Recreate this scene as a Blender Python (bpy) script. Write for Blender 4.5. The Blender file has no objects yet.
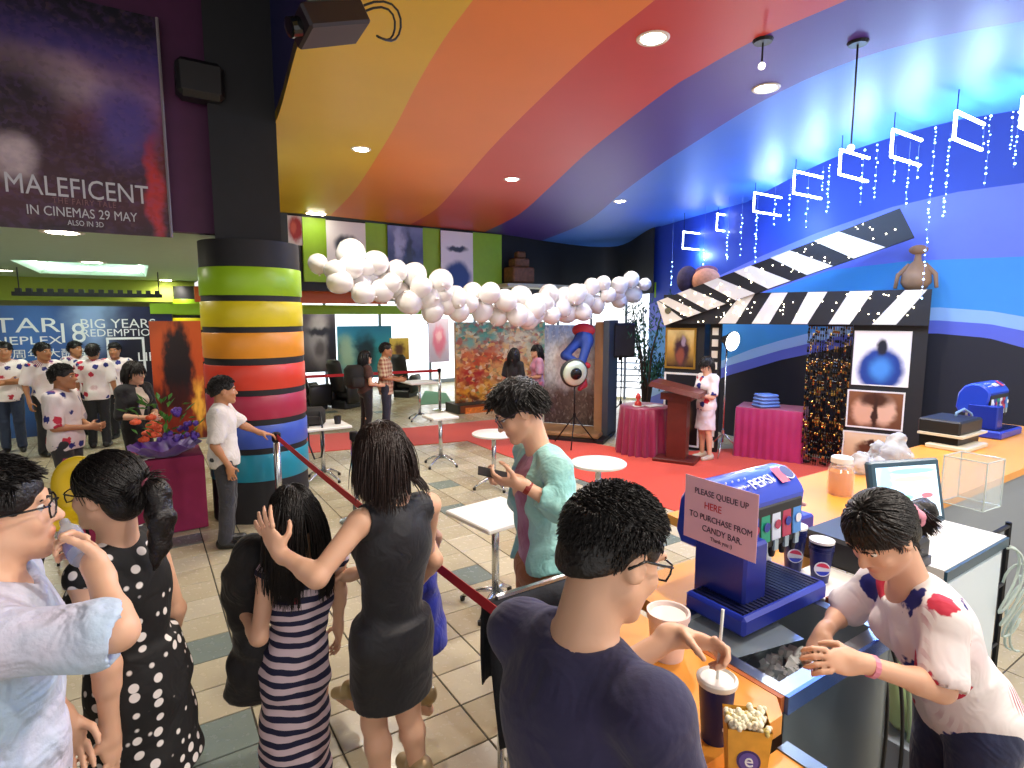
import bpy, math, random
import numpy as np
from mathutils import Vector, Matrix, Euler
scene = bpy.context.scene
COL = scene.collection
random.seed(7); np.random.seed(7)
# ---------------------------------------------------------------- camera, world, light, exposure
F = 572.0; HC = 2.12; PITCH = math.atan((384 - 316) / F)
cam_d = bpy.data.cameras.new('camera'); cam = bpy.data.objects.new('camera', cam_d); COL.objects.link(cam)
cam.location = (0, 0, HC); cam.rotation_euler = (math.pi/2 - PITCH, 0, 0)
cam_d.sensor_width = 36; cam_d.lens = 36 * F / 1024; cam_d.clip_start = .05; cam_d.clip_end = 200
scene.camera = cam
world = bpy.data.worlds.new('world'); scene.world = world; world.use_nodes = True
_bg = world.node_tree.nodes['Background']; _bg.inputs[0].default_value = (1.0, .97, .95, 1); _bg.inputs[1].default_value = .66
scene.view_settings.view_transform = 'Standard'; scene.view_settings.look = 'None'
scene.view_settings.gamma = 1; scene.view_settings.use_curve_mapping = False
scene.view_settings.exposure = .68
scene.cycles.use_denoising = True
scene.cycles.max_bounces = 6
LAMP_W = 120
def lamp(kind, loc, power, color=(1, .93, .82), size=.06, aim=None, spot=150, blend=.6):
    d = bpy.data.lights.new('lamp_light', kind); d.energy = power; d.color = color
    if kind == 'AREA': d.shape = 'DISK'; d.size = size
    else: d.shadow_soft_size = size
    if kind == 'SPOT': d.spot_size = math.radians(spot); d.spot_blend = blend
    o = bpy.data.objects.new('lamp_light', d); COL.objects.link(o); o.location = loc
    if aim is not None:
        v = Vector(aim) - Vector(loc); o.rotation_euler = v.to_track_quat('-Z', 'Y').to_euler()
    return o
# ---------------------------------------------------------------- frames of reference
cp_, sp_ = math.cos(PITCH), math.sin(PITCH)
def ray(px, py):
    u = (px - 512) / F; v = (384 - py) / F
    return (u, cp_ + v * sp_, -sp_ + v * cp_)
def az(px, py, z=0.):
    r = ray(px, py); t = (z - HC) / r[2]; return Vector((r[0]*t, r[1]*t, z))
def ad(px, py, d):
    r = ray(px, py); t = d / r[1]; return Vector((r[0]*t, d, HC + r[2]*t))
TH = math.radians(33); BX, BY = math.cos(TH), math.sin(TH)
def W(b, a, z=0.):                      # building axes (b to the right-back, a to the left-back) to world
    return Vector((b*BX - a*BY, b*BY + a*BX, z))
def ba(p): return (p[0]*BX + p[1]*BY, -p[0]*BY + p[1]*BX)
# ---------------------------------------------------------------- materials
MATS = {}
def nt(m): m.use_nodes = True; return m.node_tree.nodes, m.node_tree.links
def lin(c):
    if isinstance(c, str):
        c = [int(c[i:i+2], 16) / 255 for i in (0, 2, 4)]
        c = [x/12.92 if x <= .04045 else ((x+.055)/1.055)**2.4 for x in c]
    return tuple(c[:3]) + (1,)
def mat(name, col, rough=.5, metal=0., emit=0., bump=0., bscale=60., var=0., vscale=8., trans=0., alpha=1., sheen=0., spec=.5, ecol=None, coat=0.):
    if name in MATS: return MATS[name]
    m = bpy.data.materials.new(name); MATS[name] = m
    n, l = nt(m); p = n['Principled BSDF']; c = lin(col)
    p.inputs['Base Color'].default_value = c; p.inputs['Roughness'].default_value = rough; p.inputs['Metallic'].default_value = metal
    p.inputs['Specular IOR Level'].default_value = spec
    if trans: p.inputs['Transmission Weight'].default_value = trans
    if alpha < 1: p.inputs['Alpha'].default_value = alpha
    if sheen: p.inputs['Sheen Weight'].default_value = sheen
    if coat: p.inputs['Coat Weight'].default_value = coat
    if emit: p.inputs['Emission Color'].default_value = lin(ecol) if ecol else c; p.inputs['Emission Strength'].default_value = emit
    if var or bump:
        tc = n.new('ShaderNodeTexCoord')
        if var:
            nz = n.new('ShaderNodeTexNoise'); nz.inputs['Scale'].default_value = vscale; nz.inputs['Detail'].default_value = 4
            l.new(tc.outputs['Object'], nz.inputs['Vector'])
            hs = n.new('ShaderNodeHueSaturation'); hs.inputs['Color'].default_value = c
            mr = n.new('ShaderNodeMapRange'); mr.inputs[1].default_value = .25; mr.inputs[2].default_value = .75
            mr.inputs[3].default_value = 1 - var; mr.inputs[4].default_value = 1 + var
            l.new(nz.outputs[0], mr.inputs[0]); l.new(mr.outputs[0], hs.inputs['Value']); l.new(hs.outputs[0], p.inputs['Base Color'])
        if bump:
            nb = n.new('ShaderNodeTexNoise'); nb.inputs['Scale'].default_value = bscale; nb.inputs['Detail'].default_value = 5
            l.new(tc.outputs['Object'], nb.inputs['Vector'])
            bp = n.new('ShaderNodeBump'); bp.inputs['Strength'].default_value = bump; bp.inputs['Distance'].default_value = .01
            l.new(nb.outputs[0], bp.inputs['Height']); l.new(bp.outputs[0], p.inputs['Normal'])
    return m
class NG:                               # small node-building helper
    def __init__(s, name, rough=.5, emit=0.):
        s.m = bpy.data.materials.new(name); s.n, s.l = nt(s.m); s.p = s.n['Principled BSDF']; s.p.inputs['Roughness'].default_value = rough
        s.emit = emit; s.tc = s.n.new('ShaderNodeTexCoord'); MATS[name] = s.m
    def link(s, a, b): s.l.new(a, b)
    def val(s, x, sock):
        if isinstance(x, (int, float)): sock.default_value = x
        elif isinstance(x, (tuple, list, str)): sock.default_value = lin(x)
        else: s.l.new(x, sock)
    def math(s, op, a, b=0., c=None):
        k = s.n.new('ShaderNodeMath'); k.operation = op; s.val(a, k.inputs[0]); s.val(b, k.inputs[1])
        if c is not None: s.val(c, k.inputs[2])
        return k.outputs[0]
    def mix(s, f, a, b):
        k = s.n.new('ShaderNodeMix'); k.data_type = 'RGBA'; s.val(f, k.inputs[0]); s.val(a, k.inputs[6]); s.val(b, k.inputs[7]); return k.outputs[2]
    def noise(s, scale, vec=None, detail=3., dist=0.):
        k = s.n.new('ShaderNodeTexNoise'); k.inputs['Scale'].default_value = scale; k.inputs['Detail'].default_value = detail; k.inputs['Distortion'].default_value = dist
        s.l.new(vec or s.tc.outputs['Object'], k.inputs['Vector']); return k
    def vor(s, scale, vec=None, feature='F1', rnd=1.):
        k = s.n.new('ShaderNodeTexVoronoi'); k.feature = feature; k.inputs['Scale'].default_value = scale; k.inputs['Randomness'].default_value = rnd
        s.l.new(vec or s.tc.outputs['Object'], k.inputs['Vector']); return k
    def sep(s, vec):
        k = s.n.new('ShaderNodeSeparateXYZ'); s.l.new(vec, k.inputs[0]); return k.outputs
    def ss(s, x, lo, hi):               # smooth 0..1
        k = s.n.new('ShaderNodeMapRange'); k.interpolation_type = 'SMOOTHSTEP'; s.val(x, k.inputs[0]); k.inputs[1].default_value = lo; k.inputs[2].default_value = hi; return k.outputs[0]
    def ramp(s, x, stops, interp='LINEAR'):
        k = s.n.new('ShaderNodeValToRGB'); k.color_ramp.interpolation = interp; e = k.color_ramp.elements
        while len(e) < len(stops): e.new(.5)
        for q, (pos, c) in zip(e, stops): q.position = pos; q.color = lin(c)
        s.val(x, k.inputs[0]); return k.outputs[0]
    def bump(s, h, strength=.3, dist=.01):
        k = s.n.new('ShaderNodeBump'); k.inputs['Strength'].default_value = strength; k.inputs['Distance'].default_value = dist
        s.l.new(h, k.inputs['Height']); s.l.new(k.outputs[0], s.p.inputs['Normal'])
    def out(s, c):
        s.val(c, s.p.inputs['Base Color'])
        if s.emit: s.val(c, s.p.inputs['Emission Color']); s.p.inputs['Emission Strength'].default_value = s.emit
        return s.m
def print_mat(name, stops, blobs=(), axis=1, warp=.06, wscale=5., grain=None, emit=0., rough=.35, aspect=1.):
    """flat print on UV 0..1: a gradient with soft, noise-warped patches of colour"""
    g = NG(name, rough, emit); uv = g.tc.outputs['UV']; nz = g.noise(wscale, uv, 4.)
    x, y, _ = g.sep(uv); c = g.sep(nz.outputs[1])
    wx = g.math('ADD', x, g.math('MULTIPLY', g.math('SUBTRACT', c[0], .5), warp*2)); wy = g.math('ADD', y, g.math('MULTIPLY', g.math('SUBTRACT', c[1], .5), warp*2))
    col = g.ramp(wy if axis else wx, stops)
    for (cx, cy, rx, ry, cc, soft) in blobs:
        dx = g.math('DIVIDE', g.math('SUBTRACT', wx, cx), rx); dy = g.math('DIVIDE', g.math('SUBTRACT', wy, cy), ry)
        d = g.math('SQRT', g.math('ADD', g.math('MULTIPLY', dx, dx), g.math('MULTIPLY', dy, dy)))
        k = g.ss(d, 1 + soft, 1 - soft); col = g.mix(k, col, cc)
    if grain:
        v = g.vor(grain[0], uv); r = g.sep(v.outputs['Color'])
        col = g.mix(g.math('MULTIPLY', g.ss(g.noise(grain[0]*.4, uv).outputs[0], .35, .65), grain[2]), col, g.ramp(r[0], grain[1], 'CONSTANT'))
    return g.out(col)
# ---------------------------------------------------------------- meshes
def tag(o, label=None, cat=None, group=None, kind=None):
    if label: o['label'] = label
    if cat: o['category'] = cat
    if group: o['group'] = group
    if kind: o['kind'] = kind
    return o
def empty(name, loc, rz=0., label=None, cat=None, group=None, kind=None):
    o = bpy.data.objects.new(name, None); COL.objects.link(o); o.location = loc; o.rotation_euler = (0, 0, rz); o.empty_display_size = .05
    return tag(o, label, cat, group, kind)
class MB:
    """collects verts and faces in a local frame; build() links ONE mesh object"""
    def __init__(s): s.v = []; s.f = []; s.mi = []; s.uv = {}; s.m = Matrix.Identity(4); s.cur = 0
    def put(s, vs, fs, uvs=None):
        o = len(s.v); s.v += [tuple(s.m @ Vector(p)) for p in vs]
        for i, f in enumerate(fs):
            if uvs: s.uv[len(s.f)] = uvs[i]
            s.f.append(tuple(o + k for k in f)); s.mi.append(s.cur)
        return s
    def box(s, lo, hi, bev=0.):
        x0, y0, z0 = lo; x1, y1, z1 = hi
        if bev <= 0:
            return s.put([(x0,y0,z0),(x1,y0,z0),(x1,y1,z0),(x0,y1,z0),(x0,y0,z1),(x1,y0,z1),(x1,y1,z1),(x0,y1,z1)],
                         [(3,2,1,0),(4,5,6,7),(0,1,5,4),(1,2,6,5),(2,3,7,6),(3,0,4,7)])
        b = min(bev, (x1-x0)*.49, (y1-y0)*.49, (z1-z0)*.49); 
        def ring(i, z):
            return [(x0+i, y0+b, z), (x0+b, y0+i, z), (x1-b, y0+i, z), (x1-i, y0+b, z), (x1-i, y1-b, z), (x1-b, y1-i, z), (x0+b, y1-i, z), (x0+i, y1-b, z)]
        vs = [(x0+b,y0+b,z0),(x1-b,y0+b,z0),(x1-b,y1-b,z0),(x0+b,y1-b,z0)] + ring(0, z0+b) + ring(0, z1-b) + [(x0+b,y0+b,z1),(x1-b,y0+b,z1),(x1-b,y1-b,z1),(x0+b,y1-b,z1)]
        A, Bq = 4, 12; T = 20; fs = [(3,2,1,0), (T,T+1,T+2,T+3)]
        for k in range(8): fs.append((A+k, A+(k+1)%8, Bq+(k+1)%8, Bq+k))
        for base, q, up in ((0, A, 0), (T, Bq, 1)):
            for c in range(4):
                # ring corner pairs: corner0 -> (0,1), corner1 -> (2,3), corner2 -> (4,5), corner3 -> (6,7)
                a, b2 = q+2*c, q+2*c+1
                nx = q+(2*c+2) % 8
                t = (base+c, b2, a) if not up else (base+c, a, b2)
                fs.append(t)
                qd = (base+c, base+(c+1)%4, nx, b2)
                fs.append(qd if not up else qd[::-1])
        return s.put(vs, fs)
    def prism(s, pts, z0, z1):
        n = len(pts); vs = [(p[0], p[1], z0) for p in pts] + [(p[0], p[1], z1) for p in pts]
        return s.put(vs, [tuple(range(n-1, -1, -1)), tuple(range(n, 2*n))] + [(i, (i+1) % n, n+(i+1) % n, n+i) for i in range(n)])
    def lathe(s, prof, n=24, c=(0, 0, 0), cap=True, sx=1., sy=1.):
        vs = []; fs = []
        for r, z in prof:
            for k in range(n):
                t = 2*math.pi*k/n; vs.append((c[0]+r*math.cos(t)*sx, c[1]+r*math.sin(t)*sy, c[2]+z))
        for i in range(len(prof)-1):
            for k in range(n): fs.append((i*n+k, i*n+(k+1) % n, (i+1)*n+(k+1) % n, (i+1)*n+k))
        if cap: fs.append(tuple(range(n-1, -1, -1))); fs.append(tuple((len(prof)-1)*n+k for k in range(n)))
        return s.put(vs, fs)
    def tube(s, pts, r, n=8, cap=True):
        pts = [Vector(p) for p in pts]; rs = r if isinstance(r, (list, tuple)) else [r]*len(pts); vs = []; fs = []
        t = (pts[1]-pts[0]).normalized(); up = Vector((0, 0, 1)) if abs(t.z) < .9 else Vector((1, 0, 0)); nrm = t.cross(up).normalized()
        for i, p in enumerate(pts):
            t = (pts[min(i+1, len(pts)-1)] - pts[max(i-1, 0)])
            t = t.normalized() if t.length > 1e-9 else Vector((0, 0, 1))
            nrm = (nrm - t*nrm.dot(t)); nrm = nrm.normalized() if nrm.length > 1e-6 else t.orthogonal().normalized(); b = t.cross(nrm)
            for k in range(n):
                a = 2*math.pi*k/n; vs.append(tuple(p + (nrm*math.cos(a) + b*math.sin(a))*rs[i]))
        for i in range(len(pts)-1):
            for k in range(n): fs.append((i*n+k, i*n+(k+1) % n, (i+1)*n+(k+1) % n, (i+1)*n+k))
        if cap: fs.append(tuple(range(n-1, -1, -1))); fs.append(tuple((len(pts)-1)*n+k for k in range(n)))
        return s.put(vs, fs)
    def ball(s, c, r, n=12, m=8, sx=1., sy=1., sz=1.):
        prof = [(max(r*math.sin(math.pi*i/m), r*.02), -r*math.cos(math.pi*i/m)*sz) for i in range(m+1)]
        return s.lathe(prof, n, c, True, sx, sy)
    def quad(s, a, b, c, d):            # with 0..1 UVs, a lower-left, b lower-right, c upper-right, d upper-left
        return s.put([a, b, c, d], [(0, 1, 2, 3)], [[(0, 0), (1, 0), (1, 1), (0, 1)]])
    def panel(s, w, h, t=.02):          # upright sheet in XZ, front towards -Y, centred in x, from z=0; front face has UVs
        s.put([(-w/2,0,0),(w/2,0,0),(w/2,0,h),(-w/2,0,h),(-w/2,t,0),(w/2,t,0),(w/2,t,h),(-w/2,t,h)],
              [(0,1,2,3),(5,4,7,6),(4,0,3,7),(1,5,6,2),(3,2,6,7),(4,5,1,0)], [[(0,0),(1,0),(1,1),(0,1)]] + [[(.5,.02)]*4]*5); return s
    def build(s, name, m, parent=None, smooth=False, loc=None, rz=None):
        me = bpy.data.meshes.new(name); me.from_pydata(s.v, [], s.f)
        for k in (m if isinstance(m, (list, tuple)) else [m]): me.materials.append(k)
        if len(me.materials) > 1: me.polygons.foreach_set('material_index', s.mi)
        if s.uv:
            u = me.uv_layers.new(name='UVMap')
            for i, p in enumerate(me.polygons):
                if i in s.uv:
                    for k, li in enumerate(p.loop_indices): u.data[li].uv = s.uv[i][k]
        if smooth: me.polygons.foreach_set('use_smooth', [True]*len(me.polygons))
        me.update()
        if smooth == 'auto': me.set_sharp_from_angle(angle=math.radians(38))
        o = bpy.data.objects.new(name, me); COL.objects.link(o)
        if parent is not None: o.parent = parent
        if loc is not None: o.location = loc
        if rz is not None: o.rotation_euler = (0, 0, rz)
        return o
def copy_tree(o, parent=None):
    c = o.copy(); COL.objects.link(c); c.parent = parent
    for ch in [k for k in o.children]: copy_tree(ch, c)
    return c
def text(name, body, size, m, parent, loc, rot=(math.pi/2, 0, 0), depth=.002, sx=1., align='CENTER', spacing=1., shear=0.):
    cu = bpy.data.curves.new(name, 'FONT'); cu.body = body; cu.size = size; cu.extrude = depth; cu.align_x = align; cu.align_y = 'CENTER'; cu.space_character = spacing; cu.shear = shear
    cu.resolution_u = 3
    t = bpy.data.objects.new(name, cu); COL.objects.link(t)
    dg = bpy.context.evaluated_depsgraph_get(); me = bpy.data.meshes.new_from_object(t.evaluated_get(dg))
    bpy.data.objects.remove(t); me.materials.clear(); me.materials.append(m)
    o = bpy.data.objects.new(name, me); COL.objects.link(o); o.parent = parent; o.location = loc; o.rotation_euler = rot; o.scale = (sx, 1, 1)
    return o
def spline(pts, n):                     # Catmull-Rom through points
    pts = [np.array(p, float) for p in pts]; P = [2*pts[0]-pts[1]] + pts + [2*pts[-1]-pts[-2]]; out = []
    for i in range(1, len(P)-2):
        for k in range(n):
            t = k/n; a, b, c, d = P[i-1], P[i], P[i+1], P[i+2]
            out.append(.5*((2*b) + (c-a)*t + (2*a-5*b+4*c-d)*t*t + (3*b-a-3*c+d)*t**3))
    out.append(pts[-1]); return out
# ================================================================ the setting
def pa(px, py, a):                      # pixel ray onto the building plane a = const
    r = ray(px, py); k = -r[0]*BY + r[1]*BX; t = a / k; return Vector((r[0]*t, r[1]*t, HC + r[2]*t))
def struct(o): o['kind'] = 'structure'; return o
BLACK = mat('black_paint', '15141a', .6, var=.2)
GRID_A0, TA, GRID_B0, TB = 2.29, .303, .06, .322
# ---- floor: base slab with recessed joints, single tiles on top
fl = struct(empty('floor', (0, 0, 0)))
MB().prism([W(-16, -3), W(18, -3), W(18, 19), W(-16, 19)], -.12, -.006).build('joint_bed', mat('grout', '4a463c', .9), fl)
def tile_mat(name, c):
    g = NG(name, .22); nz = g.noise(2.2, None, 5.); n2 = g.noise(26., None, 4.)
    g.val(g.math('MULTIPLY_ADD', n2.outputs[0], .25, .12), g.p.inputs['Roughness'])
    v = g.mix(g.ss(nz.outputs[0], .3, .7), c[0], c[1]); v = g.mix(g.math('MULTIPLY', g.ss(n2.outputs[0], .45, .8), .35), v, c[2])
    return g.out(v)
TM = [tile_mat('cream_tile', ('bcb092', 'c9bfa2', 'a89a7a')), tile_mat('sand_tile', ('b2a486', 'bfb193', '9c8d6c')), tile_mat('pale_tile', ('c6bb9f', 'cec5ab', 'b2a586')), tile_mat('green_tile', ('76827a', '848f86', '626d66'))]
def tile_mesh(k):
    m = MB(); g = .0045; m.box((g, g, -.012), (TB-g, TA-g, 0), .0025); o = m.build('tile', TM[k]); me = o.data; bpy.data.objects.remove(o); return me
TME = [tile_mesh(k) for k in range(4)]
greens = set()
for q in [(185, 540), (202, 651), (227, 759), (470, 577), (600, 545), (440, 508), (60, 640), (330, 560), (590, 500), (690, 500), (1000, 740)]:
    b_, a_ = ba(az(*q)); greens.add((int((b_-GRID_B0)//TB), int((a_-GRID_A0)//TA)))
def proj(p):
    dz = p[2]-HC; dep = p[1]*cp_ - dz*sp_
    if dep < .1: return None
    return 512 + F*p[0]/dep, 384 - F*(p[1]*sp_ + dz*cp_)/dep, dep
cells = []
for i in range(-50, 56):
    for j in range(-17, 55):
        k = 3 if (i, j) in greens or (random.random() < .02) else random.choice([0, 0, 1, 2])
        c = proj(W(GRID_B0+(i+.5)*TB, GRID_A0+(j+.5)*TA)); vis = c and -20 < c[0] < 1044 and 470 < c[1] < 800
        hid = c and (c[0] > 560 and c[1] > 560)
        cells.append((c[2] if (vis and not hid) else 99, i, j, k))
cells.sort()
rest = MB()
for n_, (dep, i, j, k) in enumerate(cells):
    b0, a0 = GRID_B0+i*TB, GRID_A0+j*TA
    if n_ < 290 and dep < 90:
        o = bpy.data.objects.new('tile', TME[k]); COL.objects.link(o); o.parent = fl; o.location = W(b0, a0); o.rotation_euler = (0, 0, TH)
    else:
        g = .0045; rest.cur = k
        p = [W(b0+g, a0+g), W(b0+TB-g, a0+g), W(b0+TB-g, a0+TA-g), W(b0+g, a0+TA-g)]
        rest.put(p + [v - Vector((0, 0, .012)) for v in p], [(0, 1, 2, 3), (4, 5, 1, 0), (5, 6, 2, 1), (6, 7, 3, 2), (7, 4, 0, 3)])
tag(rest.build('far_tiles', TM, fl), kind='stuff')
# ---- carpets
def carpet_mat(name, c1, c2):
    g = NG(name, .95); nz = g.noise(220., None, 2.); n2 = g.noise(1.5); v = g.mix(g.ss(nz.outputs[0], .3, .7), c1, c2); g.bump(nz.outputs[0], .4, .004)
    g.p.inputs['Sheen Weight'].default_value = .2
    return g.out(v)
RED = carpet_mat('red_carpet_pile', 'd02c12', 'e0421c')
cpts = [az(*p) for p in [(300, 436), (345, 433), (410, 428), (494, 420), (560, 437), (600, 445), (650, 454), (730, 449), (800, 456), (875, 466), (900, 500), (800, 545), (730, 529), (640, 500), (575, 478), (506, 456), (467, 441), (408, 446), (345, 450), (300, 454)]]
m = MB(); m.prism([(p.x, p.y) for p in cpts[::-1]], .001, .009)
tag(m.build('red_carpet', RED), 'red event carpet with a runner leading to the stage corner', 'carpet')
m = MB(); m.prism([(p.x, p.y) for p in [az(*q) for q in [(418, 405), (452, 403), (446, 393), (425, 391)]]], .001, .008)
tag(m.build('green_mat', carpet_mat('green_pile', '2f7a52', '3c8c60')), 'green floor mat near the windows behind the bar tables', 'mat')
# ---- main ceiling: sweeping stripes on one flat plane
ZC = 4.02
def cz(l): return [np.array(az(px, py, ZC)[:2]) for px, py in l]
def ext(pl, L):                          # carry a curve on past the frame
    d = pl[-1]-pl[-2]; d = d/np.linalg.norm(d); return pl + [pl[-1]+d*L*.5, pl[-1]+d*L]
def resample(pl, n=70):
    pl = spline(pl, 12); s = np.concatenate([[0], np.cumsum([np.linalg.norm(pl[i+1]-pl[i]) for i in range(len(pl)-1)])]); t = np.linspace(0, s[-1], n)
    A = np.array(pl); return np.stack([np.interp(t, s, A[:, 0]), np.interp(t, s, A[:, 1])], 1)
e0 = [np.array(W(*q)[:2]) for q in [(1.28, 11.55), (1.28, 9), (1.28, 6.5), (1.05, 4.2), (.9, 2.), (.8, -3.5)]]
c1 = ext(cz([(330, 216), (354, 191), (389, 137), (416, 86), (444, 39), (473, 0)]), 5)
c2 = ext(cz([(410, 225), (436, 209), (463, 180), (494, 145), (541, 98), (596, 47), (655, 0)]), 5)
c3 = ext(cz([(485, 232), (518, 215), (549, 188), (588, 152), (660, 96), (694, 74), (757, 39), (847, 0)]), 4.5)
c4 = ext(cz([(541, 241), (584, 223), (623, 192), (660, 165), (683, 150), (757, 104), (843, 64), (936, 37), (1024, 21)]), 4)
c5 = ext(cz([(541, 241.2), (575, 246), (600, 248), (622, 246), (655, 227), (683, 230), (722, 215), (780, 184), (843, 154), (936, 125), (1024, 109)]), 3)
curves = [resample(c) for c in (e0, c1, c2, c3, c4, c5)]
cl = struct(empty('ceiling', (0, 0, 0)))
for k, (nm, col) in enumerate([('yellow', 'd9b21c'), ('orange', 'e2802c'), ('red', 'c2382c'), ('purple', '4b2f92'), ('blue', '3f78e0')]):
    m = MB(); a, b = curves[k], curves[k+1]; n = len(a)
    vs = [(p[0], p[1], ZC) for p in a] + [(p[0], p[1], ZC) for p in b] + [(p[0], p[1], ZC+.1) for p in a] + [(p[0], p[1], ZC+.1) for p in b]
    fs = []
    for i in range(n-1):
        fs += [(i, i+1, n+i+1, n+i)[::-1], (2*n+i, 2*n+i+1, 3*n+i+1, 3*n+i), (i, i+1, 2*n+i+1, 2*n+i), (n+i, n+i+1, 3*n+i+1, 3*n+i)[::-1]]
    m.put(vs, fs); m.build('painted_stripe', mat(nm+'_ceiling_paint', col, .45, var=.04, vscale=1.2), cl)
# drop edge of the ceiling towards the dark void on the left
m = MB(); a = curves[0]; n = len(a)
m.put([(p[0], p[1], ZC) for p in a] + [(p[0], p[1], ZC+1.6) for p in a], [(i, i+1, n+i+1, n+i) for i in range(n-1)]); m.build('edge_fascia', mat('navy_fascia', '20245c', .5), cl)
# ---- right wall: curved, painted in bands
wp = np.array([(3.08, 12.95), (3.55, 11.2), (4.1, 9.55), (4.9, 8.35), (5.9, 7.35), (7.2, 6.5), (9.2, 5.8)])
wall = np.array(spline(list(wp), 16)); wpx = 512 + F*cp_*wall[:, 0]/wall[:, 1]
def bz(pts):
    xs, ys = zip(*pts); out = []
    for (x, y), px in zip(wall, wpx):
        px = 512 + F*x/(y*cp_ + .1)
        yy = np.interp(px, xs, ys) if px <= xs[-1] else ys[-1] + (px-xs[-1])*(ys[-1]-ys[-2])/(xs[-1]-xs[-2])*.6
        out.append(ad(px, yy, y).z)
    return out
bounds = [[5.0]*len(wall), bz([(640, 308), (715, 276), (756, 256), (808, 233), (879, 207), (940, 192), (1024, 180)]), bz([(640, 335), (740, 300), (824, 270), (900, 261), (1024, 256)]),
          bz([(640, 392), (731, 357), (751, 349), (780, 340), (850, 322), (928, 307), (984, 311), (1024, 318)]), bz([(640, 402), (727, 366), (780, 350), (850, 333), (928, 320), (984, 324), (1024, 332)]),
          bz([(640, 414), (727, 376), (780, 360), (850, 345), (928, 333), (984, 338), (1024, 349)]), [0.]*len(wall)]
wr = struct(empty('wall_right', (0, 0, 0)))
for k, (nm, col) in enumerate([('deep_blue', '2b4cc0'), ('violet_blue', '6c80f0'), ('cyan_blue', '3f98e2'), ('light_blue', '96c0f4'), ('mid_violet', '5c6cd6'), ('midnight', '141726')]):
    m = MB(); up, lo = bounds[k], bounds[k+1]; n = len(wall)
    m.put([(p[0], p[1], z) for p, z in zip(wall, lo)] + [(p[0], p[1], z) for p, z in zip(wall, up)], [(i, i+1, n+i+1, n+i)[::-1] for i in range(n-1)])
    m.build('painted_band', mat(nm+'_wall_paint', col, .5, var=.04, vscale=1.5), wr, True)
# ---- back bulkhead over the shop front
wb = struct(empty('wall_back', (0, 0, 0)))
bp_ = [W(1.0, 11.6), W(4., 11.6), W(7., 11.6)] + [Vector((*az(px, py, ZC)[:2], 0)) for px, py in [(541, 240.5), (575, 245), (600, 247), (622, 245), (655, 227)]]
bl = [np.array(p[:2]) for p in bp_]; bs = resample(bl, 50); m = MB(); n = len(bs)
m.put([(p[0], p[1], 2.62) for p in bs] + [(p[0], p[1], ZC+.3) for p in bs], [(i, i+1, n+i+1, n+i) for i in range(n-1)]); m.build('bulkhead', mat('charcoal_paint', '1e2024', .6, var=.1), wb, True)
m = MB(); m.put([(p[0], p[1], 2.62) for p in bs] + [tuple(Vector((p[0], p[1], 2.62)) + W(.0, .5)) for p in bs], [(i, i+1, n+i+1, n+i)[::-1] for i in range(n-1)]); m.build('soffit', mat('charcoal_paint', '1e2024', .6), wb)
LIME = mat('lime_paint', '93c11f', .5, var=.05)
b0 = ba(pa(303, 250, 11.55))[0]; b1 = ba(pa(501, 262, 11.55))[0]
m = MB(); m.m = Matrix.Translation(W(0, 0)) @ Matrix.Rotation(TH, 4, 'Z'); m.box((b0, 11.52, 2.78), (b1, 11.598, 3.99)); m.build('green_panel', LIME, wb)
m = MB(); m.m = Matrix.Rotation(TH, 4, 'Z')
m.box((0.9, 12.1, 2.38), (4.6, 12.2, 2.66)); m.build('orange_header', mat('orange_header_paint', 'cf5f1e', .5), wb)
m = MB(); m.m = Matrix.Rotation(TH, 4, 'Z'); m.box((.2, 12.9, 2.16), (9., 13.0, 2.36)); m.build('lime_header', LIME, wb)
# lime end strip by the blue wall
q = ad(672, 297, 12.3); m = MB(); m.m = Matrix.Translation(Vector((q.x, q.y, q.z))) @ Matrix.Rotation(math.radians(-60), 4, 'Z'); m.box((-.5, -.03, 0), (.5, .03, .33)); m.build('lime_strip', LIME, wb)
# ---- ceiling over the shop-front zone and over the left hall, with a lit coffer
LC = 2.95
low = struct(empty('ceiling_left', (0, 0, 0)))
PALE = mat('pale_green_ceiling', 'a9c4ab', .6, var=.03)
cb0, cb1, ca0, ca1 = -1.55, .2, 11.35, 14.6
m = MB(); m.m = Matrix.Rotation(TH, 4, 'Z')
for (x0, x1, y0, y1) in [(-16, cb0, 6.55, 19), (cb1, 1.25, 6.55, 19), (cb0, cb1, 6.55, ca0), (cb0, cb1, ca1, 19)]: m.box((x0, y0, LC), (x1, y1, LC+.06))
m.build('ceiling_board', PALE, low)
m = MB(); m.m = Matrix.Rotation(TH, 4, 'Z'); t = .3
def fr(x0, x1, y0, y1, z): return [(x0, y0, z), (x1, y0, z), (x1, y1, z), (x0, y1, z)]
m.put(fr(cb0, cb1, ca0, ca1, LC) + fr(cb0+t, cb1-t, ca0+t, ca1-t, LC+.42), [(0, 1, 5, 4)[::-1], (1, 2, 6, 5)[::-1], (2, 3, 7, 6)[::-1], (3, 0, 4, 7)[::-1], (4, 5, 6, 7)[::-1]]); m.build('coffer', mat('coffer_white', 'd5ecdd', .5), low)
MB().tube([W(cb0+.12, ca0+.12, LC+.1), W(cb1-.12, ca0+.12, LC+.1), W(cb1-.12, ca1-.12, LC+.1), W(cb0+.12, ca1-.12, LC+.1), W(cb0+.12, ca0+.12, LC+.1)], .025, 8).build('added_cove_tube', mat('added_cove_glow', 'e8fff0', .3, emit=7.), low)  # added glowing tube, no known fitting, brightens the coffer from inside
m = MB(); m.m = Matrix.Rotation(TH, 4, 'Z'); m.box((1.25, 12.2, 2.72), (14, 19, 2.78)); m.build('ceiling_board', mat('hall_ceiling_yellowish', 'b9c48a', .6), low)
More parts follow.
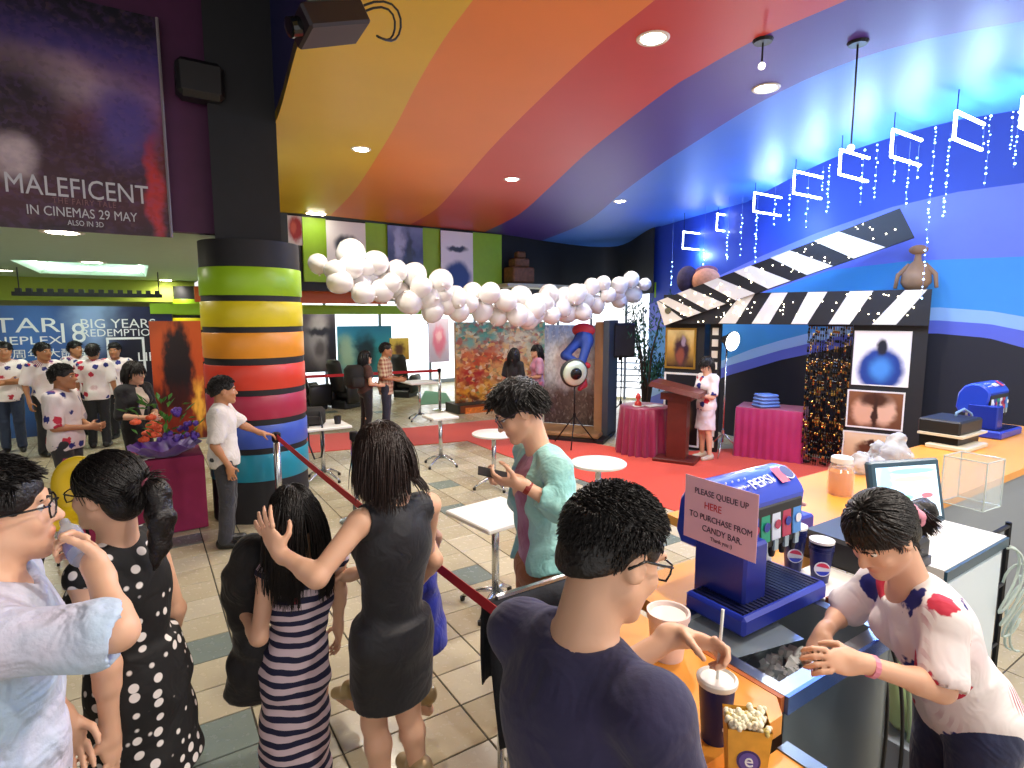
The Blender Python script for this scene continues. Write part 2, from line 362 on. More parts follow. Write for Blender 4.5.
m = MB(); m.m = Matrix.Rotation(TH, 4, 'Z'); m.box((-16, 16.0, 2.45), (1.2, 16.1, 2.95)); m.build('lime_beam', mat('olive_beam', '9fb03a', .6), low)
# ---- left bulkhead carrying the big film banner
wl = struct(empty('wall_left', (0, 0, 0)))
m = MB(); m.m = Matrix.Rotation(TH, 4, 'Z'); m.box((-16, 6.5, LC-.02), (.75, 6.62, 5.8)); m.build('bulkhead', mat('plum_paint', '4c1844', .55, var=.08), wl)
m = MB(); m.m = Matrix.Rotation(TH, 4, 'Z'); m.box((-16, -3, 5.75), (1.4, 6.62, 5.85)); m.build('void_ceiling', BLACK, wl)
# ---- dark track hanging in the left hall
trk = empty('ceiling_track', ad(105, 297, 10.6), TH, 'dark lighting track hung below the pale hall ceiling', 'track')
m = MB(); m.box((-1.3, -.05, 0), (.9, .05, .07)); m.build('rail', BLACK, trk)
m = MB()
for k in range(15): m.box((-1.25+k*.145, -.07, .02), (-1.17+k*.145, .07, .13))
m.build('lamp_clips', BLACK, trk)
for x in (-1.2, .85): MB().tube([(x, 0, .07), (x, 0, .5)], .01, 6).build('hanger', BLACK, trk)
# ---- columns
def column(name, c, R, ytop, front_d, px, bands, upper):
    root = struct(empty(name, c)); zs = lambda y: ad(px, y, front_d).z
    core = MB().lathe([(R-.012, 0), (R-.012, zs(ytop))], 48); core.build('column_core', BLACK, root, 'auto')
    for y0, y1, col, nm in bands:
        MB().lathe([(R-.004, zs(y1)), (R, zs(y1)+.006), (R, zs(y0)-.006), (R-.004, zs(y0))], 48).build('painted_band', mat(nm+'_band_paint', col, .35, var=.04), root, 'auto')
    if upper:
        m = MB(); m.m = Matrix.Rotation(math.radians(24), 4, 'Z'); m.box((-.30, -.34, zs(ytop)), (.30, .34, 5.75)); m.build('upper_post', BLACK, root)
bands = [(266, 295, '9ac81e', 'green'), (301, 327, 'e0cd20', 'yellow'), (333, 359, 'e8962a', 'amber'), (366, 391, 'd8402c', 'vermilion'), (397, 421, 'a82a48', 'crimson'), (427, 450, '3c58b8', 'royal'), (456, 483, '1a86a0', 'teal')]
column('column_striped', Vector((-2.75, 6.12, 0)), .495, 238, 5.63, 254, bands, True)
cc = ad(196, 316, 14.2); column('column_striped_far', Vector((cc.x, cc.y, 0)), .5, 286, 13.7, 192, [(299, 315, '9ac81e', 'green'), (318, 330, 'e0cd20', 'yellow'), (333, 346, 'e8962a', 'amber'), (349, 362, 'd8402c', 'vermilion'), (366, 380, 'a82a48', 'crimson')], False)
# ---- shop-front windows behind (lit by the day outside)
FRAME = mat('window_frame_grey', '8b97a5', .4, .3)
DAY = NG('daylight_pane', .1, 1.25); _v = DAY.noise(.7, DAY.tc.outputs['Object'], 3.); DAY.out(DAY.mix(DAY.ss(_v.outputs[0], .35, .7), 'ffffff', 'cfe2f5'))
for k in range(9):
    w = struct(empty('window_%d' % (k+1), W(1.2+k*1.62, 16.6), TH))
    MB().box((.03, 0, .12), (1.57, .02, 2.55)).build('pane', MATS['daylight_pane'], w)
    fm = MB(); fm.box((-.03, -.05, 0), (.03, .05, 2.7)); fm.box((1.57, -.05, 0), (1.62, .05, 2.7)); fm.box((0, -.05, 0), (1.6, .05, .12)); fm.box((0, -.05, 2.55), (1.6, .05, 2.7)); fm.build('window_frame', FRAME, w)
w = struct(empty('window_10', W(10.2, 10.9), TH-math.radians(55)))
MB().box((-1.5, .0, .05), (1.2, .02, 2.7)).build('pane', MATS['daylight_pane'], w)
fm = MB()
for k in range(4): fm.box((-1.5+k*.9-.03, -.04, 0), (-1.5+k*.9+.03, .04, 2.7))
for k in range(6): fm.box((-1.5, -.03, .28+k*.16), (1.2, -.0, .31+k*.16))
fm.build('window_frame', FRAME, w)
m = MB(); m.m = Matrix.Rotation(TH, 4, 'Z'); m.box((-16, 16.7, 0), (1.2, 16.8, 2.75)); m.box((14.5, 11, 0), (14.6, 17, 4)); struct(m.build('wall_hall', mat('hall_wall_green', '9aa070', .6)))
m = MB(); m.m = Matrix.Rotation(TH, 4, 'Z'); m.box((-16, -3, 0), (-15.9, 17, 5.8)); struct(m.build('wall_hall_end', mat('hall_wall_grey', '77786e', .6)))
# ---- ceiling downlights (real lamps in rings)
GLOW = mat('lamp_glow', 'fff6e2', .3, emit=30.)
RIM = mat('lamp_rim_white', 'e8e4da', .4)
def downlight(p, label, power, r=.085, spot=160, z=None):
    t = empty('ceiling_downlight', p, 0, label, 'ceiling light', 'ceiling downlights')
    MB().lathe([(r, -.004), (r*1.25, -.012), (r*1.35, -.004), (r*1.35, .0)], 20).build('rim', RIM, t, True)
    MB().lathe([(r*.9, -.010), (r*.9, -.006)], 20).build('bulb', GLOW, t)
    lamp('SPOT', Vector(p) - Vector((0, 0, .05)), power, size=.07, aim=Vector(p)-Vector((0, 0, 1)), spot=spot, blend=.5)
for (px, py), lb in zip([(653, 38), (361, 149), (512, 179), (766, 88), (620, 201)], ['round downlight set in the red stripe near the top edge', 'round downlight where the yellow and orange stripes meet', 'round downlight set in the red stripe above the balloons', 'round downlight on the border of the purple and blue stripes', 'round downlight where purple turns to blue farthest back']):
    downlight(az(px, py, ZC), lb, LAMP_W)
for b_, a_ in [(2.4, -.9), (4.6, -.8), (5.4, .6), (2.2, 1.1)]:  # extra unseen downlights past the frame, added to brighten the counter area
    p = W(b_, a_, ZC); downlight(p, 'extra unseen round downlight in the striped ceiling outside the view', LAMP_W)
for (px, py), lb in zip([(62, 232), (92, 262)], ['oval glowing downlight in pale ceiling under the film banner', 'downlight at the edge of the lit ceiling coffer']):
    p = az(px, py, LC); downlight(p, lb, 40, .14)
for (px, py), lb in zip([(30, 293), (150, 292), (166, 280)], ['far downlight left above the backdrop', 'far downlight right of the coffer above the backdrop', 'downlight in pale ceiling nearest the striped column']):
    p = az(px, py, LC); downlight(p, lb, 40, .13)
for (px, py), lb in zip([(316, 213), (537, 241)], ['small flat light at the ceiling edge over the green wall', 'small flat light at the ceiling edge over the black wall']):
    t = empty('edge_light', az(px, py, ZC), TH, lb, 'ceiling light'); MB().box((-.16, -.05, -.03), (.16, .05, 0), .01).build('lens', GLOW, t); MB().box((-.19, -.07, -.012), (.19, .07, 0)).build('rim', RIM, t)
for b_, a_ in [(4., 14.3), (7.5, 14.3), (10.5, 14.0), (-3., 10.), (-5, 9), (-2, 14.)]:
    downlight(W(b_, a_, 2.72 if b_ > 1.3 else LC), 'downlight in the low ceiling hidden by what hangs before it', 40, .12)
# ================================================================ figures: smooth-blended volumes turned into one skin
def V(*a): return np.array(a, float)
def nv(v): v = np.array(v, float); return v/max(np.linalg.norm(v), 1e-9)
class Vol:
    def __init__(s, h): s.h = h; s.ops = []
    def cap(s, a, b, ra, rb=None, k=.02, sub=False):
        a, b = np.array(a, float), np.array(b, float); rb = ra if rb is None else rb; r = max(ra, rb)
        s.ops.append(('c', (a, b, ra, rb), np.minimum(a, b)-r, np.maximum(a, b)+r, k, sub)); return s
    def ell(s, c, R, rad, k=.02, sub=False):           # R rows are the local axes
        c = np.array(c, float); R = np.array(R, float); rad = np.array(rad, float); e = np.sqrt(((R*rad[:, None])**2).sum(0))
        s.ops.append(('e', (c, R, rad), c-e, c+e, k, sub)); return s
    def cone(s, a, b, ra, rb, side, q, k=.02):         # elliptic tapered tube; side = unit axis of full radius, q = depth ratio, flat ends
        a, b = np.array(a, float), np.array(b, float); r = max(ra, rb)*max(1, q)
        s.ops.append(('k', (a, b, ra, rb, nv(side), q), np.minimum(a, b)-r, np.maximum(a, b)+r, k, False)); return s
    def cut(s, p, n, k=.004): s.ops.append(('p', (np.array(p, float), nv(n)), None, None, k, True)); return s   # remove the side n points to
    def mesh(s, wr=0., wf=22., seed=0):
        h = s.h; adds = [o for o in s.ops if o[2] is not None and not o[5]]
        lo = np.min([o[2] for o in adds], 0)-4*h-.02; hi = np.max([o[3] for o in adds], 0)+4*h+.02
        n = np.ceil((hi-lo)/h).astype(int)+1; D = np.full(n, .5, np.float32)
        ax = [(lo[i]+h*np.arange(n[i])).astype(np.float32) for i in range(3)]
        for kind, P, l, u, k, sub in s.ops:
            if l is None: i0 = np.zeros(3, int); i1 = n
            else:
                pad = k+3*h; i0 = np.clip(np.floor((l-pad-lo)/h).astype(int), 0, n); i1 = np.clip(np.ceil((u+pad-lo)/h).astype(int)+1, 0, n)
            if (i1 <= i0).any(): continue
            X = ax[0][i0[0]:i1[0]][:, None, None]; Y = ax[1][i0[1]:i1[1]][None, :, None]; Z = ax[2][i0[2]:i1[2]][None, None, :]
            if kind == 'c':
                a, b, ra, rb = P; d = b-a; L = max(d@d, 1e-9); t = np.clip(((X-a[0])*d[0]+(Y-a[1])*d[1]+(Z-a[2])*d[2])/L, 0, 1)
                v = np.sqrt((X-a[0]-t*d[0])**2+(Y-a[1]-t*d[1])**2+(Z-a[2]-t*d[2])**2)-(ra+(rb-ra)*t)
            elif kind == 'e':
                c, R, rad = P; q = [((X-c[0])*R[i, 0]+(Y-c[1])*R[i, 1]+(Z-c[2])*R[i, 2])/rad[i] for i in range(3)]
                k0 = np.sqrt(q[0]**2+q[1]**2+q[2]**2); k1 = np.sqrt((q[0]/rad[0])**2+(q[1]/rad[1])**2+(q[2]/rad[2])**2); v = k0*(k0-1)/np.maximum(k1, 1e-6)
            elif kind == 'k':
                a, b, ra, rb, sd, q = P; d = b-a; L = np.linalg.norm(d); w = d/L; sd = nv(sd-w*(sd@w)); fd = np.cross(w, sd)
                t = (X-a[0])*w[0]+(Y-a[1])*w[1]+(Z-a[2])*w[2]; x = (X-a[0])*sd[0]+(Y-a[1])*sd[1]+(Z-a[2])*sd[2]; y = (X-a[0])*fd[0]+(Y-a[1])*fd[1]+(Z-a[2])*fd[2]
                tt = np.clip(t/L, 0, 1); v = np.maximum((np.sqrt(x**2+(y/q)**2)-(ra+(rb-ra)*tt))*min(1, q), np.maximum(-t, t-L))
            else:
                p, nn = P; v = -((X-p[0])*nn[0]+(Y-p[1])*nn[1]+(Z-p[2])*nn[2])
            S = D[i0[0]:i1[0], i0[1]:i1[1], i0[2]:i1[2]]
            if sub:
                v = -v; m = np.maximum(S, v); hh = np.maximum(k-np.abs(S-v), 0)/max(k, 1e-6); S[...] = m+hh*hh*k*.25
            else:
                m = np.minimum(S, v); hh = np.maximum(k-np.abs(S-v), 0)/max(k, 1e-6); S[...] = m-hh*hh*k*.25
        if wr:
            X, Y, Z = ax[0][:, None, None], ax[1][None, :, None], ax[2][None, None, :]
            D += (wr*(np.sin(wf*X*1.1+seed+2.2*np.sin(wf*.6*Z+seed))*np.sin(wf*.55*Z+1.7*np.sin(wf*.5*Y+seed*2)+seed)+.6*np.sin(wf*1.5*Y+1.9*np.sin(wf*.9*Z)+2*np.sin(wf*.5*X)))).astype(np.float32)
        return s.nets(D, lo, h)
    @staticmethod
    def nets(D, lo, h):
        I = D < 0; n = np.array(D.shape)
        c = np.zeros(n-1, np.int8)
        for dx in (0, 1):
            for dy in (0, 1):
                for dz in (0, 1): c += I[dx:n[0]-1+dx, dy:n[1]-1+dy, dz:n[2]-1+dz]
        idx = np.argwhere((c > 0) & (c < 8)); vid = np.full(n-1, -1, np.int32); vid[idx[:, 0], idx[:, 1], idx[:, 2]] = np.arange(len(idx))
        acc = np.zeros((len(idx), 3)); cnt = np.zeros(len(idx)); off = [(x, y, z) for x in (0, 1) for y in (0, 1) for z in (0, 1)]
        for a in off:
            for ax_ in range(3):
                if a[ax_]: continue
                b = list(a); b[ax_] = 1
                da = D[idx[:, 0]+a[0], idx[:, 1]+a[1], idx[:, 2]+a[2]]; db = D[idx[:, 0]+b[0], idx[:, 1]+b[1], idx[:, 2]+b[2]]
                m = (da < 0) != (db < 0); t = np.where(m, da/np.where(m, da-db, 1), 0); p = np.tile(np.array(a, float), (len(idx), 1)); p[:, ax_] += t
                acc[m] += p[m]; cnt[m] += 1
        vs = lo+(idx+acc/cnt[:, None])*h; fs = []
        for ax_ in range(3):
            A = np.take(I, range(0, n[ax_]-1), ax_); Bq = np.take(I, range(1, n[ax_]), ax_); e = np.argwhere(A != Bq)
            u, w = (ax_+1) % 3, (ax_+2) % 3; e = e[(e[:, u] > 0) & (e[:, w] > 0) & (e[:, u] < n[u]-1) & (e[:, w] < n[w]-1)]
            ins = A[e[:, 0], e[:, 1], e[:, 2]]; q = []
            for du, dw in ((1, 1), (0, 1), (0, 0), (1, 0)):
                k = e.copy(); k[:, u] -= du; k[:, w] -= dw; q.append(vid[k[:, 0], k[:, 1], k[:, 2]])
            q = np.stack(q, 1); q[~ins] = q[~ins][:, ::-1]; fs.append(q)
        return vs, np.concatenate(fs)
def np_mesh(name, vs, fs, m, parent=None, cols=None, org=None):
    if org is not None: vs = vs-np.array(org, float)
    me = bpy.data.meshes.new(name); k = fs.shape[1]; me.vertices.add(len(vs)); me.vertices.foreach_set('co', vs.astype(np.float32).ravel())
    me.loops.add(fs.size); me.loops.foreach_set('vertex_index', fs.astype(np.int32).ravel()); me.polygons.add(len(fs))
    me.polygons.foreach_set('loop_start', np.arange(0, fs.size, k, dtype=np.int32)); me.polygons.foreach_set('loop_total', np.full(len(fs), k, np.int32))
    me.polygons.foreach_set('use_smooth', np.ones(len(fs), bool)); me.update(calc_edges=True); me.validate()
    me.materials.append(m)
    if cols is not None:
        at = me.color_attributes.new('tint', 'FLOAT_COLOR', 'POINT'); at.data.foreach_set('color', np.concatenate([cols, np.ones((len(cols), 1))], 1).astype(np.float32).ravel())
    o = bpy.data.objects.new(name, me); COL.objects.link(o); o.parent = parent
    return o
def skin_mat(name, c):
    if name in MATS: return MATS[name]
    g = NG(name, .48); at = g.n.new('ShaderNodeVertexColor'); at.layer_name = 'tint'; nz = g.noise(35., None, 4.)
    mx = g.n.new('ShaderNodeMix'); mx.data_type = 'RGBA'; mx.blend_type = 'MULTIPLY'; mx.inputs[0].default_value = 1; g.val(c, mx.inputs[6]); g.l.new(at.outputs[0], mx.inputs[7])
    g.p.inputs['Subsurface Weight'].default_value = .12; g.p.inputs['Subsurface Radius'].default_value = (.02, .008, .004); g.p.inputs['Subsurface Scale'].default_value = .5
    g.bump(nz.outputs[0], .06, .004); return g.out(mx.outputs[2])
SKIN = lambda: skin_mat('skin_light', 'e0b092')
SKIN2 = lambda: skin_mat('skin_tan', 'b27c58')
def hair_mat(name, c1, c2):
    if name in MATS: return MATS[name]
    g = NG(name, .42); nz = g.noise(90., None, 3.); g.bump(nz.outputs[0], .5, .01); g.p.inputs['Specular IOR Level'].default_value = .45
    return g.out(g.mix(nz.outputs[0], c1, c2))
HAIR = hair_mat('black_hair', '0c0a0b', '1d1716'); BROWNH = hair_mat('dark_brown_hair', '140c0a', '34201a')
class Head:
    def __init__(s, c, f, u=(0, 0, 1), sc=1.):
        s.c = np.array(c, float); s.f = nv(f); u = np.array(u, float); s.u = nv(u-s.f*(u@s.f)); s.r = np.cross(s.f, s.u); s.sc = sc; s.R = np.stack([s.r, s.f, s.u])
    def p(s, x, y, z): return s.c+s.sc*(s.r*x+s.f*y+s.u*z)
def head_vol(v, H):
    k = H.sc; p = H.p
    v.ell(p(0, -.012, .032), H.R, V(.076, .096, .088)*k, .02); v.ell(p(0, .028, -.035), H.R, V(.062, .068, .078)*k, .03)
    v.cap(p(-.05, .01, -.055), p(-.016, .072, -.098), .020*k, .016*k, .03); v.cap(p(.05, .01, -.055), p(.016, .072, -.098), .020*k, .016*k, .03)
    v.ell(p(0, .077, -.097), H.R, V(.022, .02, .018)*k, .02)
    for sx in (-1, 1):
        v.ell(p(sx*.036, .066, -.028), H.R, V(.022, .02, .02)*k, .02)
        v.ell(p(sx*.033, .103, .006), H.R, V(.02, .02, .013)*k, .012, True)
    v.cap(p(-.04, .083, .026), p(.04, .083, .026), .009*k, None, .014)
    v.cap(p(0, .088, .008), p(0, .108, -.028), .0075*k, .0125*k, .008); v.ell(p(-.012, .097, -.031), H.R, V(.008, .009, .007)*k, .006); v.ell(p(.012, .097, -.031), H.R, V(.008, .009, .007)*k, .006)
    v.ell(p(0, .09, -.058), H.R, V(.024, .012, .0055)*k, .005); v.ell(p(0, .088, -.068), H.R, V(.02, .012, .0065)*k, .005)
    for sx in (-1, 1):
        e = Head(H.c, H.f*.93+H.r*sx*.35, H.u, k)
        v.ell(p(sx*.077, -.008, -.006), np.stack([e.r, e.f, e.u]), V(.009, .021, .033)*k, .006); v.ell(p(sx*.086, -.004, -.002), H.R, V(.006, .011, .019)*k, .005, True)
def hand_vol(v, w, d, n, side, curl=.5, k=1., spread=.12, thumb=.6, curls=None):
    """w wrist, d pointing direction, n palm normal (the way the palm faces), side +1 = thumb on the d x n side"""
    w = np.array(w, float); d = nv(d); n = np.array(n, float); n = nv(n-d*(n@d)); t = np.cross(d, n)*side      # t towards the thumb
    c = w+d*.05*k; R = np.stack([t, d, n]); v.ell(c, R, V(.040, .054, .016)*k, .012); v.cap(w-d*.02*k, w+d*.02*k, .024*k, .026*k, .02)
    for i, (o, L) in enumerate([(.030, .075), (.010, .084), (-.010, .078), (-.029, .060)]):
        p = c+d*.045*k+t*o*k; dirn = nv(d+t*spread*(1.5-i)*.6); nn = nv(n-dirn*(n@dirn)); cu = curls[i] if curls else curl
        for j, (fr, r0) in enumerate([(.45, .0092), (.30, .0085), (.25, .0075)]):
            a = cu*(.7, 1.15, .8)[j]; dirn, nn = dirn*math.cos(a)+nn*math.sin(a), nn*math.cos(a)-dirn*math.sin(a); q = p+dirn*L*fr*k; v.cap(p, q, r0*k, r0*.9*k, .004); p = q
    b = w+d*.022*k+t*.026*k; q = b+nv(d*.55+t*.75+R[2]*thumb)*.042*k; v.cap(b, q, .0135*k, .0115*k, .012); q2 = q+nv(d*.85+t*.25+R[2]*thumb)*.030*k; v.cap(q, q2, .0105*k, .009*k, .004); v.cap(q2, q2+nv(d*.95-t*.05+R[2]*thumb)*.02*k, .009*k, .0075*k, .004)
def stand(x, y, yaw, H=1.7, fem=False, z=0., lean=0.):
    """joints of a standing figure; yaw = direction faced, degrees from +X counter-clockwise"""
    s = H/1.7; a = math.radians(yaw); f = V(math.cos(a), math.sin(a), 0); r = V(math.sin(a), -math.cos(a), 0); sw = .165 if fem else .185
    def P(px, py, pz): return V(x, y, z)+s*(r*px+f*(py+lean*max(pz-.9, 0))+V(0, 0, pz))
    J = dict(s=s, f=f, r=r, P=P, hd=P(0, .025, 1.585), hf=f.copy(), hu=V(0, 0, 1), nk=P(0, -.01, 1.42), pv=P(0, 0, .94), fem=fem)
    for q, sg in (('l', -1), ('r', 1)):
        J['s'+q] = P(sg*sw, -.01, 1.375); J['e'+q] = P(sg*(sw+.06), -.035, 1.10); J['w'+q] = P(sg*(sw+.075), .05, .86); J['hd'+q] = V(0, 0, -1)+f*.15; J['hn'+q] = -r*sg
        J['p'+q] = P(sg*.085, 0, .90); J['k'+q] = P(sg*.09, .012, .49); J['a'+q] = P(sg*.095, -.03, .085); J['t'+q] = f+r*sg*.15
    return J
def body_prims(v, J, g=0., limbs=True, parts='tabl', k=.035, bld=1., arm=1.):
    """torso t, arms a, hips b, legs l with all radii grown by g"""
    s = J['s']; up = nv(J['nk']-J['pv']); r = nv(J['sr']-J['sl']); r = nv(r-up*(r@up)); f = np.cross(up, r); R = np.stack([r, f, up]); fem = J['fem']
    ch = J['pv']+(J['nk']-J['pv'])*.68; ws = J['pv']+(J['nk']-J['pv'])*.30; sw = np.linalg.norm(J['sr']-J['sl'])/2
    if 't' in parts:
        v.ell(ch, R, V(sw*.93*bld+g, .112*s*bld+g, .185*s+g), k); v.ell(ws, R, V(.128*s*bld*(.93 if fem else 1.05)+g, .098*s*bld+g, .17*s+g), k+.02)
        v.cap(J['sl']*.86+J['nk']*.14, J['sr']*.86+J['nk']*.14, .046*s+g, None, k)
        v.cap(J['nk']-up*.015*s, J['sl'], .040*s+g, .046*s+g, .025); v.cap(J['nk']-up*.015*s, J['sr'], .040*s+g, .046*s+g, .025)
        if fem:
            for sg in (-1, 1): v.ell(ch+r*sg*.068*s+f*.085*s-up*.01*s, R, V(.062*s+g, .055*s+g, .062*s+g), .03)
    if 'b' in parts:
        v.ell(J['pv'], R, V(.155*s*bld+g, .112*s*bld+g, .125*s+g), k)
        v.ell(J['pv']-f*.045*s-up*.035*s, R, V(.135*s*bld+g, .085*s+g, .095*s+g), k)
    if 'a' in parts:
        for q in 'lr':
            e1 = J['s'+q]; v.cap(e1, J['e'+q], .046*s*arm*bld+g, .037*s*arm+g, .02); v.cap(J['e'+q], J['w'+q], .037*s*arm+g, .025*s*arm+g, .015); m_ = J['e'+q]*.72+J['w'+q]*.28; v.cap(J['e'+q], m_, .036*s*arm+g, .037*s*arm+g, .02)
    if 'l' in parts:
        for q in 'lr':
            v.cap(J['p'+q], J['k'+q], .082*s*bld+g, .053*s+g, .03); cf = J['k'+q]*.7+J['a'+q]*.3; tf = nv(J['t'+q])
            v.cap(J['k'+q], cf-tf*.012*s, .048*s+g, .054*s+g, .02); v.cap(cf-tf*.012*s, J['a'+q], .053*s+g, .034*s+g, .02)
    return R, ch, ws
def figure(name, label, J, skin, h=.012, hk=1., hand=('l', 'r'), curl=(.45, .45), bld=1., base=None, group=None, feet=True, arm=1., spread=(.12, .12), thumb=(.6, .6)):
    z0 = min(J['al'][2], J['ar'][2])-.085*J['s']; org = V((J['al'][0]+J['ar'][0])/2, (J['al'][1]+J['ar'][1])/2, z0)
    root = empty(name, org, 0, label, 'person', group); J['root'] = root; J['org'] = org; J['h'] = h; J['bld'] = bld; J['arm'] = arm
    v = Vol(h); body_prims(v, J, bld=bld, arm=arm); s = J['s']
    H = Head(J['hd'], J['hf'], J['hu'], s*hk); J['H'] = H; head_vol(v, H)
    v.cap(J['nk']-nv(J['nk']-J['pv'])*.03*s, H.p(0, -.022, -.03), .062*s*bld**.5, .054*s*hk, .025)
    for i, q in enumerate('lr'):
        sg = -1 if q == 'l' else 1
        if q in hand: hand_vol(v, J['w'+q], J['hd'+q], J['hn'+q], sg if J.get('flip'+q) is None else -sg, curl[i], s, spread[i], thumb[i], J.get('cu'+q))
        else: v.cap(J['w'+q], J['w'+q]+nv(J['hd'+q])*.12*s, .03*s, .022*s, .02)
        if feet:
            tf = nv(J['t'+q]*V(1, 1, 0)); an = J['a'+q]; v.cap(an-tf*.03*s-V(0, 0, .045*s), an+tf*.13*s-V(0, 0, .06*s), .034*s, .026*s, .03)
    vs, fs = v.mesh()
    cols = np.ones((len(vs), 3)); L = H.p(0, .096, -.063); q = (vs-L)@H.R.T/(H.sc*V(.026, .02, .014)); w = np.clip(1.3-np.sqrt((q**2).sum(1)), 0, 1)[:, None]
    cols = cols*(1-w)+w*V(.95, .55, .52)
    for sx in (-1, 1):
        q = (vs-H.p(sx*.042, .07, -.03))/(.028*H.sc); w = np.clip(1-np.sqrt((q**2).sum(1)), 0, 1)[:, None]*.4; cols = cols*(1-w)+w*V(1, .72, .66)
    np_mesh('body', vs, fs, skin, root, cols, org)
    return root
EYEW = mat('eye_white', 'e8e2da', .2); EYED = mat('eye_dark', '120a08', .15); BROW = mat('brow_hair', '1a1210', .7)
def face(J, glasses=None, shut=False):
    H = J['H']; root = J['root']; o = Vector(J['org'])
    for sx in (-1, 1):
        m = MB(); m.m = Matrix.Translation(-o); m.ball(H.p(sx*.032, .073, .007), .0125*H.sc, 10, 8); m.build('eye', EYEW, root, True)
        m = MB(); m.m = Matrix.Translation(-o); m.ball(H.p(sx*.0325, .081, .006), .0062*H.sc, 8, 6); m.build('iris', EYED, root, True)
        m = MB(); m.m = Matrix.Translation(-o); m.tube([H.p(sx*.016, .095, .024), H.p(sx*.034, .093, .029), H.p(sx*.052, .08, .024)], [.003*H.sc, .0035*H.sc, .0015*H.sc], 5); m.build('eyebrow', BROW, root, True)
    if glasses:
        g = MB(); g.m = Matrix.Translation(-o)
        for sx in (-1, 1):
            g.tube([H.p(sx*x, .107-.012*abs(x)/.06, z) for x, z in [(.01, .016), (.034, .02), (.058, .016), (.06, 0), (.054, -.016), (.034, -.02), (.014, -.016), (.009, 0), (.01, .016)]], .0022*H.sc, 5)
            g.tube([H.p(sx*.059, .098, .012), H.p(sx*.079, .05, .012), H.p(sx*.083, .0, .01), H.p(sx*.08, -.03, -.012)], .0026*H.sc, 5)
        g.tube([H.p(-.01, .107, .012), H.p(0, .11, .014), H.p(.01, .107, .012)], .002*H.sc, 5)
        gl = g.build('glasses', glasses, root, True)
        m = MB(); m.m = Matrix.Translation(-o)
        for sx in (-1, 1): m.put([H.p(sx*x, .106-.012*abs(x)/.06, z) for x, z in [(.011, .015), (.034, .018), (.057, .015), (.058, 0), (.052, -.015), (.034, -.018), (.015, -.015)]], [tuple(range(7))])
        m.build('lenses', mat('lens_glass', 'cfd8e0', .05, alpha=.25), gl)
def in_ell(p, H, rad, off=(0, -.012, .03)):
    q = (H.R@(p-H.p(*off)))/(np.array(rad)*H.sc); return q
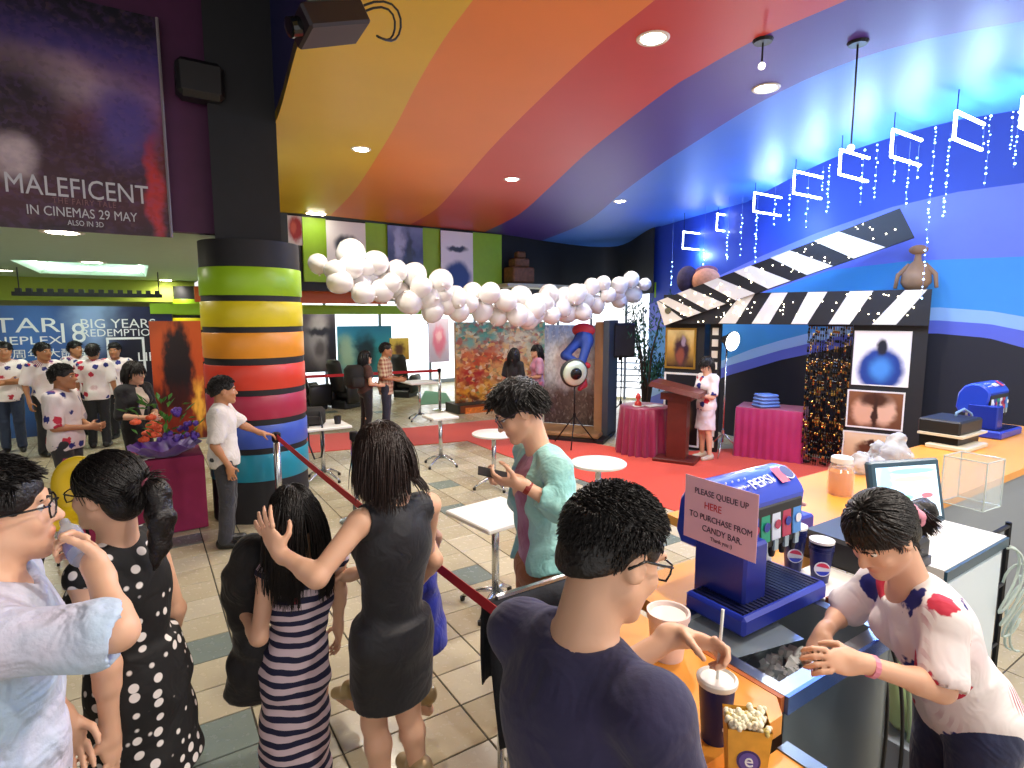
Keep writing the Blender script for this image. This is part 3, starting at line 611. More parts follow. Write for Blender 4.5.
def hair(J, style='short', m=None, n=500, length=.25, name='hair', vol=1., fringe=True, obst=(), thick=1., seed=1, side=0., tie=None):
    """a cap volume and, over it, tapering strands that follow the skull and then hang"""
    H = J['H']; root = J['root']; org = J['org']; m = m or HAIR; rng = np.random.RandomState(seed); h = max(J['h']*.8, .005) if n else J['h']
    v = Vol(h); k = H.sc; c = (0, -.016, .036)
    v.ell(H.p(*c), H.R, V(.084, .104, .094)*k*vol, .01); v.ell(H.p(0, -.055, -.02), H.R, V(.07, .06, .075)*k*vol, .02)
    v.ell(H.p(0, .125, -.05), H.R, V(.092, .09, .095)*k, .015, True); v.ell(H.p(0, .07, -.07), H.R, V(.12, .075, .085)*k, .012, True)
    if style == 'short': v.ell(H.p(0, .02, -.09), H.R, V(.13, .12, .085)*k, .012, True)
    for sx in (-1, 1): v.ell(H.p(sx*.085, .012, -.03), H.R, V(.03, .035, .045)*k, .01, True)
    if style in ('long', 'bob') and tie is None:
        for sx in (-1, 1): v.cap(H.p(sx*.07, -.02, .02), H.p(sx*.072, -.03, -.10), .022*k, .02*k, .03)
    vs, fs = v.mesh(); o = np_mesh(name, vs, fs, m, root, None, org)
    if not n: return o
    rad = V(.086, .106, .096)*vol; g = V(0, 0, -1)
    D_ = rng.normal(size=(n*6, 3)); D_ /= np.linalg.norm(D_, axis=1)[:, None]; lx, ly, lz = D_.T
    ok = np.where(ly > .55, lz > .42, np.where(ly > .1, lz > .05, np.where(ly > -.2, lz > (-.15 if style == 'short' else -.45), lz > -.62)))
    D_ = D_[ok][:n]; n = len(D_); lx, ly, lz = D_.T; U_ = lambda: rng.rand(n)[:, None]
    nrm = lambda A: A/np.maximum(np.linalg.norm(A, axis=1), 1e-9)[:, None]
    C0 = H.p(*c); p = C0+(D_*rad*.97*H.sc)@H.R; part = np.sign(lx-side*.3+rng.normal(size=n)*.02)[:, None]; out = nrm((D_/rad)@H.R); top = (lz > .3)[:, None]
    if style == 'short':
        L = length*(.7+.6*U_()); comb = nrm(np.where(top, H.f*.5-H.u*.15, -H.f*.15-H.u*.9)+H.r*(part*.25+rng.normal(size=(n, 1))*.25)+rng.normal(size=(n, 3))*.12); dirn = nrm(out*.55+comb); ns = 4
    else:
        L = length*(.8+.35*U_()); ns = max(6, int(length/.028)); dirn = nrm(H.r*part*np.where(ly > 0, .75, .4)[:, None]-H.f*.3-H.u*.35+rng.normal(size=(n, 3))*.1)
        fr = ((ly > .3) & (lz > .2))[:, None] if fringe else np.zeros((n, 1), bool)
        L = np.where(fr, np.minimum(L, .085+.02*U_()), L); dirn = np.where(fr, nrm(H.f*.8+H.r*part*.35-H.u*.2+rng.normal(size=(n, 3))*.05), dirn)
    stp = L/ns; PT = [p.copy()]; k1 = 1.0+.07*U_(); k2 = 1+.08*U_()
    for i in range(ns):
        if style != 'short':
            dirn = nrm(dirn*.66+g*.46+rng.normal(size=(n, 3))*.035)
            if tie is not None and i < ns*.6: dirn = nrm(dirn*.5+nrm(tie-p)*.8)
        else: dirn = nrm(dirn+comb*.35+g*.08)
        p = p+dirn*stp; q = ((p-C0)@H.R.T)/(rad*H.sc); ql = np.linalg.norm(q, axis=1)[:, None]
        p = np.where(ql < 1, C0+(q/np.maximum(ql, 1e-6)*rad*H.sc)@H.R*k1, p)
        for (oa, ob, orr) in obst:
            dd = ob-oa; t = np.clip((p-oa)@dd/max(dd@dd, 1e-9), 0, 1)[:, None]; cpt = oa+dd*t; e = p-cpt; el = np.linalg.norm(e, axis=1)[:, None]; p = np.where(el < orr, cpt+e/np.maximum(el, 1e-6)*orr*k2, p)
        PT.append(p.copy())
    PT = np.stack(PT, 1); N = ns+1; T = np.empty_like(PT); T[:, 1:-1] = PT[:, 2:]-PT[:, :-2]; T[:, 0] = PT[:, 1]-PT[:, 0]; T[:, -1] = PT[:, -1]-PT[:, -2]; T /= np.maximum(np.linalg.norm(T, axis=2), 1e-9)[..., None]
    a = np.cross(T, V(.31, .77, .55)); a /= np.maximum(np.linalg.norm(a, axis=2), 1e-9)[..., None]; b = np.cross(T, a); r = ((.0026 if style == 'short' else .0042)*thick*H.sc*(.7+.6*U_()))*(1-.75*(np.arange(N)/(N-1))**2)[None]
    verts = np.stack([PT+(a*math.cos(q*2.094)+b*math.sin(q*2.094))*r[..., None] for q in range(3)], 2).reshape(-1, 3)
    base_ = (np.arange(n)*N*3)[:, None]+np.arange(N-1)[None]*3; faces = np.stack([np.stack([base_+q, base_+(q+1) % 3, base_+3+(q+1) % 3, base_+3+q], -1) for q in range(3)], 2).reshape(-1, 4)
    s_ = np_mesh('hair_strands', verts, faces, m, o, None, org); tag(s_, kind='stuff')
    return o
def cloth(J, name, m, build, wr=.0035, wf=20., h=None, seed=0, parent=None):
    v = Vol(h or J['h']*1.15); build(v); vs, fs = v.mesh(wr, wf, seed); return np_mesh(name, vs, fs, m, parent or J['root'], None, J['org'])
def up_of(J): return nv(J['nk']-J['pv'])
def shirt(J, m, name='shirt', g=.016, sleeve=.75, hem=-.06, loose=1., collar=True, wr=.004, neck=.075, nf=.045, seed=0, h=None, parts='tb', cuff=1.25):
    s = J['s']; up = up_of(J); r = nv(J['sr']-J['sl']); f = np.cross(up, nv(r-up*(r@up)))
    def b(v):
        body_prims(v, J, g*loose, parts=parts, bld=J['bld'])
        if sleeve > 0:
            for q in 'lr':
                e = J['s'+q]+(J['e'+q]-J['s'+q])*min(sleeve, 1); v.cap(J['s'+q], e, .05*s*J['bld']*J['arm']+g, .046*s*J['arm']*cuff+g, .03)
                if sleeve > 1: e2 = J['e'+q]+(J['w'+q]-J['e'+q])*(sleeve-1); v.cap(J['e'+q], e2, .044*s*J['arm']+g, .036*s*J['arm']*cuff+g, .02); d = nv(J['w'+q]-J['e'+q]); e = e2
                else: d = nv(J['e'+q]-J['s'+q])
                # clean cuff: a ball-shaped bite beyond the sleeve end keeps the torso whole
                v.cap(e+d*.075*s, e+d*.16*s, .074*s, .07*s, .004, True)
        if hem < -.04: v.cone(J['pv']+up*.14*s, J['pv']+up*(hem-.03)*s, (.135*J['bld'])*s+g*loose, (.152*J['bld'])*s+g*loose, r, .76, .04)
        v.cut(J['pv']+up*hem*s, -up)
        v.cap(J['nk']+up*.055*s+f*nf*s, J['nk']+up*.15*s+f*.03*s, neck*s, neck*s, .01, True)
    return cloth(J, name, m, b, wr, seed=seed, h=h)
def trousers(J, m, name='trousers', g=.014, to=.97, wr=.003, wide=1., seed=3, top=.08, h=None):
    s = J['s']; up = up_of(J)
    def b(v):
        body_prims(v, J, g, parts='b', bld=J['bld'])
        for q in 'lr':
            e = J['k'+q]+(J['a'+q]-J['k'+q])*to; v.cap(J['p'+q], J['k'+q], .085*s*J['bld']+g, .056*s*wide+g, .03); v.cap(J['k'+q], e, .056*s*wide+g, .05*s*wide+g, .02)
            v.cut(e, V(0, 0, -1)) if q == 'x' else None
        v.cut(J['pv']+up*top*s, up)
    return cloth(J, name, m, b, wr, seed=seed, h=h)
def skirt(J, m, name='skirt', r0=.15, r1=.2, length=.5, q=.78, wr=.004, wf=26., top=.12, seed=5, h=None, body=True, drop=None, k=.03):
    s = J['s']; up = up_of(J); r = nv(J['sr']-J['sl']); base = J['pv']; dn = V(0, 0, -1) if drop is None else nv(drop)
    def b(v):
        if body: body_prims(v, J, .013, parts='b', bld=J['bld'])
        v.cone(base+up*top*s, base+dn*length*s, r0*s, r1*s, r, q, k); v.cut(base+up*(top)*s, up)
    return cloth(J, name, m, b, wr, wf, seed=seed, h=h)
def shoes(J, m, name='shoe', heel=0.):
    s = J['s']
    for q in 'lr':
        tf = nv(J['t'+q]*V(1, 1, 0)); an = J['a'+q]; v = Vol(max(J['h'], .007)); z = J['org'][2]
        a = V(an[0], an[1], z+.045*s+heel)-tf*.035*s; b = V(an[0], an[1], z+.036*s)+tf*.15*s
        v.cap(a, b, .046*s, .036*s, .02); v.cap(a+V(0, 0, .03*s), a+tf*.06*s+V(0, 0, .01), .043*s, .036*s, .03)
        if heel: v.cap(a-V(0, 0, .01), V(a[0], a[1], z+.012), .022*s, .014*s, .01)
        v.cut((0, 0, z+.003), (0, 0, -1))
        vs, fs = v.mesh(); np_mesh(name, vs, fs, m, J['root'], None, J['org'])
# ================================================================ stage corner
WHITE = mat('white_gloss', 'e8e6e0', .35); CHROME = mat('chrome', 'c8ccd0', .22, 1.); DARKM = mat('black_metal', '17171a', .4, .5); BLKPL = mat('black_plastic', '16161a', .45)
CREAM = mat('cream_board', 'e9e3cf', .5); BLKB = mat('black_board', '161619', .55, var=.15); MAROON = mat('maroon_satin', '8a1f4a', .42, var=.15, vscale=3., sheen=.3, bump=.15, bscale=30.)
U0 = Vector((2.46, 9.2, 0)); UA = math.radians(-35); ux, uy = math.cos(UA), math.sin(UA)
def s_of(px):
    k = (px-512)/F*cp_; return (k*U0.y - U0.x) / (ux - k*uy)
def UP(s, t=0., z=0.): return Vector((U0.x + ux*s - uy*t, U0.y + uy*s + ux*t, z))
cb = empty('clapperboard_prop', U0, UA, 'giant black and cream clapperboard arch standing on two poster towers', 'stage prop')
MB().box((0, .0, 0), (.62, .45, 2.0)).build('tower', BLKB, cb)
MB().box((2.59, .0, 0), (3.41, .42, 2.0)).build('tower', BLKB, cb)
st = MB().box((.70, .02, 0), (.86, .10, 2.0)).build('film_strip_post', BLKB, cb)
for k in range(11): MB().box((.735, .006, .08+k*.175), (.825, .022, .19+k*.175)).build('sprocket_hole', CREAM, st)
bar = MB().box((0, -.12, 2.0), (3.41, .42, 2.45)).build('lower_bar', BLKB, cb)
for (a0, a1, b0_, b1_) in [(721, 738, 743, 756), (754, 771, 772, 788), (793, 809, 808, 827), (830, 851, 849, 872), (873, 897, 903, 925)]:
    q = [s_of(x) for x in (a0, a1, b1_, b0_)]
    MB().put([(q[0], -.125, 2.01), (q[1], -.125, 2.01), (q[2], -.125, 2.445), (q[3], -.125, 2.445), (q[0], -.1, 2.01), (q[1], -.1, 2.01), (q[2], -.1, 2.445), (q[3], -.1, 2.445)], [(0, 1, 2, 3), (4, 0, 3, 7), (1, 5, 6, 2), (3, 2, 6, 7), (5, 4, 0, 1)]).build('cream_stripe', CREAM, bar)
a0v, a1v = Vector((-.02, 0, 2.16)), Vector((3.1, 0, 3.27)); dv = (a1v-a0v); AL = dv.length; dv.normalize(); pv_ = Vector((-dv.z, 0, dv.x)); hw = .2
def arm_pt(t, w, y): p = a0v + dv*t + pv_*w; return (p.x, y, p.z)
def arm_box(mb, t0, t1, t2, t3, y0, y1):    # t0,t1 at the lower edge, t2,t3 at the upper edge
    q = [(t0, -hw), (t1, -hw), (t3, hw), (t2, hw)]; return mb.put([arm_pt(t, w, y0) for t, w in q] + [arm_pt(t, w, y1) for t, w in q], [(0, 1, 2, 3), (7, 6, 5, 4), (4, 5, 1, 0), (5, 6, 2, 1), (6, 7, 3, 2), (7, 4, 0, 3)])
arm_ = arm_box(MB(), 0, AL+.02, 0, AL-.02, -.18, -.06).build('raised_arm', BLKB, cb)
tx = [(.03, .18), (.34, .55), (.76, .98), (1.22, 1.46), (1.73, 1.99), (2.3, 2.6)]
for t2, t3 in tx: arm_box(MB(), t2+.36, t3+.42, t2, t3, -.19, -.17).build('cream_stripe', CREAM, arm_)
arm_box(MB(), 0., .3, 0, .02, -.19, -.17).build('cream_stripe', CREAM, arm_)
MB().tube([(.1, -.2, 2.2), (.1, .1, 2.2)], .05, 16).build('hinge', CHROME, cb)
BULB = mat('fairy_bulb_glow', 'fff2d0', .3, emit=9.); BULBB = mat('blue_bulb_glow', '9fd2ff', .3, emit=9.)
m = MB(); rr = random.Random(3)
for k in range(150):
    if k % 2: s_ = rr.uniform(.05, 3.3); z_ = rr.uniform(2.03, 2.42); p = (s_, -.135, z_)
    else: t_ = rr.uniform(.05, AL-.05); p = arm_pt(t_, rr.uniform(-.18, .18), -.2)
    m.ball(p, rr.uniform(.005, .010), 6, 4)
tag(m.build('fairy_lights', BULB, cb), kind='stuff')
def framed(parent, x0, x1, z0, z1, y, pm, fm=None, b=.03):
    f_ = MB(); f_.box((x0, y-.02, z0), (x1, y, z0+b)); f_.box((x0, y-.02, z1-b), (x1, y, z1)); f_.box((x0, y-.02, z0+b), (x0+b, y, z1-b)); f_.box((x1-b, y-.02, z0+b), (x1, y, z1-b))
    f = f_.build('picture_frame', fm or WHITE, parent)
    MB().quad((x0+b, y-.012, z0+b), (x1-b, y-.012, z0+b), (x1-b, y-.012, z1-b), (x0+b, y-.012, z1-b)).build('print', pm, parent)
def poster_thing(label, x0, x1, z0, z1, y, pm, fm=None, b=.03, cat='poster', root=cb):
    cx = (x0+x1)/2; t = empty('framed_poster', root.matrix_basis @ Vector((cx, y, z0)), root.rotation_euler.z, label, cat)
    framed(t, x0-cx, x1-cx, 0, z1-z0, 0, pm, fm, b); return t
def zat(px, y, off=0.): s_ = s_of(px); return ad(px, y, UP(s_, off).y).z
from mathutils import Matrix as _M
cb.matrix_basis = _M.Translation(U0) @ _M.Rotation(UA, 4, 'Z')
P1m = print_mat('poster_gold', [(0, '3a2418'), (.5, 'c79a4a'), (1, 'e8cf8a')], [(.55, .45, .28, .42, '3a2030', .35), (.5, .3, .16, .2, '8a4a3a', .4), (.6, .7, .1, .14, 'a08a9a', .4)], warp=.1)
poster_thing('gold framed poster with dark group shape on the left clapper tower', .01, .5, zat(690, 369), zat(690, 328), -.004, P1m, mat('gold_frame', 'b98f3c', .35, .6))
P2m = print_mat('poster_dark_glow', [(0, '14120f'), (1, '191a22')], [(.45, .35, .3, .3, '9a7a4a', .5), (.4, .5, .12, .12, 'd8c08a', .5)], warp=.12)
poster_thing('white framed dark poster low on the left clapper tower', .01, .6, zat(690, 446), zat(690, 373), -.004, P2m)
P3m = print_mat('poster_white_blue', [(0, 'f0f0ee'), (1, 'f4f2ee')], [(.5, .28, .42, .42, '1d3f8c', .18), (.5, .3, .2, .2, '4a8fd8', .6), (.5, .72, .1, .16, '1a1c2c', .3)], warp=.05)
poster_thing('white poster with deep blue bust-like shape on the right clapper tower', s_of(856), s_of(914), zat(885, 386), zat(885, 331), -.004, P3m, b=.015)
P4m = print_mat('poster_sepia', [(0, '6a3e28'), (1, '8a5a3a')], [(.3, .45, .22, .4, 'd9a98a', .3), (.68, .5, .2, .4, 'e0b496', .3), (.5, .8, .3, .2, '4a2a1c', .4), (.5, .4, .05, .5, '3a2018', .5)], warp=.08)
poster_thing('sepia landscape poster of two faces on the right clapper tower', s_of(853), s_of(912), zat(885, 429), zat(885, 391), -.004, P4m, b=.02)
P5m = print_mat('poster_amber', [(0, 'b98a5a'), (1, 'e6cfa8')], [(.55, .55, .3, .25, '5a3420', .35), (.5, .75, .1, .12, '3a2016', .3), (.75, .4, .2, .2, '8a5a34', .4)], warp=.12)
poster_thing('amber toned poster lowest on the right clapper tower', s_of(851), s_of(909), zat(885, 470), zat(885, 433), -.004, P5m, b=.02)
# beaded curtain: every strand its own part
bc = empty('bead_curtain', UP(2.05, -.02), UA, 'gold and black sequin strand curtain beside the poster tower', 'curtain')
MB().tube([(0, 0, 1.99), (.54, 0, 1.99)], .012, 8).build('curtain_rod', DARKM, bc)
gb = [mat('sequin_gold', 'b9924a', .25, .9), mat('sequin_black', '1a1714', .25, .6), mat('sequin_bronze', '7a5a34', .25, .9)]
meshes = []
for q in range(6):
    m = MB(); rq = random.Random(q+20)
    for k in range(46):
        m.cur = rq.choice([0, 1, 1, 1, 2]); z_ = .02+k*.043+q*.005; w_ = rq.uniform(.011, .018); a_ = rq.uniform(0, 3)
        m.put([(-w_*math.cos(a_), -w_*math.sin(a_), z_), (w_*math.cos(a_), w_*math.sin(a_), z_), (w_*math.cos(a_), w_*math.sin(a_), z_+.04), (-w_*math.cos(a_), -w_*math.sin(a_), z_+.04), (0, -.008, z_+.02), (0, .008, z_+.02)], [(0, 1, 4), (1, 2, 4), (2, 3, 4), (3, 0, 4), (1, 0, 5), (2, 1, 5), (3, 2, 5), (0, 3, 5)])
    o = m.build('bead_strand', gb); meshes.append(o.data); bpy.data.objects.remove(o)
for k in range(18):
    o = bpy.data.objects.new('bead_strand', meshes[(k*5+k//6) % 6]); COL.objects.link(o); o.parent = bc; o.location = (.015+k*.030, random.uniform(-.02, .02), random.uniform(-.0, .01))
# plain stand-ins on top of the props
TAN = mat('tan_clay', 'a07a58', .6, var=.15); q = UP(s_of(913), .25, 2.45)
t = empty('tan_figurine', q, UA, 'tan plain figurine standing on the right end of the clapper bar', 'figurine')
MB().lathe([(.10, 0), (.17, .10), (.16, .22), (.09, .33), (.045, .38), (.035, .46)], 18).build('torso', TAN, t, True)
MB().ball((0, 0, .52), .085, 14, 10, 1.25, .9, .75).build('head', TAN, t, True)
for sx in (-1, 1): MB().tube([(sx*.08, 0, .33), (sx*.2, -.03, .2), (sx*.22, -.06, .03)], [.035, .028, .022], 8).build('arm', TAN, t, True)
q = UP(s_of(689), .25, 2.45)
t = empty('plush_pair', q+Vector((0, 0, 0)), UA, 'pair of plain plush heads, one dark purple and one peach, on the clapper hinge', 'plush')
MB().ball((-.14, .05, .25), .19, 16, 12, .9, .9, 1.15).build('dark_plush', mat('plush_plum', '352a44', .9, var=.3, vscale=20., bump=.5, bscale=80.), t, True)
MB().ball((.17, 0, .22), .21, 16, 12, 1.05, .9, .95).build('peach_plush', mat('plush_peach', 'c98a6a', .9, var=.2, vscale=20., bump=.5, bscale=80.), t, True)
MB().ball((.15, .06, .37), .15, 14, 10, 1.2, .9, .6).build('plush_cap', mat('plush_mauve', '7a4a5c', .9, var=.3, vscale=20., bump=.5, bscale=80.), t, True)
# lectern and its microphone table
WOOD = mat('mahogany', '5a1f1a', .35, var=.2, vscale=6., bump=.05)
p = az(676, 461); t = empty('lectern', p, math.radians(-30), 'dark mahogany lectern with slanted top on the red carpet', 'lectern')
MB().box((-.3, -.2, 0), (.3, .24, .06), .012).build('base', WOOD, t)
MB().box((-.13, -.08, .06), (.15, .12, 1.0)).build('column', WOOD, t)
m = MB(); m.put([(-.36, -.3, 1.12), (.36, -.3, .98), (.36, .22, .98), (-.36, .22, 1.12), (-.33, -.27, 1.19), (.36, -.27, 1.05), (.36, .2, 1.05), (-.33, .2, 1.19)], [(3, 2, 1, 0), (4, 5, 6, 7), (0, 1, 5, 4), (1, 2, 6, 5), (2, 3, 7, 6), (3, 0, 4, 7)]); m.build('reading_top', WOOD, t)
MB().box((-.22, -.14, .92), (.22, .16, 1.02)).build('support', WOOD, t)
def drape_round(t, R, h, m, waves=18, amp=.035):
    mb = MB(); n = waves*8; rings = [(R, h, 0), (R+.012, h-.02, .1), (R+.02, h*.7, .5), (R+.03, h*.35, .85), (R+.045, .01, 1.)]; vs = [(0, 0, h)]; fs = []
    for r_, z_, k in rings:
        for i in range(n): a = 2*math.pi*i/n; rr_ = r_ + amp*k*math.sin(a*waves+1.5*math.sin(a*3)); vs.append((rr_*math.cos(a), rr_*math.sin(a), z_))
    fs += [(0, 1+i, 1+(i+1) % n) for i in range(n)]
    for j in range(len(rings)-1): fs += [(1+j*n+i, 1+(j+1)*n+i, 1+(j+1)*n+(i+1) % n, 1+j*n+(i+1) % n) for i in range(n)]
    mb.put(vs, fs); return mb.build('tablecloth', m, t, True)
def drape_rect(t, w, d, h, m, amp=.02, pitch=.11, x0=None, rough_hem=0.):
    mb = MB(); per = []; n1, n2 = int(w/.02), int(d/.02)
    for i in range(n1): per.append((-w/2+w*i/n1, -d/2, 0, -1))
    for i in range(n2): per.append((w/2, -d/2+d*i/n2, 1, 0))
    for i in range(n1): per.append((w/2-w*i/n1, d/2, 0, 1))
    for i in range(n2): per.append((-w/2, d/2-d*i/n2, -1, 0))
    n = len(per); vs = [(x, y, h) for x, y, _, _ in per]; fs = [tuple(range(n))]
    for k, z in ((.08, h-.03), (.5, h*.55), (1., .012)):
        for i, (x, y, nx, ny) in enumerate(per): o_ = .008+amp*k*(1+math.sin(i*.02/pitch*6.283+1.3*math.sin(i*.05))); vs.append((x+nx*o_, y+ny*o_, z))
    for j in range(3): fs += [(j*n+i, (j+1)*n+i, (j+1)*n+(i+1) % n, j*n+(i+1) % n)for i in range(n)]
    mb.put(vs, fs); return mb.build('tablecloth', m, t, 'auto')
p = az(643, 452); t = empty('round_table', p, 0, 'small round table under maroon cloth left of the lectern', 'table'); drape_round(t, .36, .74, MAROON)
t2 = empty('red_toy', p+Vector((-.12, -.1, .745)), 0, 'small red and white ornament on the round maroon table', 'ornament'); MB().lathe([(.06, 0), (.05, .06), (.02, .09), (.045, .14), (.02, .2)], 12).build('ornament_body', mat('toy_red', 'c8352e', .4), t2, True); MB().lathe([(.09, 0), (.09, .012)], 14).build('ornament_base', WHITE, t2)
t2 = empty('paper_sheet_pile', p+Vector((.12, -.08, .743)), .4, 'white paper sheets on the round maroon table', 'papers'); MB().box((-.12, -.09, 0), (.12, .09, .012)).build('sheets', WHITE, t2)
p = ad(771, 430, 8.55); p.z = 0; t = empty('side_table', p, UA+.05, 'rectangular table under magenta cloth by the dark stage wall', 'table'); drape_rect(t, .92, .62, .76, mat('magenta_satin', 'a8245e', .42, var=.15, vscale=3., sheen=.3), .015)
t2 = empty('folded_clothes', p+Vector((-.12, -.05, .765)), .2, 'stack of folded pale blue clothes in plastic on the magenta table', 'clothes')
for k in range(4): MB().box((-.17+.01*k, -.13, k*.05), (.17-.012*k, .13, .046+k*.05), .022).build('folded_garment', mat('pale_blue_cloth', '6f8fd0', .55, bump=.4, bscale=25.), t2, True)
# studio light on a stand, speaker on a stand, spotlight
def tripod(t, z, hub=.45, sp=.42, n=3, r=.013, m=DARKM, rot=0.):
    MB().tube([(0, 0, hub-.15), (0, 0, z)], r, 8).build('pole', m, t, True)
    for k in range(n):
        a = rot+2*math.pi*k/n; MB().tube([(0, 0, hub), (sp*math.cos(a), sp*math.sin(a), .012)], r*.8, 6).build('leg', m, t, True)
    MB().lathe([(r*2, hub-.03), (r*2, hub+.04)], 10).build('collar', m, t)
p = az(722, 455); zz = ad(728, 341, p.y).z
t = empty('studio_light', p, 0, 'round glowing photo lamp on a slim stand beside the film strip post', 'studio lamp'); tripod(t, zz-.1, .35, .33, m=CHROME)
h_ = MB(); h_.m = Matrix.Translation((.05, -.05, zz)) @ Matrix.Rotation(math.radians(100), 4, 'X') @ Matrix.Rotation(.5, 4, 'Y'); h_.lathe([(.05, -.16), (.07, -.1), (.15, 0), (.155, .02)], 22); h_.build('reflector', BLKPL, t, True)
h_ = MB(); h_.m = Matrix.Translation((.05, -.05, zz)) @ Matrix.Rotation(math.radians(100), 4, 'X') @ Matrix.Rotation(.5, 4, 'Y'); h_.lathe([(.145, .022), (.10, .05), (.02, .06)], 22); h_.build('diffuser', mat('studio_glow', 'fffdf4', .4, emit=4.), t, True)
lamp('SPOT', t.location+Vector((.05, -.13, zz)), 60, (1, .97, .92), .1, t.location+Vector((-1.5, -4, zz-.6)), 110)
p = az(620, 433); t = empty('speaker_stand', p, 0, 'black tripod stand holding the loudspeaker', 'stand'); tripod(t, ad(620, 352, p.y).z, .55, .5, rot=.5)
z0 = ad(614, 357, p.y).z; z1 = ad(614, 323, p.y).z
t = empty('loudspeaker', Vector((p.x-.03, p.y, z0)), .25, 'black loudspeaker on a tripod by the bright window', 'speaker'); MB().box((-.22, -.17, 0), (.22, .17, z1-z0), .03).build('cabinet', BLKPL, t); MB().box((-.19, -.185, .03), (.19, -.165, z1-z0-.03), .01).build('grille', mat('grille_grey', '2a2a2e', .7, bump=.5, bscale=300.), t)
MB().lathe([(.03, -.06), (.03, .01)], 10).build('socket', DARKM, t)
p = ad(574, 440, 9.25); p.z = 0; z_ = ad(572, 373, p.y-.1).z
t = empty('round_spotlight', p, 0, 'pale round spotlight with a dark central lens on a tripod', 'spotlight'); tripod(t, z_-.1, .5, .4, rot=.3)
def dish(pts): mm = MB(); mm.m = Matrix.Translation((-.02, -.1, z_)) @ Matrix.Rotation(math.radians(95), 4, 'X') @ Matrix.Rotation(.3, 4, 'Y'); return mm.lathe(pts, 26)
dish([(.1, -.22), (.2, -.12), (.235, 0), (.22, .03)]).build('housing', mat('spot_shell', '2c3030', .5), t, True); dish([(.215, .02), (.19, .05), (.11, .07)]).build('reflector', mat('pale_green_reflector', 'c8d6c0', .3, .2), t, True); dish([(.1, .06), (.09, .1), (.05, .12)]).build('lens', mat('dark_lens', '101214', .1), t, True)
# deep picture-frame standee with a hanging figure in blue and red
p = az(592, 437); t = empty('frame_standee', p, math.radians(-22), 'large timber frame standee with misty print and thick base', 'standee')
TIM = mat('raw_timber', 'a07850', .5, var=.15, vscale=4.)
hz = ad(600, 322, p.y).z
MB().box((.05, -.1, .12), (.22, .5, hz)).build('side_panel', [TIM], t); MB().box((.2, -.14, 0), (.30, .6, hz+.03)).build('outer_board', mat('slate_board', '3a4048', .5), t)
MB().box((-1.0, -.45, .06), (.22, .3, .14), .02).build('base_board', TIM, t); MB().box((-1.05, -.52, 0), (.32, .4, .06)).build('plinth', BLKB, t)
pm = print_mat('misty_print', [(0, '4a3a38'), (.3, '6a5a54'), (.5, 'b8c4cc'), (1, '6f88b8')], [(.45, .62, .35, .22, 'eef0ee', .5)], warp=.12, grain=(40, [(0, '3a2c2a'), (.5, '8a7a70'), (.8, 'c8c4c0')], .35))
mm = MB(); mm.m = Matrix.Translation((-.45, .32, .14)); mm.panel(1.1, hz-.2, .03); mm.build('print', pm, t)
BLUEC = mat('blue_cloth', '20408f', .6, bump=.3, bscale=40.); REDC = mat('red_cloth', 'b02430', .6, bump=.3, bscale=40.)
q = ad(583, 340, p.y-.25); t = empty('hanging_dummy', q, math.radians(-22), 'stuffed dummy legs in plain blue and red hanging from the timber frame', 'dummy')
v = Vol(.014); v.ell((0, .05, .0), np.eye(3), V(.17, .14, .16), .05); v.cap((-.08, 0, -.02), (-.24, -.25, -.25), .085, .07, .04); v.cap((.08, 0, -.05), (.02, -.2, -.42), .085, .065, .04); v.cap((-.24, -.25, -.25), (-.05, -.2, -.36), .068, .06, .03)
vs, fs = v.mesh(); np_mesh('trousers', vs, fs, BLUEC, t)
v = Vol(.014); v.cap((.02, -.2, -.42), (.06, -.12, -.74), .07, .055, .03); v.cap((.06, -.12, -.74), (.02, -.24, -.8), .055, .04, .03); vs, fs = v.mesh(); np_mesh('boot', vs, fs, REDC, t)
v = Vol(.014); v.cap((-.05, -.2, -.36), (.12, -.12, -.42), .064, .05, .03); vs, fs = v.mesh(); np_mesh('boot', vs, fs, REDC, t)
v = Vol(.014); v.ell((-.02, .1, .16), np.eye(3), V(.2, .12, .12), .05); vs, fs = v.mesh(); np_mesh('jacket', vs, fs, REDC, t)
# ---- wall brackets of light tubes along the blue wall, light strings, pendants
LED = mat('led_tube_glow', 'd6e6ff', .3, emit=14.)
labels = ['nearest the corner plush', 'second from the plush', 'third from the plush', 'fourth, in the middle of the row', 'fifth, left of the pendant cord', 'sixth, between the two largest', 'seventh, largest fully in view']
for k, (px, py, hh, L) in enumerate([(683, 240, .30, .75), (717, 222, .28, .68), (754, 202, .26, .66), (794, 182, .26, .62), (840, 162, .25, .60), (892, 143, .24, .60), (955, 125, .22, .60), (1022, 112, .22, .6)]):
    lb = 'white light-tube bracket on the blue wall, ' + labels[k] if k < 7 else 'white light-tube bracket cut by the right picture edge'
    z_ = 3.62; p = az(px, py, z_+hh/2) if k else ad(px, py, 10.9); z_ = p.z-hh/2; p.z = z_
    t = empty('light_bracket', p, TH, lb, 'light', 'light brackets along the blue wall')
    MB().tube([(L, 0, hh), (0, 0, hh), (0, 0, 0), (L, 0, 0)], .014, 6).build('light_tube', LED, t)
    MB().tube([(.02, 0, hh), (.02, 0, 4.05-z_)], .005, 5).build('hanger', DARKM, t)
    lamp('POINT', p + Vector((.3, .12, -.12)), 26 if k else 12, (.38, .6, 1.), .05)
rs = random.Random(5)
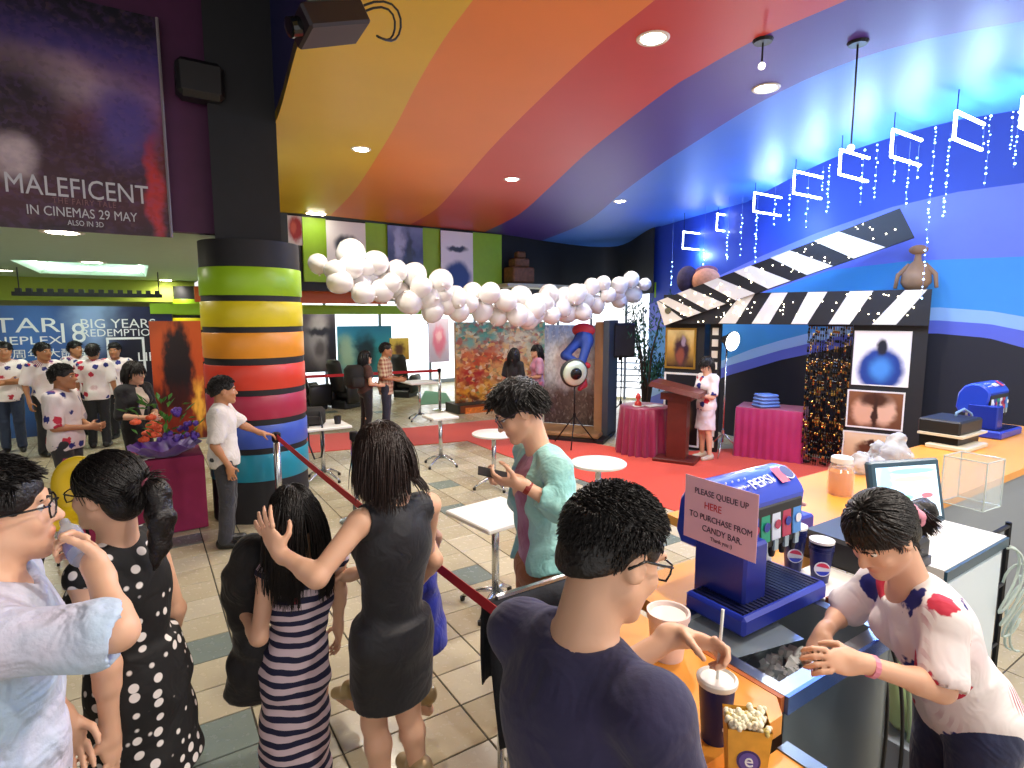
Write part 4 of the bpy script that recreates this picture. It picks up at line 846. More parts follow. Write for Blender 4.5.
SL = ['leftmost, just above the plush pair', 'short one under the first light bracket', 'under the second light bracket', 'long one right of the second bracket', 'right of the second bracket, reaching the arm', 'under the third bracket', 'right end of the third bracket', 'long one under the fourth bracket', 'short one left of the fifth bracket', 'long one left of the fifth bracket', 'right end of the fifth bracket', 'long one between fifth and sixth brackets', 'short one under the sixth bracket', 'dense one right of the sixth bracket', 'short one beside the sixth bracket', 'longest, dropping over the figurine', 'left of the largest bracket', 'short one right of the largest bracket', 'long one right of the largest bracket', 'short one near the right picture edge', 'last at the right picture edge']
for k, (px, y0, y1) in enumerate([(672, 262, 285), (704, 250, 268), (728, 232, 262), (742, 215, 258), (757, 215, 262), (775, 200, 225), (790, 195, 222), (808, 188, 228), (823, 172, 190), (830, 165, 214), (864, 150, 206), (878, 145, 200), (895, 160, 184), (909, 160, 208), (918, 158, 180), (936, 128, 300), (950, 140, 216), (985, 118, 150), (991, 116, 186), (1014, 112, 150), (1019, 112, 168)]):
    d0 = 7.6 + (px-1024)/352*(-3.6)*1.0; d0 = float(np.interp(px, [660, 720, 800, 900, 1024], [11.6, 9.6, 8.0, 6.7, 5.9])); a = ad(px, y0, d0); b = ad(px, y1, d0); L = a.z-b.z
    t = empty('light_string', a, 0, 'hanging string of tiny blue-white lights, ' + SL[k], 'string light', 'light strings before the blue wall')
    MB().tube([(0, 0, 4.05-a.z), (.004, 0, -L*.5), (0, 0, -L)], .0022, 4).build('wire', mat('clear_wire', '6f86c0', .4), t)
    m = MB(); z_ = 0
    while z_ > -L: m.ball((rs.uniform(-.012, .012), 0, z_), rs.uniform(.005, .012), 6, 4); z_ -= rs.uniform(.03, .10)
    tag(m.build('bulbs', BULBB, t), kind='stuff')
for px, y0, y1, lb in [(763, 0, 66, 'thin pendant cord with two small bulbs near the top edge'), (858, 42, 148, 'thin pendant cord with ceiling rose left of the big light brackets')]:
    top = az(px, max(y0, 6), ZC) if y0 else az(px, 40, ZC); zb = ad(px, y1, top.y).z
    t = empty('pendant_cord', top, 0, lb, 'pendant'); MB().tube([(0, 0, 0), (0, 0, zb-top.z)], .006, 6).build('cord', DARKM, t); MB().lathe([(.06, -.02), (.07, 0)], 14).build('ceiling_rose', DARKM, t); MB().ball((0, 0, zb-top.z), .025, 10, 8).build('bulb', mat('pearl_bulb', 'f0e8d8', .2, emit=2.), t, True)
# ================================================================ hall: banners, balloons, tables, barriers
TXT = mat('lettering_silver', 'c9c4c8', .35, .2); TXTW = mat('lettering_white', 'e9eef2', .4)
def plane_panel(name, label, cat, a, corners, pm, thick=.03, back=None):
    """upright sheet on the plane a = const, from pixel corners (x0, x1, ytop, ybottom)"""
    x0, x1, yt, yb = corners; L = pa(x0, (yt+yb)/2, a); R_ = pa(x1, (yt+yb)/2, a); xm = (x0+x1)/2; zt = pa(xm, yt, a).z; zb = pa(xm, yb, a).z
    w = (R_-L).length; c = (L+R_)/2; c.z = zb
    t = empty(name, c, TH, label, cat); m = MB(); m.panel(w, zt-zb, thick); m.build('sheet', pm, t); return t, w, zt-zb
# big film banner on the left bulkhead
bm = print_mat('film_banner_print', [(0, '2a0a1a'), (.12, '5a1428'), (.3, 'c24424'), (.45, 'a84a44'), (.62, '8a5a8c'), (.8, '44347c'), (.92, '18122c'), (1, '0c0a12')],
    [(.12, .3, .2, .2, 'd8582a', .7), (.55, .62, .3, .12, 'b89aa4', .7), (.5, .44, .20, .3, '281420', .5), (.78, .3, .28, .22, '401424', .6), (.5, .29, .06, .09, 'd0b8ba', .6), (.86, .5, .1, .16, '56428a', .6), (.95, .18, .03, .22, 'c82a2a', .5)], warp=.05, wscale=7., grain=(60, [(0, '6a4680'), (.5, '3a2040'), (.8, '7a5668')], .25))
c = W(-1.45, 6.44, 0); L = pa(165, 140, 6.44); bb_ = ba(L)[0]; zb = pa(165, 237, 6.44).z; zt = pa(165, 20, 6.44).z
t = empty('film_banner', W(bb_-1.1, 6.44, zb), TH, 'large dark red and purple film banner on the plum bulkhead', 'banner')
m = MB(); m.panel(2.2, zt-zb, .03); m.build('sheet', bm, t)
MB().tube([(1.1, -.01, 0), (1.1, -.01, zt-zb)], .014, 6).build('edge_pole', mat('edge_grey', '8a8088', .4), t)
def bann(px, py): b_, a_ = ba(pa(px, py, 6.44)); return (b_-(bb_-1.1), pa(px, py, 6.44).z-zb)
for body, px, py, sz, mt, sp in [('MALEFICENT', 80, 190, .235, TXT, 1.), ('THE FAIRY TALE', 85, 203, .07, mat('lettering_dim', '8a5a5e', .5), 1.2), ("IN CINEMAS 29 MAY", 84, 214, .115, TXT, 1.), ('ALSO IN 3D', 86, 224, .065, TXT, 1.)]:
    x_, z_ = bann(px, py); text('lettering', body, sz, mt, t, (x_, -.004, z_), (math.pi/2, 0, 0), .002, .76, spacing=sp)
sp_t = empty('wall_speaker', pa(199, 86, 6.4), TH, 'small black loudspeaker on the plum bulkhead beside the banner', 'speaker'); MB().box((-.2, -.2, -.16), (.2, .06, .18), .05).build('cabinet', BLKPL, sp_t); MB().box((-.17, -.215, -.12), (.17, -.195, .14), .02).build('grille', mat('grille_grey', '2a2a2e', .7), sp_t); MB().box((-.04, .05, -.04), (.04, .1, .04)).build('bracket', DARKM, sp_t)
# cinema backdrop
bm2 = print_mat('backdrop_print', [(0, '0d1430'), (.5, '16285c'), (1, '1b2f6a')], [(.25, .8, .2, .3, '3f6fb8', .8), (.6, .9, .12, .2, '8aa8d8', .7), (.12, .4, .2, .3, '2a5a9a', .7), (.85, .5, .2, .5, '0c1024', .6)], warp=.1)
t, w_, h_ = plane_panel('cinema_backdrop', 'blue cinema anniversary backdrop behind the group at left', 'backdrop', 12.95, (-30, 176, 306, 447), bm2)
c0 = t.location
def bk(px, py): p = pa(px, py, 12.95); return ((p-Vector((c0.x, c0.y, 0))).dot(W(1, 0)), p.z-c0.z)
for body, px, py, sz, sx in [('TAR', 27, 326, .36, 1.35), ('NEPLEX', 28, 341, .2, 1.35), ('18', 71, 334, .5, .9), ('BIG YEARS', 119, 324, .24, 1.05), ('REDEMPTION', 122, 333, .19, 1.05), ('8周年 大酬宾', 48, 354, .17, 1.2), ('LIFE', 150, 357, .24, 1.)]:
    x_, z_ = bk(px, py); text('lettering', body, sz, TXTW, t, (x_, -.006, z_), (math.pi/2, 0, 0), .003, sx)
m = MB(); x0, z0 = bk(109, 375); x1, z1 = bk(144, 337)
for a_, b_ in (((x0, z0), (x1, z0+.04)), ((x0, z1-.04), (x1, z1)), ((x0, z0), (x0+.04, z1)), ((x1-.04, z0), (x1, z1))): m.box((a_[0], -.012, a_[1]), (b_[0], -.002, b_[1]))
m.build('printed_frame', TXTW, t)
# orange poster with a dark ridge
gm = print_mat('fiery_print', [(0, '5a1c14'), (.25, '8a2a16'), (.6, 'b84a1e'), (1, 'c0541f')], [(.5, .62, .3, .36, '1a1214', .3), (.35, .35, .35, .12, '3a1614', .6), (.88, .3, .1, .2, 'f0b040', .7)], warp=.16, wscale=9.)
plane_panel('fiery_poster_stand', 'orange poster stand with a dark smoky shape beside the striped column', 'poster', 9.2, (153, 204, 321, 440), gm, .06)
# posters hung over the green panel
for k, (x0, x1, yt, yb, pm, lb) in enumerate([(288, 302, 215, 245, print_mat('hung_rose', [(0, 'e8e0dc'), (1, 'eadfd8')], [(.55, .55, .5, .42, 'b8322a', .3), (.4, .6, .2, .2, 'e06a50', .5)], warp=.12), 'small red and white poster at the column edge'),
        (327, 366, 221, 283, print_mat('hung_white_a', [(0, 'e9e7e2'), (1, 'f0eeea')], [(.5, .62, .3, .16, '23242a', .3)], warp=.05), 'white hanging poster with dark emblem over green wall'),
        (388, 423, 226, 280, print_mat('hung_blue', [(0, '4a4f78'), (.5, '2f3868'), (1, '8088b0')], [(.6, .4, .12, .5, '10142c', .5), (.3, .7, .12, .3, 'b0b8d8', .6)], warp=.2), 'dark blue hanging poster between the two white ones'),
        (441, 473, 231, 290, print_mat('hung_white_b', [(0, 'e6e6e6'), (1, 'f2f0ee')], [(.5, .22, .42, .26, '1d3a7c', .25), (.5, .7, .3, .05, '22242c', .4)], warp=.05), 'white hanging poster with dark blue lower half')]):
    t, w_, h_ = plane_panel('hanging_poster', lb, 'poster', 11.45 if k else 9.8, (x0, x1, yt, yb), pm, .015); MB().tube([(-w_/2, .005, h_), (w_/2, .005, h_)], .015, 6).build('top_rod', DARKM, t)
# plain brown crate figure on the ledge
q = pa(519, 283, 11.9); q = pa(519, 283, 11.3); t = empty('scrap_crate_stack', q, TH, 'rusty brown stack of small crates on a ledge of the black wall', 'crates'); RUST = mat('rust_brown', '7a5236', .6, .1, var=.35, vscale=14.)
MB().box((-.3, -.22, 0), (.3, .22, .36), .03).build('lower_crate', RUST, t); MB().box((-.2, -.16, .36), (.2, .16, .56), .03).build('upper_crate', RUST, t); MB().box((-.09, -.1, .56), (.14, .1, .72), .03).build('top_crate', RUST, t)
t = empty('wall_ledge', pa(528, 284, 11.3)-Vector((0, 0, .1)), TH, 'pale ledge under the brown crates', 'ledge'); MB().box((-.75, -.3, 0), (1.3, .3, .09), .01).build('ledge_board', mat('ledge_pale', 'c9c8b4', .5), t)
# backdrops and stands by the windows
am = print_mat('grey_face_print', [(0, '2a2628'), (.5, '6a6468'), (1, '3a3440')], [(.5, .55, .34, .4, '8f8a8c', .5), (.5, .7, .4, .07, '1c1a1e', .5), (.5, .4, .16, .14, '5a5456', .5), (.9, .4, .2, .5, '171519', .5)], warp=.07)
plane_panel('grey_poster_stand', 'tall grey and black poster board right of the striped column', 'poster', 14.8, (303, 336, 314, 372), am, .05)
tm = print_mat('teal_print', [(0, '2c6a78'), (.5, '2f9aa6'), (1, '2a7fb0')], [(.5, .5, .2, .35, '12303c', .5), (.15, .5, .15, .3, '9ab8a0', .6), (.5, .3, .06, .1, 'd8e4e0', .5)], warp=.12)
plane_panel('teal_backdrop', 'teal blue photo backdrop by the windows', 'backdrop', 15.6, (338, 392, 326, 378), tm, .05)
plane_panel('yellow_poster_board', 'small yellow poster board left of the dark recliners', 'poster', 15.0, (390, 409, 338, 360), print_mat('yellow_small', [(0, 'b8842a'), (1, 'e8c85a')], [(.5, .5, .25, .3, '5a3a2a', .5)], warp=.15), .03)
t, w_, h_ = plane_panel('pink_poster_board', 'tall pink poster board before the windows', 'poster', 15.2, (429, 449, 318, 362), print_mat('pink_small2', [(0, 'c8b8d8'), (1, 'd8c8e0')], [(.5, .5, .32, .34, 'e07a98', .35), (.5, .6, .14, .14, 'f4c0cc', .5)], warp=.12), .03)
cm = print_mat('carnival_print', [(0, '5a2a14'), (.2, 'c8702a'), (.45, 'e0a860'), (.7, '7fb0a0'), (1, '3f9a8a')], [(.3, .14, .32, .07, 'e8a030', .4), (.35, .5, .3, .2, 'd8683a', .6), (.15, .35, .12, .1, 'b02a2a', .5), (.7, .75, .2, .2, 'e8d8b8', .6), (.65, .35, .3, .2, 'e4b070', .6)], warp=.2, wscale=9., grain=(26, [(0, 'b83a2a'), (.3, 'e8b060'), (.55, '7a3a20'), (.75, 'f0dcb8'), (.9, '2f7a5a')], .75))
t, w_, h_ = plane_panel('carnival_standee', 'colourful orange and teal standee on a dark base behind the phone user', 'standee', 11.2, (456, 545, 322, 400), cm, .08)
MB().box((-w_/2-.12, -.3, -t.location.z), (w_/2+.1, .3, .02)).build('base', mat('dark_olive_base', '2c2a1e', .6), t)
MB().box((-w_/2+.05, -.34, -.28), (w_/2-.4, -.3, -.05)).build('title_plate', mat('title_orange', 'd8752a', .5, var=.4, vscale=25.), t)
MB().box((-w_/2-.06, -.31, -t.location.z+.02), (w_/2+.06, -.28, -.0)).build('base_front', cm, t)
# artificial tree against the bright window
TR = mat('tree_leaf', '1f5a4a', .6, var=.3, vscale=9.); TRB = mat('tree_bark', '3a3028', .8)
p = az(648, 440); p = Vector((2.42, 10.3, 0)); t = empty('artificial_tree', p, 0, 'dark green artificial tree before the bright window', 'tree')
bt = MB(); leaves = MB(); rt = random.Random(11); top = ad(645, 300, 10.3).z
for k in range(9):
    a = rt.uniform(0, 6.28); r_ = rt.uniform(.1, .42); ze = rt.uniform(1.3, top); p1 = Vector((math.cos(a)*r_, math.sin(a)*r_*.6, ze)); p0 = Vector((0, 0, .0)); pm_ = Vector((math.cos(a)*r_*.3, math.sin(a)*r_*.2, ze*.6)); bt.tube([p0, pm_, p1], [.03, .02, .006], 6)
    for j in range(120):
        u_ = rt.uniform(.25, 1.); c_ = pm_.lerp(p1, u_)+Vector((rt.gauss(0, .09), rt.gauss(0, .09), rt.gauss(0, .1))); dr = Vector((rt.gauss(0, 1), rt.gauss(0, 1), -1.6)).normalized(); sd = dr.cross(Vector((rt.random(), rt.random(), rt.random()))).normalized(); l_ = rt.uniform(.06, .12)
        leaves.put([c_, c_+dr*l_*.5+sd*.014, c_+dr*l_, c_+dr*l_*.5-sd*.014], [(0, 1, 2, 3)])
bt.build('branches', TRB, t, True); tag(leaves.build('leaves', TR, t), kind='stuff')
MB().lathe([(.14, 0), (.18, .28), (.17, .3)], 16).build('pot', BLKPL, t, 'auto')
# dark massage recliners in a row by the windows
LEA = mat('black_leather', '1b1a1c', .4, bump=.2, bscale=40.)
def recliner(p, rz, lb):
    t = empty('recliner', p, rz, lb, 'armchair', 'recliners by the windows')
    MB().box((-.32, -.3, .22), (.32, .35, .46), .07).build('seat', LEA, t, True); m = MB(); m.m = Matrix.Translation((0, .38, .40)) @ Matrix.Rotation(-.35, 4, 'X'); m.box((-.33, -.1, 0), (.33, .12, .85), .09); m.build('backrest', LEA, t, True)
    for sx in (-1, 1): MB().box((sx*.42-.1, -.35, .12), (sx*.42+.1, .45, .62), .07).build('armrest', LEA, t, True)
    m = MB(); m.m = Matrix.Translation((0, -.32, .42)) @ Matrix.Rotation(.7, 4, 'X'); m.box((-.28, -.5, -.14), (.28, 0, 0), .05); m.build('footrest', LEA, t, True)
    MB().box((-.36, -.25, 0), (.36, .5, .2), .03).build('base', BLKPL, t); return t
for k, (px, py, lb) in enumerate([(316, 409, 'black recliner nearest the striped column'), (349, 407, 'second black recliner from the striped column'), (407, 396, 'rounded black recliner right of the checked shirt')]):
    recliner(az(px, py), TH+math.pi*.6+.2*k, lb).scale = (.62, .7, .95)
# balloon garland: every balloon is its own thing
BAL = mat('pearl_balloon', 'e4e0dc', .22, spec=.7, coat=.5); BALs = []
bp = [(0.02, -.5), (.10, -.497), (.24, -.44), (.38, -.30), (.47, -.1), (.5, .08), (.46, .26), (.34, .41), (.18, .485), (.03, .5)]
m = MB(); m.lathe([(.05, -.60), (.035, -.55), (.012, -.505)] + bp[1:], 18); o = m.build('balloon', BAL, None, True); bme = o.data; bpy.data.objects.remove(o)
L5 = [(130, 185, 31), (185, 205, 33), (240, 150, 46), (205, 245, 40), (270, 240, 44), (325, 180, 40), (345, 275, 40), (395, 210, 36), (410, 280, 33), (460, 225, 40), (505, 300, 43), (550, 245, 40), (440, 315, 40), (600, 300, 37), (655, 285, 35), (610, 345, 37), (520, 345, 37), (715, 285, 35), (690, 345, 36), (745, 360, 35), (770, 310, 36), (820, 300, 37), (810, 360, 36), (870, 335, 36), (920, 290, 33), (925, 345, 35), (960, 310, 33), (975, 350, 35), (1010, 290, 34), (290, 190, 36), (315, 235, 36), (285, 285, 36), (375, 250, 36), (480, 265, 36), (570, 320, 36), (240, 195, 38), (640, 320, 34), (560, 285, 36), (850, 375, 32), (900, 320, 33)]
L6 = [(100, 255, 31), (60, 285, 31), (50, 325, 31), (145, 300, 30), (105, 325, 30), (185, 310, 30), (205, 250, 30), (245, 230, 28), (260, 290, 29), (285, 217, 25), (300, 257, 26), (340, 225, 28), (340, 275, 26), (380, 205, 26), (385, 255, 28), (425, 220, 20), (215, 315, 29), (20, 335, 30), (180, 265, 29), (330, 248, 26), (225, 275, 28), (150, 260, 28)]
BL = [(280+x/3.413, 210+y/3.413, r/3.413) for x, y, r in L5] + [(520+x/3.413, 220+y/3.413, r/3.413) for x, y, r in L6]
BL = [(x, y, r) for x, y, r in BL]
rb = random.Random(2); xs_sorted = sorted(range(len(BL)), key=lambda i: BL[i][0])
cord = []
for n_, i in enumerate(xs_sorted):
    x, y, r_ = BL[i]; r_ *= 1.1; d_ = 7.2+(x-310)/335*3.0+rb.uniform(-.16, .16); p = ad(x, y, d_); rad = r_/F*d_
    o = bpy.data.objects.new('balloon', bme); COL.objects.link(o); o.location = p; o.scale = (2*rad*.97, 2*rad*.97, 2*rad*1.0); o.rotation_euler = (rb.uniform(-.9, .9)+1.0*rb.choice([-1, 1]), rb.uniform(-.5, .5), rb.uniform(0, 6))
    pos = 'left end' if n_ < 8 else 'thick left half' if n_ < 26 else 'middle sag' if n_ < 44 else 'right end'
    tag(o, 'pearl white round balloon in the %s of the garland' % pos, 'balloon', 'balloons of the garland, ' + pos)
    if n_ % 6 == 0: cord.append(p+Vector((0, .12, 0)))
mc = MB(); mc.tube(cord, .006, 5); tag(mc.build('garland_cord', WHITE), 'thin white cord threading the balloon garland', 'cord')
# ---- projector on the ceiling edge
p = ad(330, 24, 3.0); t = empty('projector', p, math.radians(118), 'dark ceiling projector with loose cables against yellow stripe', 'projector')
t.rotation_euler = (math.radians(22), math.radians(-12), math.radians(-52))
MB().box((-.10, -.17, -.06), (.10, .17, .06), .012).build('case', mat('projector_case', '241a22', .4), t); MB().box((-.09, -.12, .061), (.09, .15, .066)).build('top_panel', mat('projector_grey', '6f7a6c', .4), t)
m = MB(); m.m = Matrix.Translation((0, -.17, 0)) @ Matrix.Rotation(math.pi/2, 4, 'X'); m.lathe([(.045, 0), (.045, .05), (.03, .052)], 16); m.build('lens', mat('dark_lens', '101214', .1), t)
MB().tube([(0, 0, .06), (0, .1, .35), (-.02, .2, .9)], .018, 8).build('mount', DARKM, t)
for k, r_ in enumerate((.13, .16)): MB().tube([(.0+.02*k, .16, .0)] + [(.02*k+.03*math.sin(a*2), .27+r_*.9*math.sin(a), r_*math.cos(a)*.6-.02) for a in np.linspace(-.9, 3.6, 14)], .006, 6).build('cable', BLKPL, t, True)
# ---- bar tables
def bar_table(px, py, z, R, lb, square=False, rz=0., top_m=None, p=None):
    p = p or az(px, py); t = empty('bar_table', p, rz, lb, 'table', 'chrome-legged bar tables')
    if square: MB().box((-R, -R, z-.035), (R, R, z), .008).build('tabletop', top_m or WHITE, t)
    else: MB().lathe([(R-.01, z-.03), (R, z-.022), (R, z-.006), (R-.008, z)], 40).build('tabletop', top_m or WHITE, t, 'auto')
    MB().lathe([(.028, .1), (.028, z-.03)], 14).build('pole', CHROME, t, True); MB().lathe([(.08, z-.04), (.09, z-.03)], 14).build('top_plate', CHROME, t)
    for k in range(4):
        a = .5+k*math.pi/2; MB().tube([(.02*math.cos(a), .02*math.sin(a), .13), (.12*math.cos(a), .12*math.sin(a), .11), (.22*math.cos(a), .22*math.sin(a), .06), (.27*math.cos(a), .27*math.sin(a), .03)], [.02, .018, .015, .013], 8).build('leg', CHROME, t, True)
        MB().lathe([(.018, 0), (.02, .03)], 10, (.27*math.cos(a), .27*math.sin(a), 0)).build('foot', BLKPL, t)
    return t
bar_table(597, 541, .77, .26, 'round white bar table in front of the red carpet, right of the phone user')
bar_table(494, 487, .69, .27, 'round white bar table just left of the phone user')
bar_table(441, 465, .72, .2, 'white bar table with cross base standing on the red runner edge', True, TH)
bar_table(502, 594, .72, .26, 'square white bar table partly hidden behind the phone user', True, TH+.12, p=Vector((-.12, 3.98, 0)))
bar_table(324, 480, .74, .3, 'white bar table carrying the camera bag beside the column', True, TH)
bar_table(420, 420, .8, .3, 'far white table behind the red belt near the windows', True, TH)
bar_table(585, 640, .78, .2, 'round beige wooden table behind the navy shirt', False, 0, mat('beige_wood', 'd9b98a', .4, var=.08), p=Vector((.48, 3.45, 0)))
# things on the far table
q = az(324, 480); t = empty('camera_bag', q+Vector((-.1, -.05, .742)), .3, 'black camera bag with dangling strap on the bar table', 'bag'); MB().box((-.2, -.12, 0), (.16, .12, .22), .04).build('bag_body', mat('bag_nylon', '1f1d1c', .8, bump=.3, bscale=90.), t, True); MB().box((-.18, -.135, .02), (.1, -.11, .13), .01).build('front_pocket', mat('bag_nylon2', '2a2624', .8), t)
MB().tube([(.1, -.13, .18), (.12, -.26, .02), (.13, -.29, -.2), (.10, -.3, -.36), (.02, -.3, -.38), (-.04, -.29, -.2), (-.05, -.2, .05)], .012, 6).build('strap', BLKPL, t, True)
t = empty('black_cup', q+Vector((.2, .02, .742)), 0, 'small black cup standing beside the camera bag', 'cup'); MB().lathe([(.04, 0), (.048, .1), (.043, .1), (.036, .012)], 16).build('cup_body', BLKPL, t, 'auto')
t = empty('black_backpack', Vector((-1.36, 6.1, 0)), .4, 'black bag slumped on the floor behind the belt', 'bag'); MB().box((-.24, -.16, 0), (.24, .16, .46), .09).build('bag_body', mat('bag_nylon', '1f1d1c', .8), t, True); MB().tube([(-.1, -.05, .44), (-.08, -.05, .56), (.08, -.05, .56), (.1, -.05, .44)], .014, 6).build('handle', BLKPL, t, True)
# ---- belt barriers
BELT = mat('red_belt', 'b81a26', .6, var=.1)
def post(p, lb, h=.95, m=CHROME, r=.034):
    t = empty('barrier_post', p, 0, lb, 'barrier post', 'belt barrier posts')
    MB().lathe([(.17, 0), (.17, .012), (.12, .03), (.04, .04)], 24).build('base', m, t, 'auto'); MB().lathe([(r, .03), (r, h-.08)], 14).build('pole', m, t, True)
    MB().lathe([(r+.008, h-.085), (r+.01, h-.01), (r, h)], 16).build('belt_head', DARKM, t, 'auto'); return t
def belt(t, a, b, w=.05, sag=.03, m=BELT):
    o = t.location; a, b = Vector(a)-o, Vector(b)-o; n = 10; mb = MB(); vs = []; fs = []; dn = (b-a).cross(Vector((0, 0, 1))).normalized()*.0015
    for i in range(n+1): u_ = i/n; c_ = a.lerp(b, u_)-Vector((0, 0, sag*4*u_*(1-u_))); vs += [c_+Vector((0, 0, w/2))+dn, c_-Vector((0, 0, w/2))+dn, c_-Vector((0, 0, w/2))-dn, c_+Vector((0, 0, w/2))-dn]
    for i in range(n):
        for k in range(4): fs.append((i*4+k, i*4+(k+1) % 4, i*4+4+(k+1) % 4, i*4+4+k))
    mb.put(vs, fs); mb.build('belt', m, t)
pA = az(273, 525); pA = Vector((-2.33, 5.55, 0)); tA = post(pA, 'barrier post under the hand of the man in white polo', .98)
pB = Vector((.012, 2.08, 0)); tB = post(pB, 'nearest barrier post beside the navy shirt', .97)
belt(tB, pB+Vector((0, 0, .93)), pA+Vector((0, 0, .94)), .052, .02)
pC = Vector((-1.62, 5.75, 0)); post(pC, 'barrier post half hidden behind the belt and dark bag', .95)
pD = az(440, 410); tD = post(pD, 'far barrier post before the green mat', .95); pE = az(305, 421); tE = post(pE, 'far barrier post at the column edge', .95); belt(tD, pD+Vector((0, 0, .9)), pE+Vector((0, 0, .9)), .06, .0)
# ---- registration table, flowers, chair
tc = W(-.12, 6.62); t = empty('registration_table', tc, TH, 'registration table under maroon cloth in front of the striped column', 'table'); drape_rect(t, 1.15, .55, .75, mat('maroon_felt', '8c1c48', .8, var=.1), .004, .3)
for k, (x, y, r_, lb) in enumerate([(-.42, -.12, .1, 'white paper sheet at the front edge of the registration table'), (.05, -.1, -.2, 'white booklet near the flowers on the registration table'), (-.05, -.2, .25, 'second white paper sheet on the registration table')]):
    o = MB().box((-.14, -.09, 0), (.14, .09, .006)).build('paper_sheet', WHITE); o.location = tc+W(x, y, .757); o.rotation_euler.z = TH+r_; tag(o, lb, 'paper')
fp = W(.14, 6.5, .755); t = empty('flower_arrangement', fp, 0, 'orange roses and green leaves in a purple wrapped basket', 'flowers')
rf = random.Random(4); LEAF = mat('leaf_green', '3f7a2a', .55, var=.25, vscale=12.)
def wrap(n_, r0, r1, z0, z1, col, nm):
    mb = MB(); vs = []; N = 40
    for j in range(4):
        for i in range(N): a = 2*math.pi*i/N; k = j/3; r_ = r0+(r1-r0)*k+.03*k*math.sin(a*9+j); vs.append((r_*math.cos(a), r_*math.sin(a), z0+(z1-z0)*k+.03*k*math.sin(a*7)))
    mb.put(vs, [(j*N+i, j*N+(i+1) % N, (j+1)*N+(i+1) % N, (j+1)*N+i) for j in range(3) for i in range(N)] + [tuple(range(N-1, -1, -1))]); mb.build(nm, col, t, True)
wrap(0, .12, .30, 0, .12, mat('purple_wrap', '5a2a9a', .4, sheen=.3), 'basket_wrap')
for k in range(11):
    a = rf.uniform(2.2, 5.2); r_ = rf.uniform(.05, .27); c_ = (r_*math.cos(a)-.03, r_*math.sin(a), rf.uniform(.14, .4)); m = MB()
    for j in range(5): m.ball((c_[0]+.022*math.cos(j*1.256), c_[1]+.022*math.sin(j*1.256), c_[2]), .03, 7, 5, 1, 1, .8)
    m.ball((c_[0], c_[1], c_[2]+.012), .026, 7, 5); m.build('rose', mat('rose_orange', 'e8603a', .5, var=.15, vscale=20.), t, True)
for k in range(9):
    a = rf.uniform(-1.2, 1.2); r_ = rf.uniform(.1, .26); m = MB(); c_ = (r_*math.cos(a), r_*math.sin(a), rf.uniform(.15, .45))
    for j in range(4): m.ball((c_[0]+rf.gauss(0, .025), c_[1]+rf.gauss(0, .025), c_[2]+rf.gauss(0, .02)), .028, 6, 4)
    m.build('violet_bloom', mat('violet_petal', '5b3a9e', .5, var=.2, vscale=20.), t, True)
for k in range(46):
    a = rf.uniform(0, 6.28); r_ = rf.uniform(.02, .28); zt_ = rf.uniform(.2, .58)*(1-.5*r_); p1 = Vector((r_*math.cos(a), r_*math.sin(a), zt_)); l_ = rf.uniform(.08, .16); dr = Vector((math.cos(a)*.7, math.sin(a)*.7, rf.uniform(-.2, 1.))).normalized(); sd = dr.cross(Vector((0, 0, 1))).normalized()*.022
    MB().put([p1, p1+dr*l_*.5+sd+Vector((0, 0, .01)), p1+dr*l_, p1+dr*l_*.5-sd+Vector((0, 0, .01)), p1+dr*l_*.5-Vector((0, 0, .008))], [(0, 1, 4), (1, 2, 4), (2, 3, 4), (3, 0, 4)]).build('leaf', LEAF, t)
YEL = mat('yellow_plastic', 'd9b81e', .35); p = Vector((-3.62, 4.55, 0)); t = empty('plastic_chair', p, math.radians(200), 'yellow moulded plastic chair with black legs behind the ponytailed woman', 'chair')
v = Vol(.012); v.ell((0, 0, .45), np.eye(3), V(.23, .23, .045), .02); v.ell((0, -.22, .68), np.eye(3), V(.21, .05, .26), .09); v.ell((0, .03, .50), np.eye(3), V(.18, .19, .05), .02, True); v.ell((0, -.13, .70), np.eye(3), V(.17, .07, .2), .02, True); vs, fs = v.mesh(); np_mesh('shell', vs, fs, YEL, t)
for sx in (-1, 1):
    for sy in (-1, 1): MB().tube([(sx*.13, sy*.13, .42), (sx*.2, sy*.2, 0)], .012, 8).build('leg', DARKM, t, True)
# ================================================================ concession counter (building axes)
CT = 1.05
ORANGE = mat('orange_laminate', 'e59a3c', .35, var=.06, vscale=3.); STEEL = mat('brushed_steel', '9aa4ad', .28, 1., var=.08, vscale=5.); STEELD = mat('dark_steel', '74889a', .3, .75); BASIN = mat('basin_steel', 'aab4ba', .35, .5); PBLUE = mat('dispenser_blue', '1d3fc4', .3, coat=.3); PBLUE2 = mat('tray_blue', '2438b0', .35); NAVY = mat('cup_navy', '161f5c', .35)
def B3(name, lo, hi, m, parent=None, bev=0.): return MB().box(lo, hi, bev).build(name, m, parent)
LAM = mat('counter_front', 'b9602a', .5)
t = empty('counter', W(1.22, .8), TH, 'orange laminate serving counter under the large drink cup', 'counter')
MB().prism([(-.25, .04), (-.2, 0), (.17, 0), (.235, .06), (.235, .62), (-.25, .62)], CT-.055, CT).build('worktop', ORANGE, t); B3('front_panel', (-.2, .06, 0), (-.16, .6, CT-.055), LAM, t); B3('end_panel', (-.16, .06, 0), (.2, .1, CT-.055), LAM, t)
t = empty('lower_counter', W(1.17, -.9), TH, 'lower orange counter ledge with dark steel edge at the bottom of the picture', 'counter')
B3('worktop', (-.2, 0, .945), (.17, 1.68, .985), ORANGE, t); B3('steel_edge', (.17, 0, .93), (.215, 1.68, .99), STEELD, t); B3('front_panel', (-.17, 0, 0), (-.14, 1.68, .945), LAM, t)
t = empty('back_counter', W(4.3, 1.62), TH, 'long orange back counter carrying the monitor and clear box', 'counter')
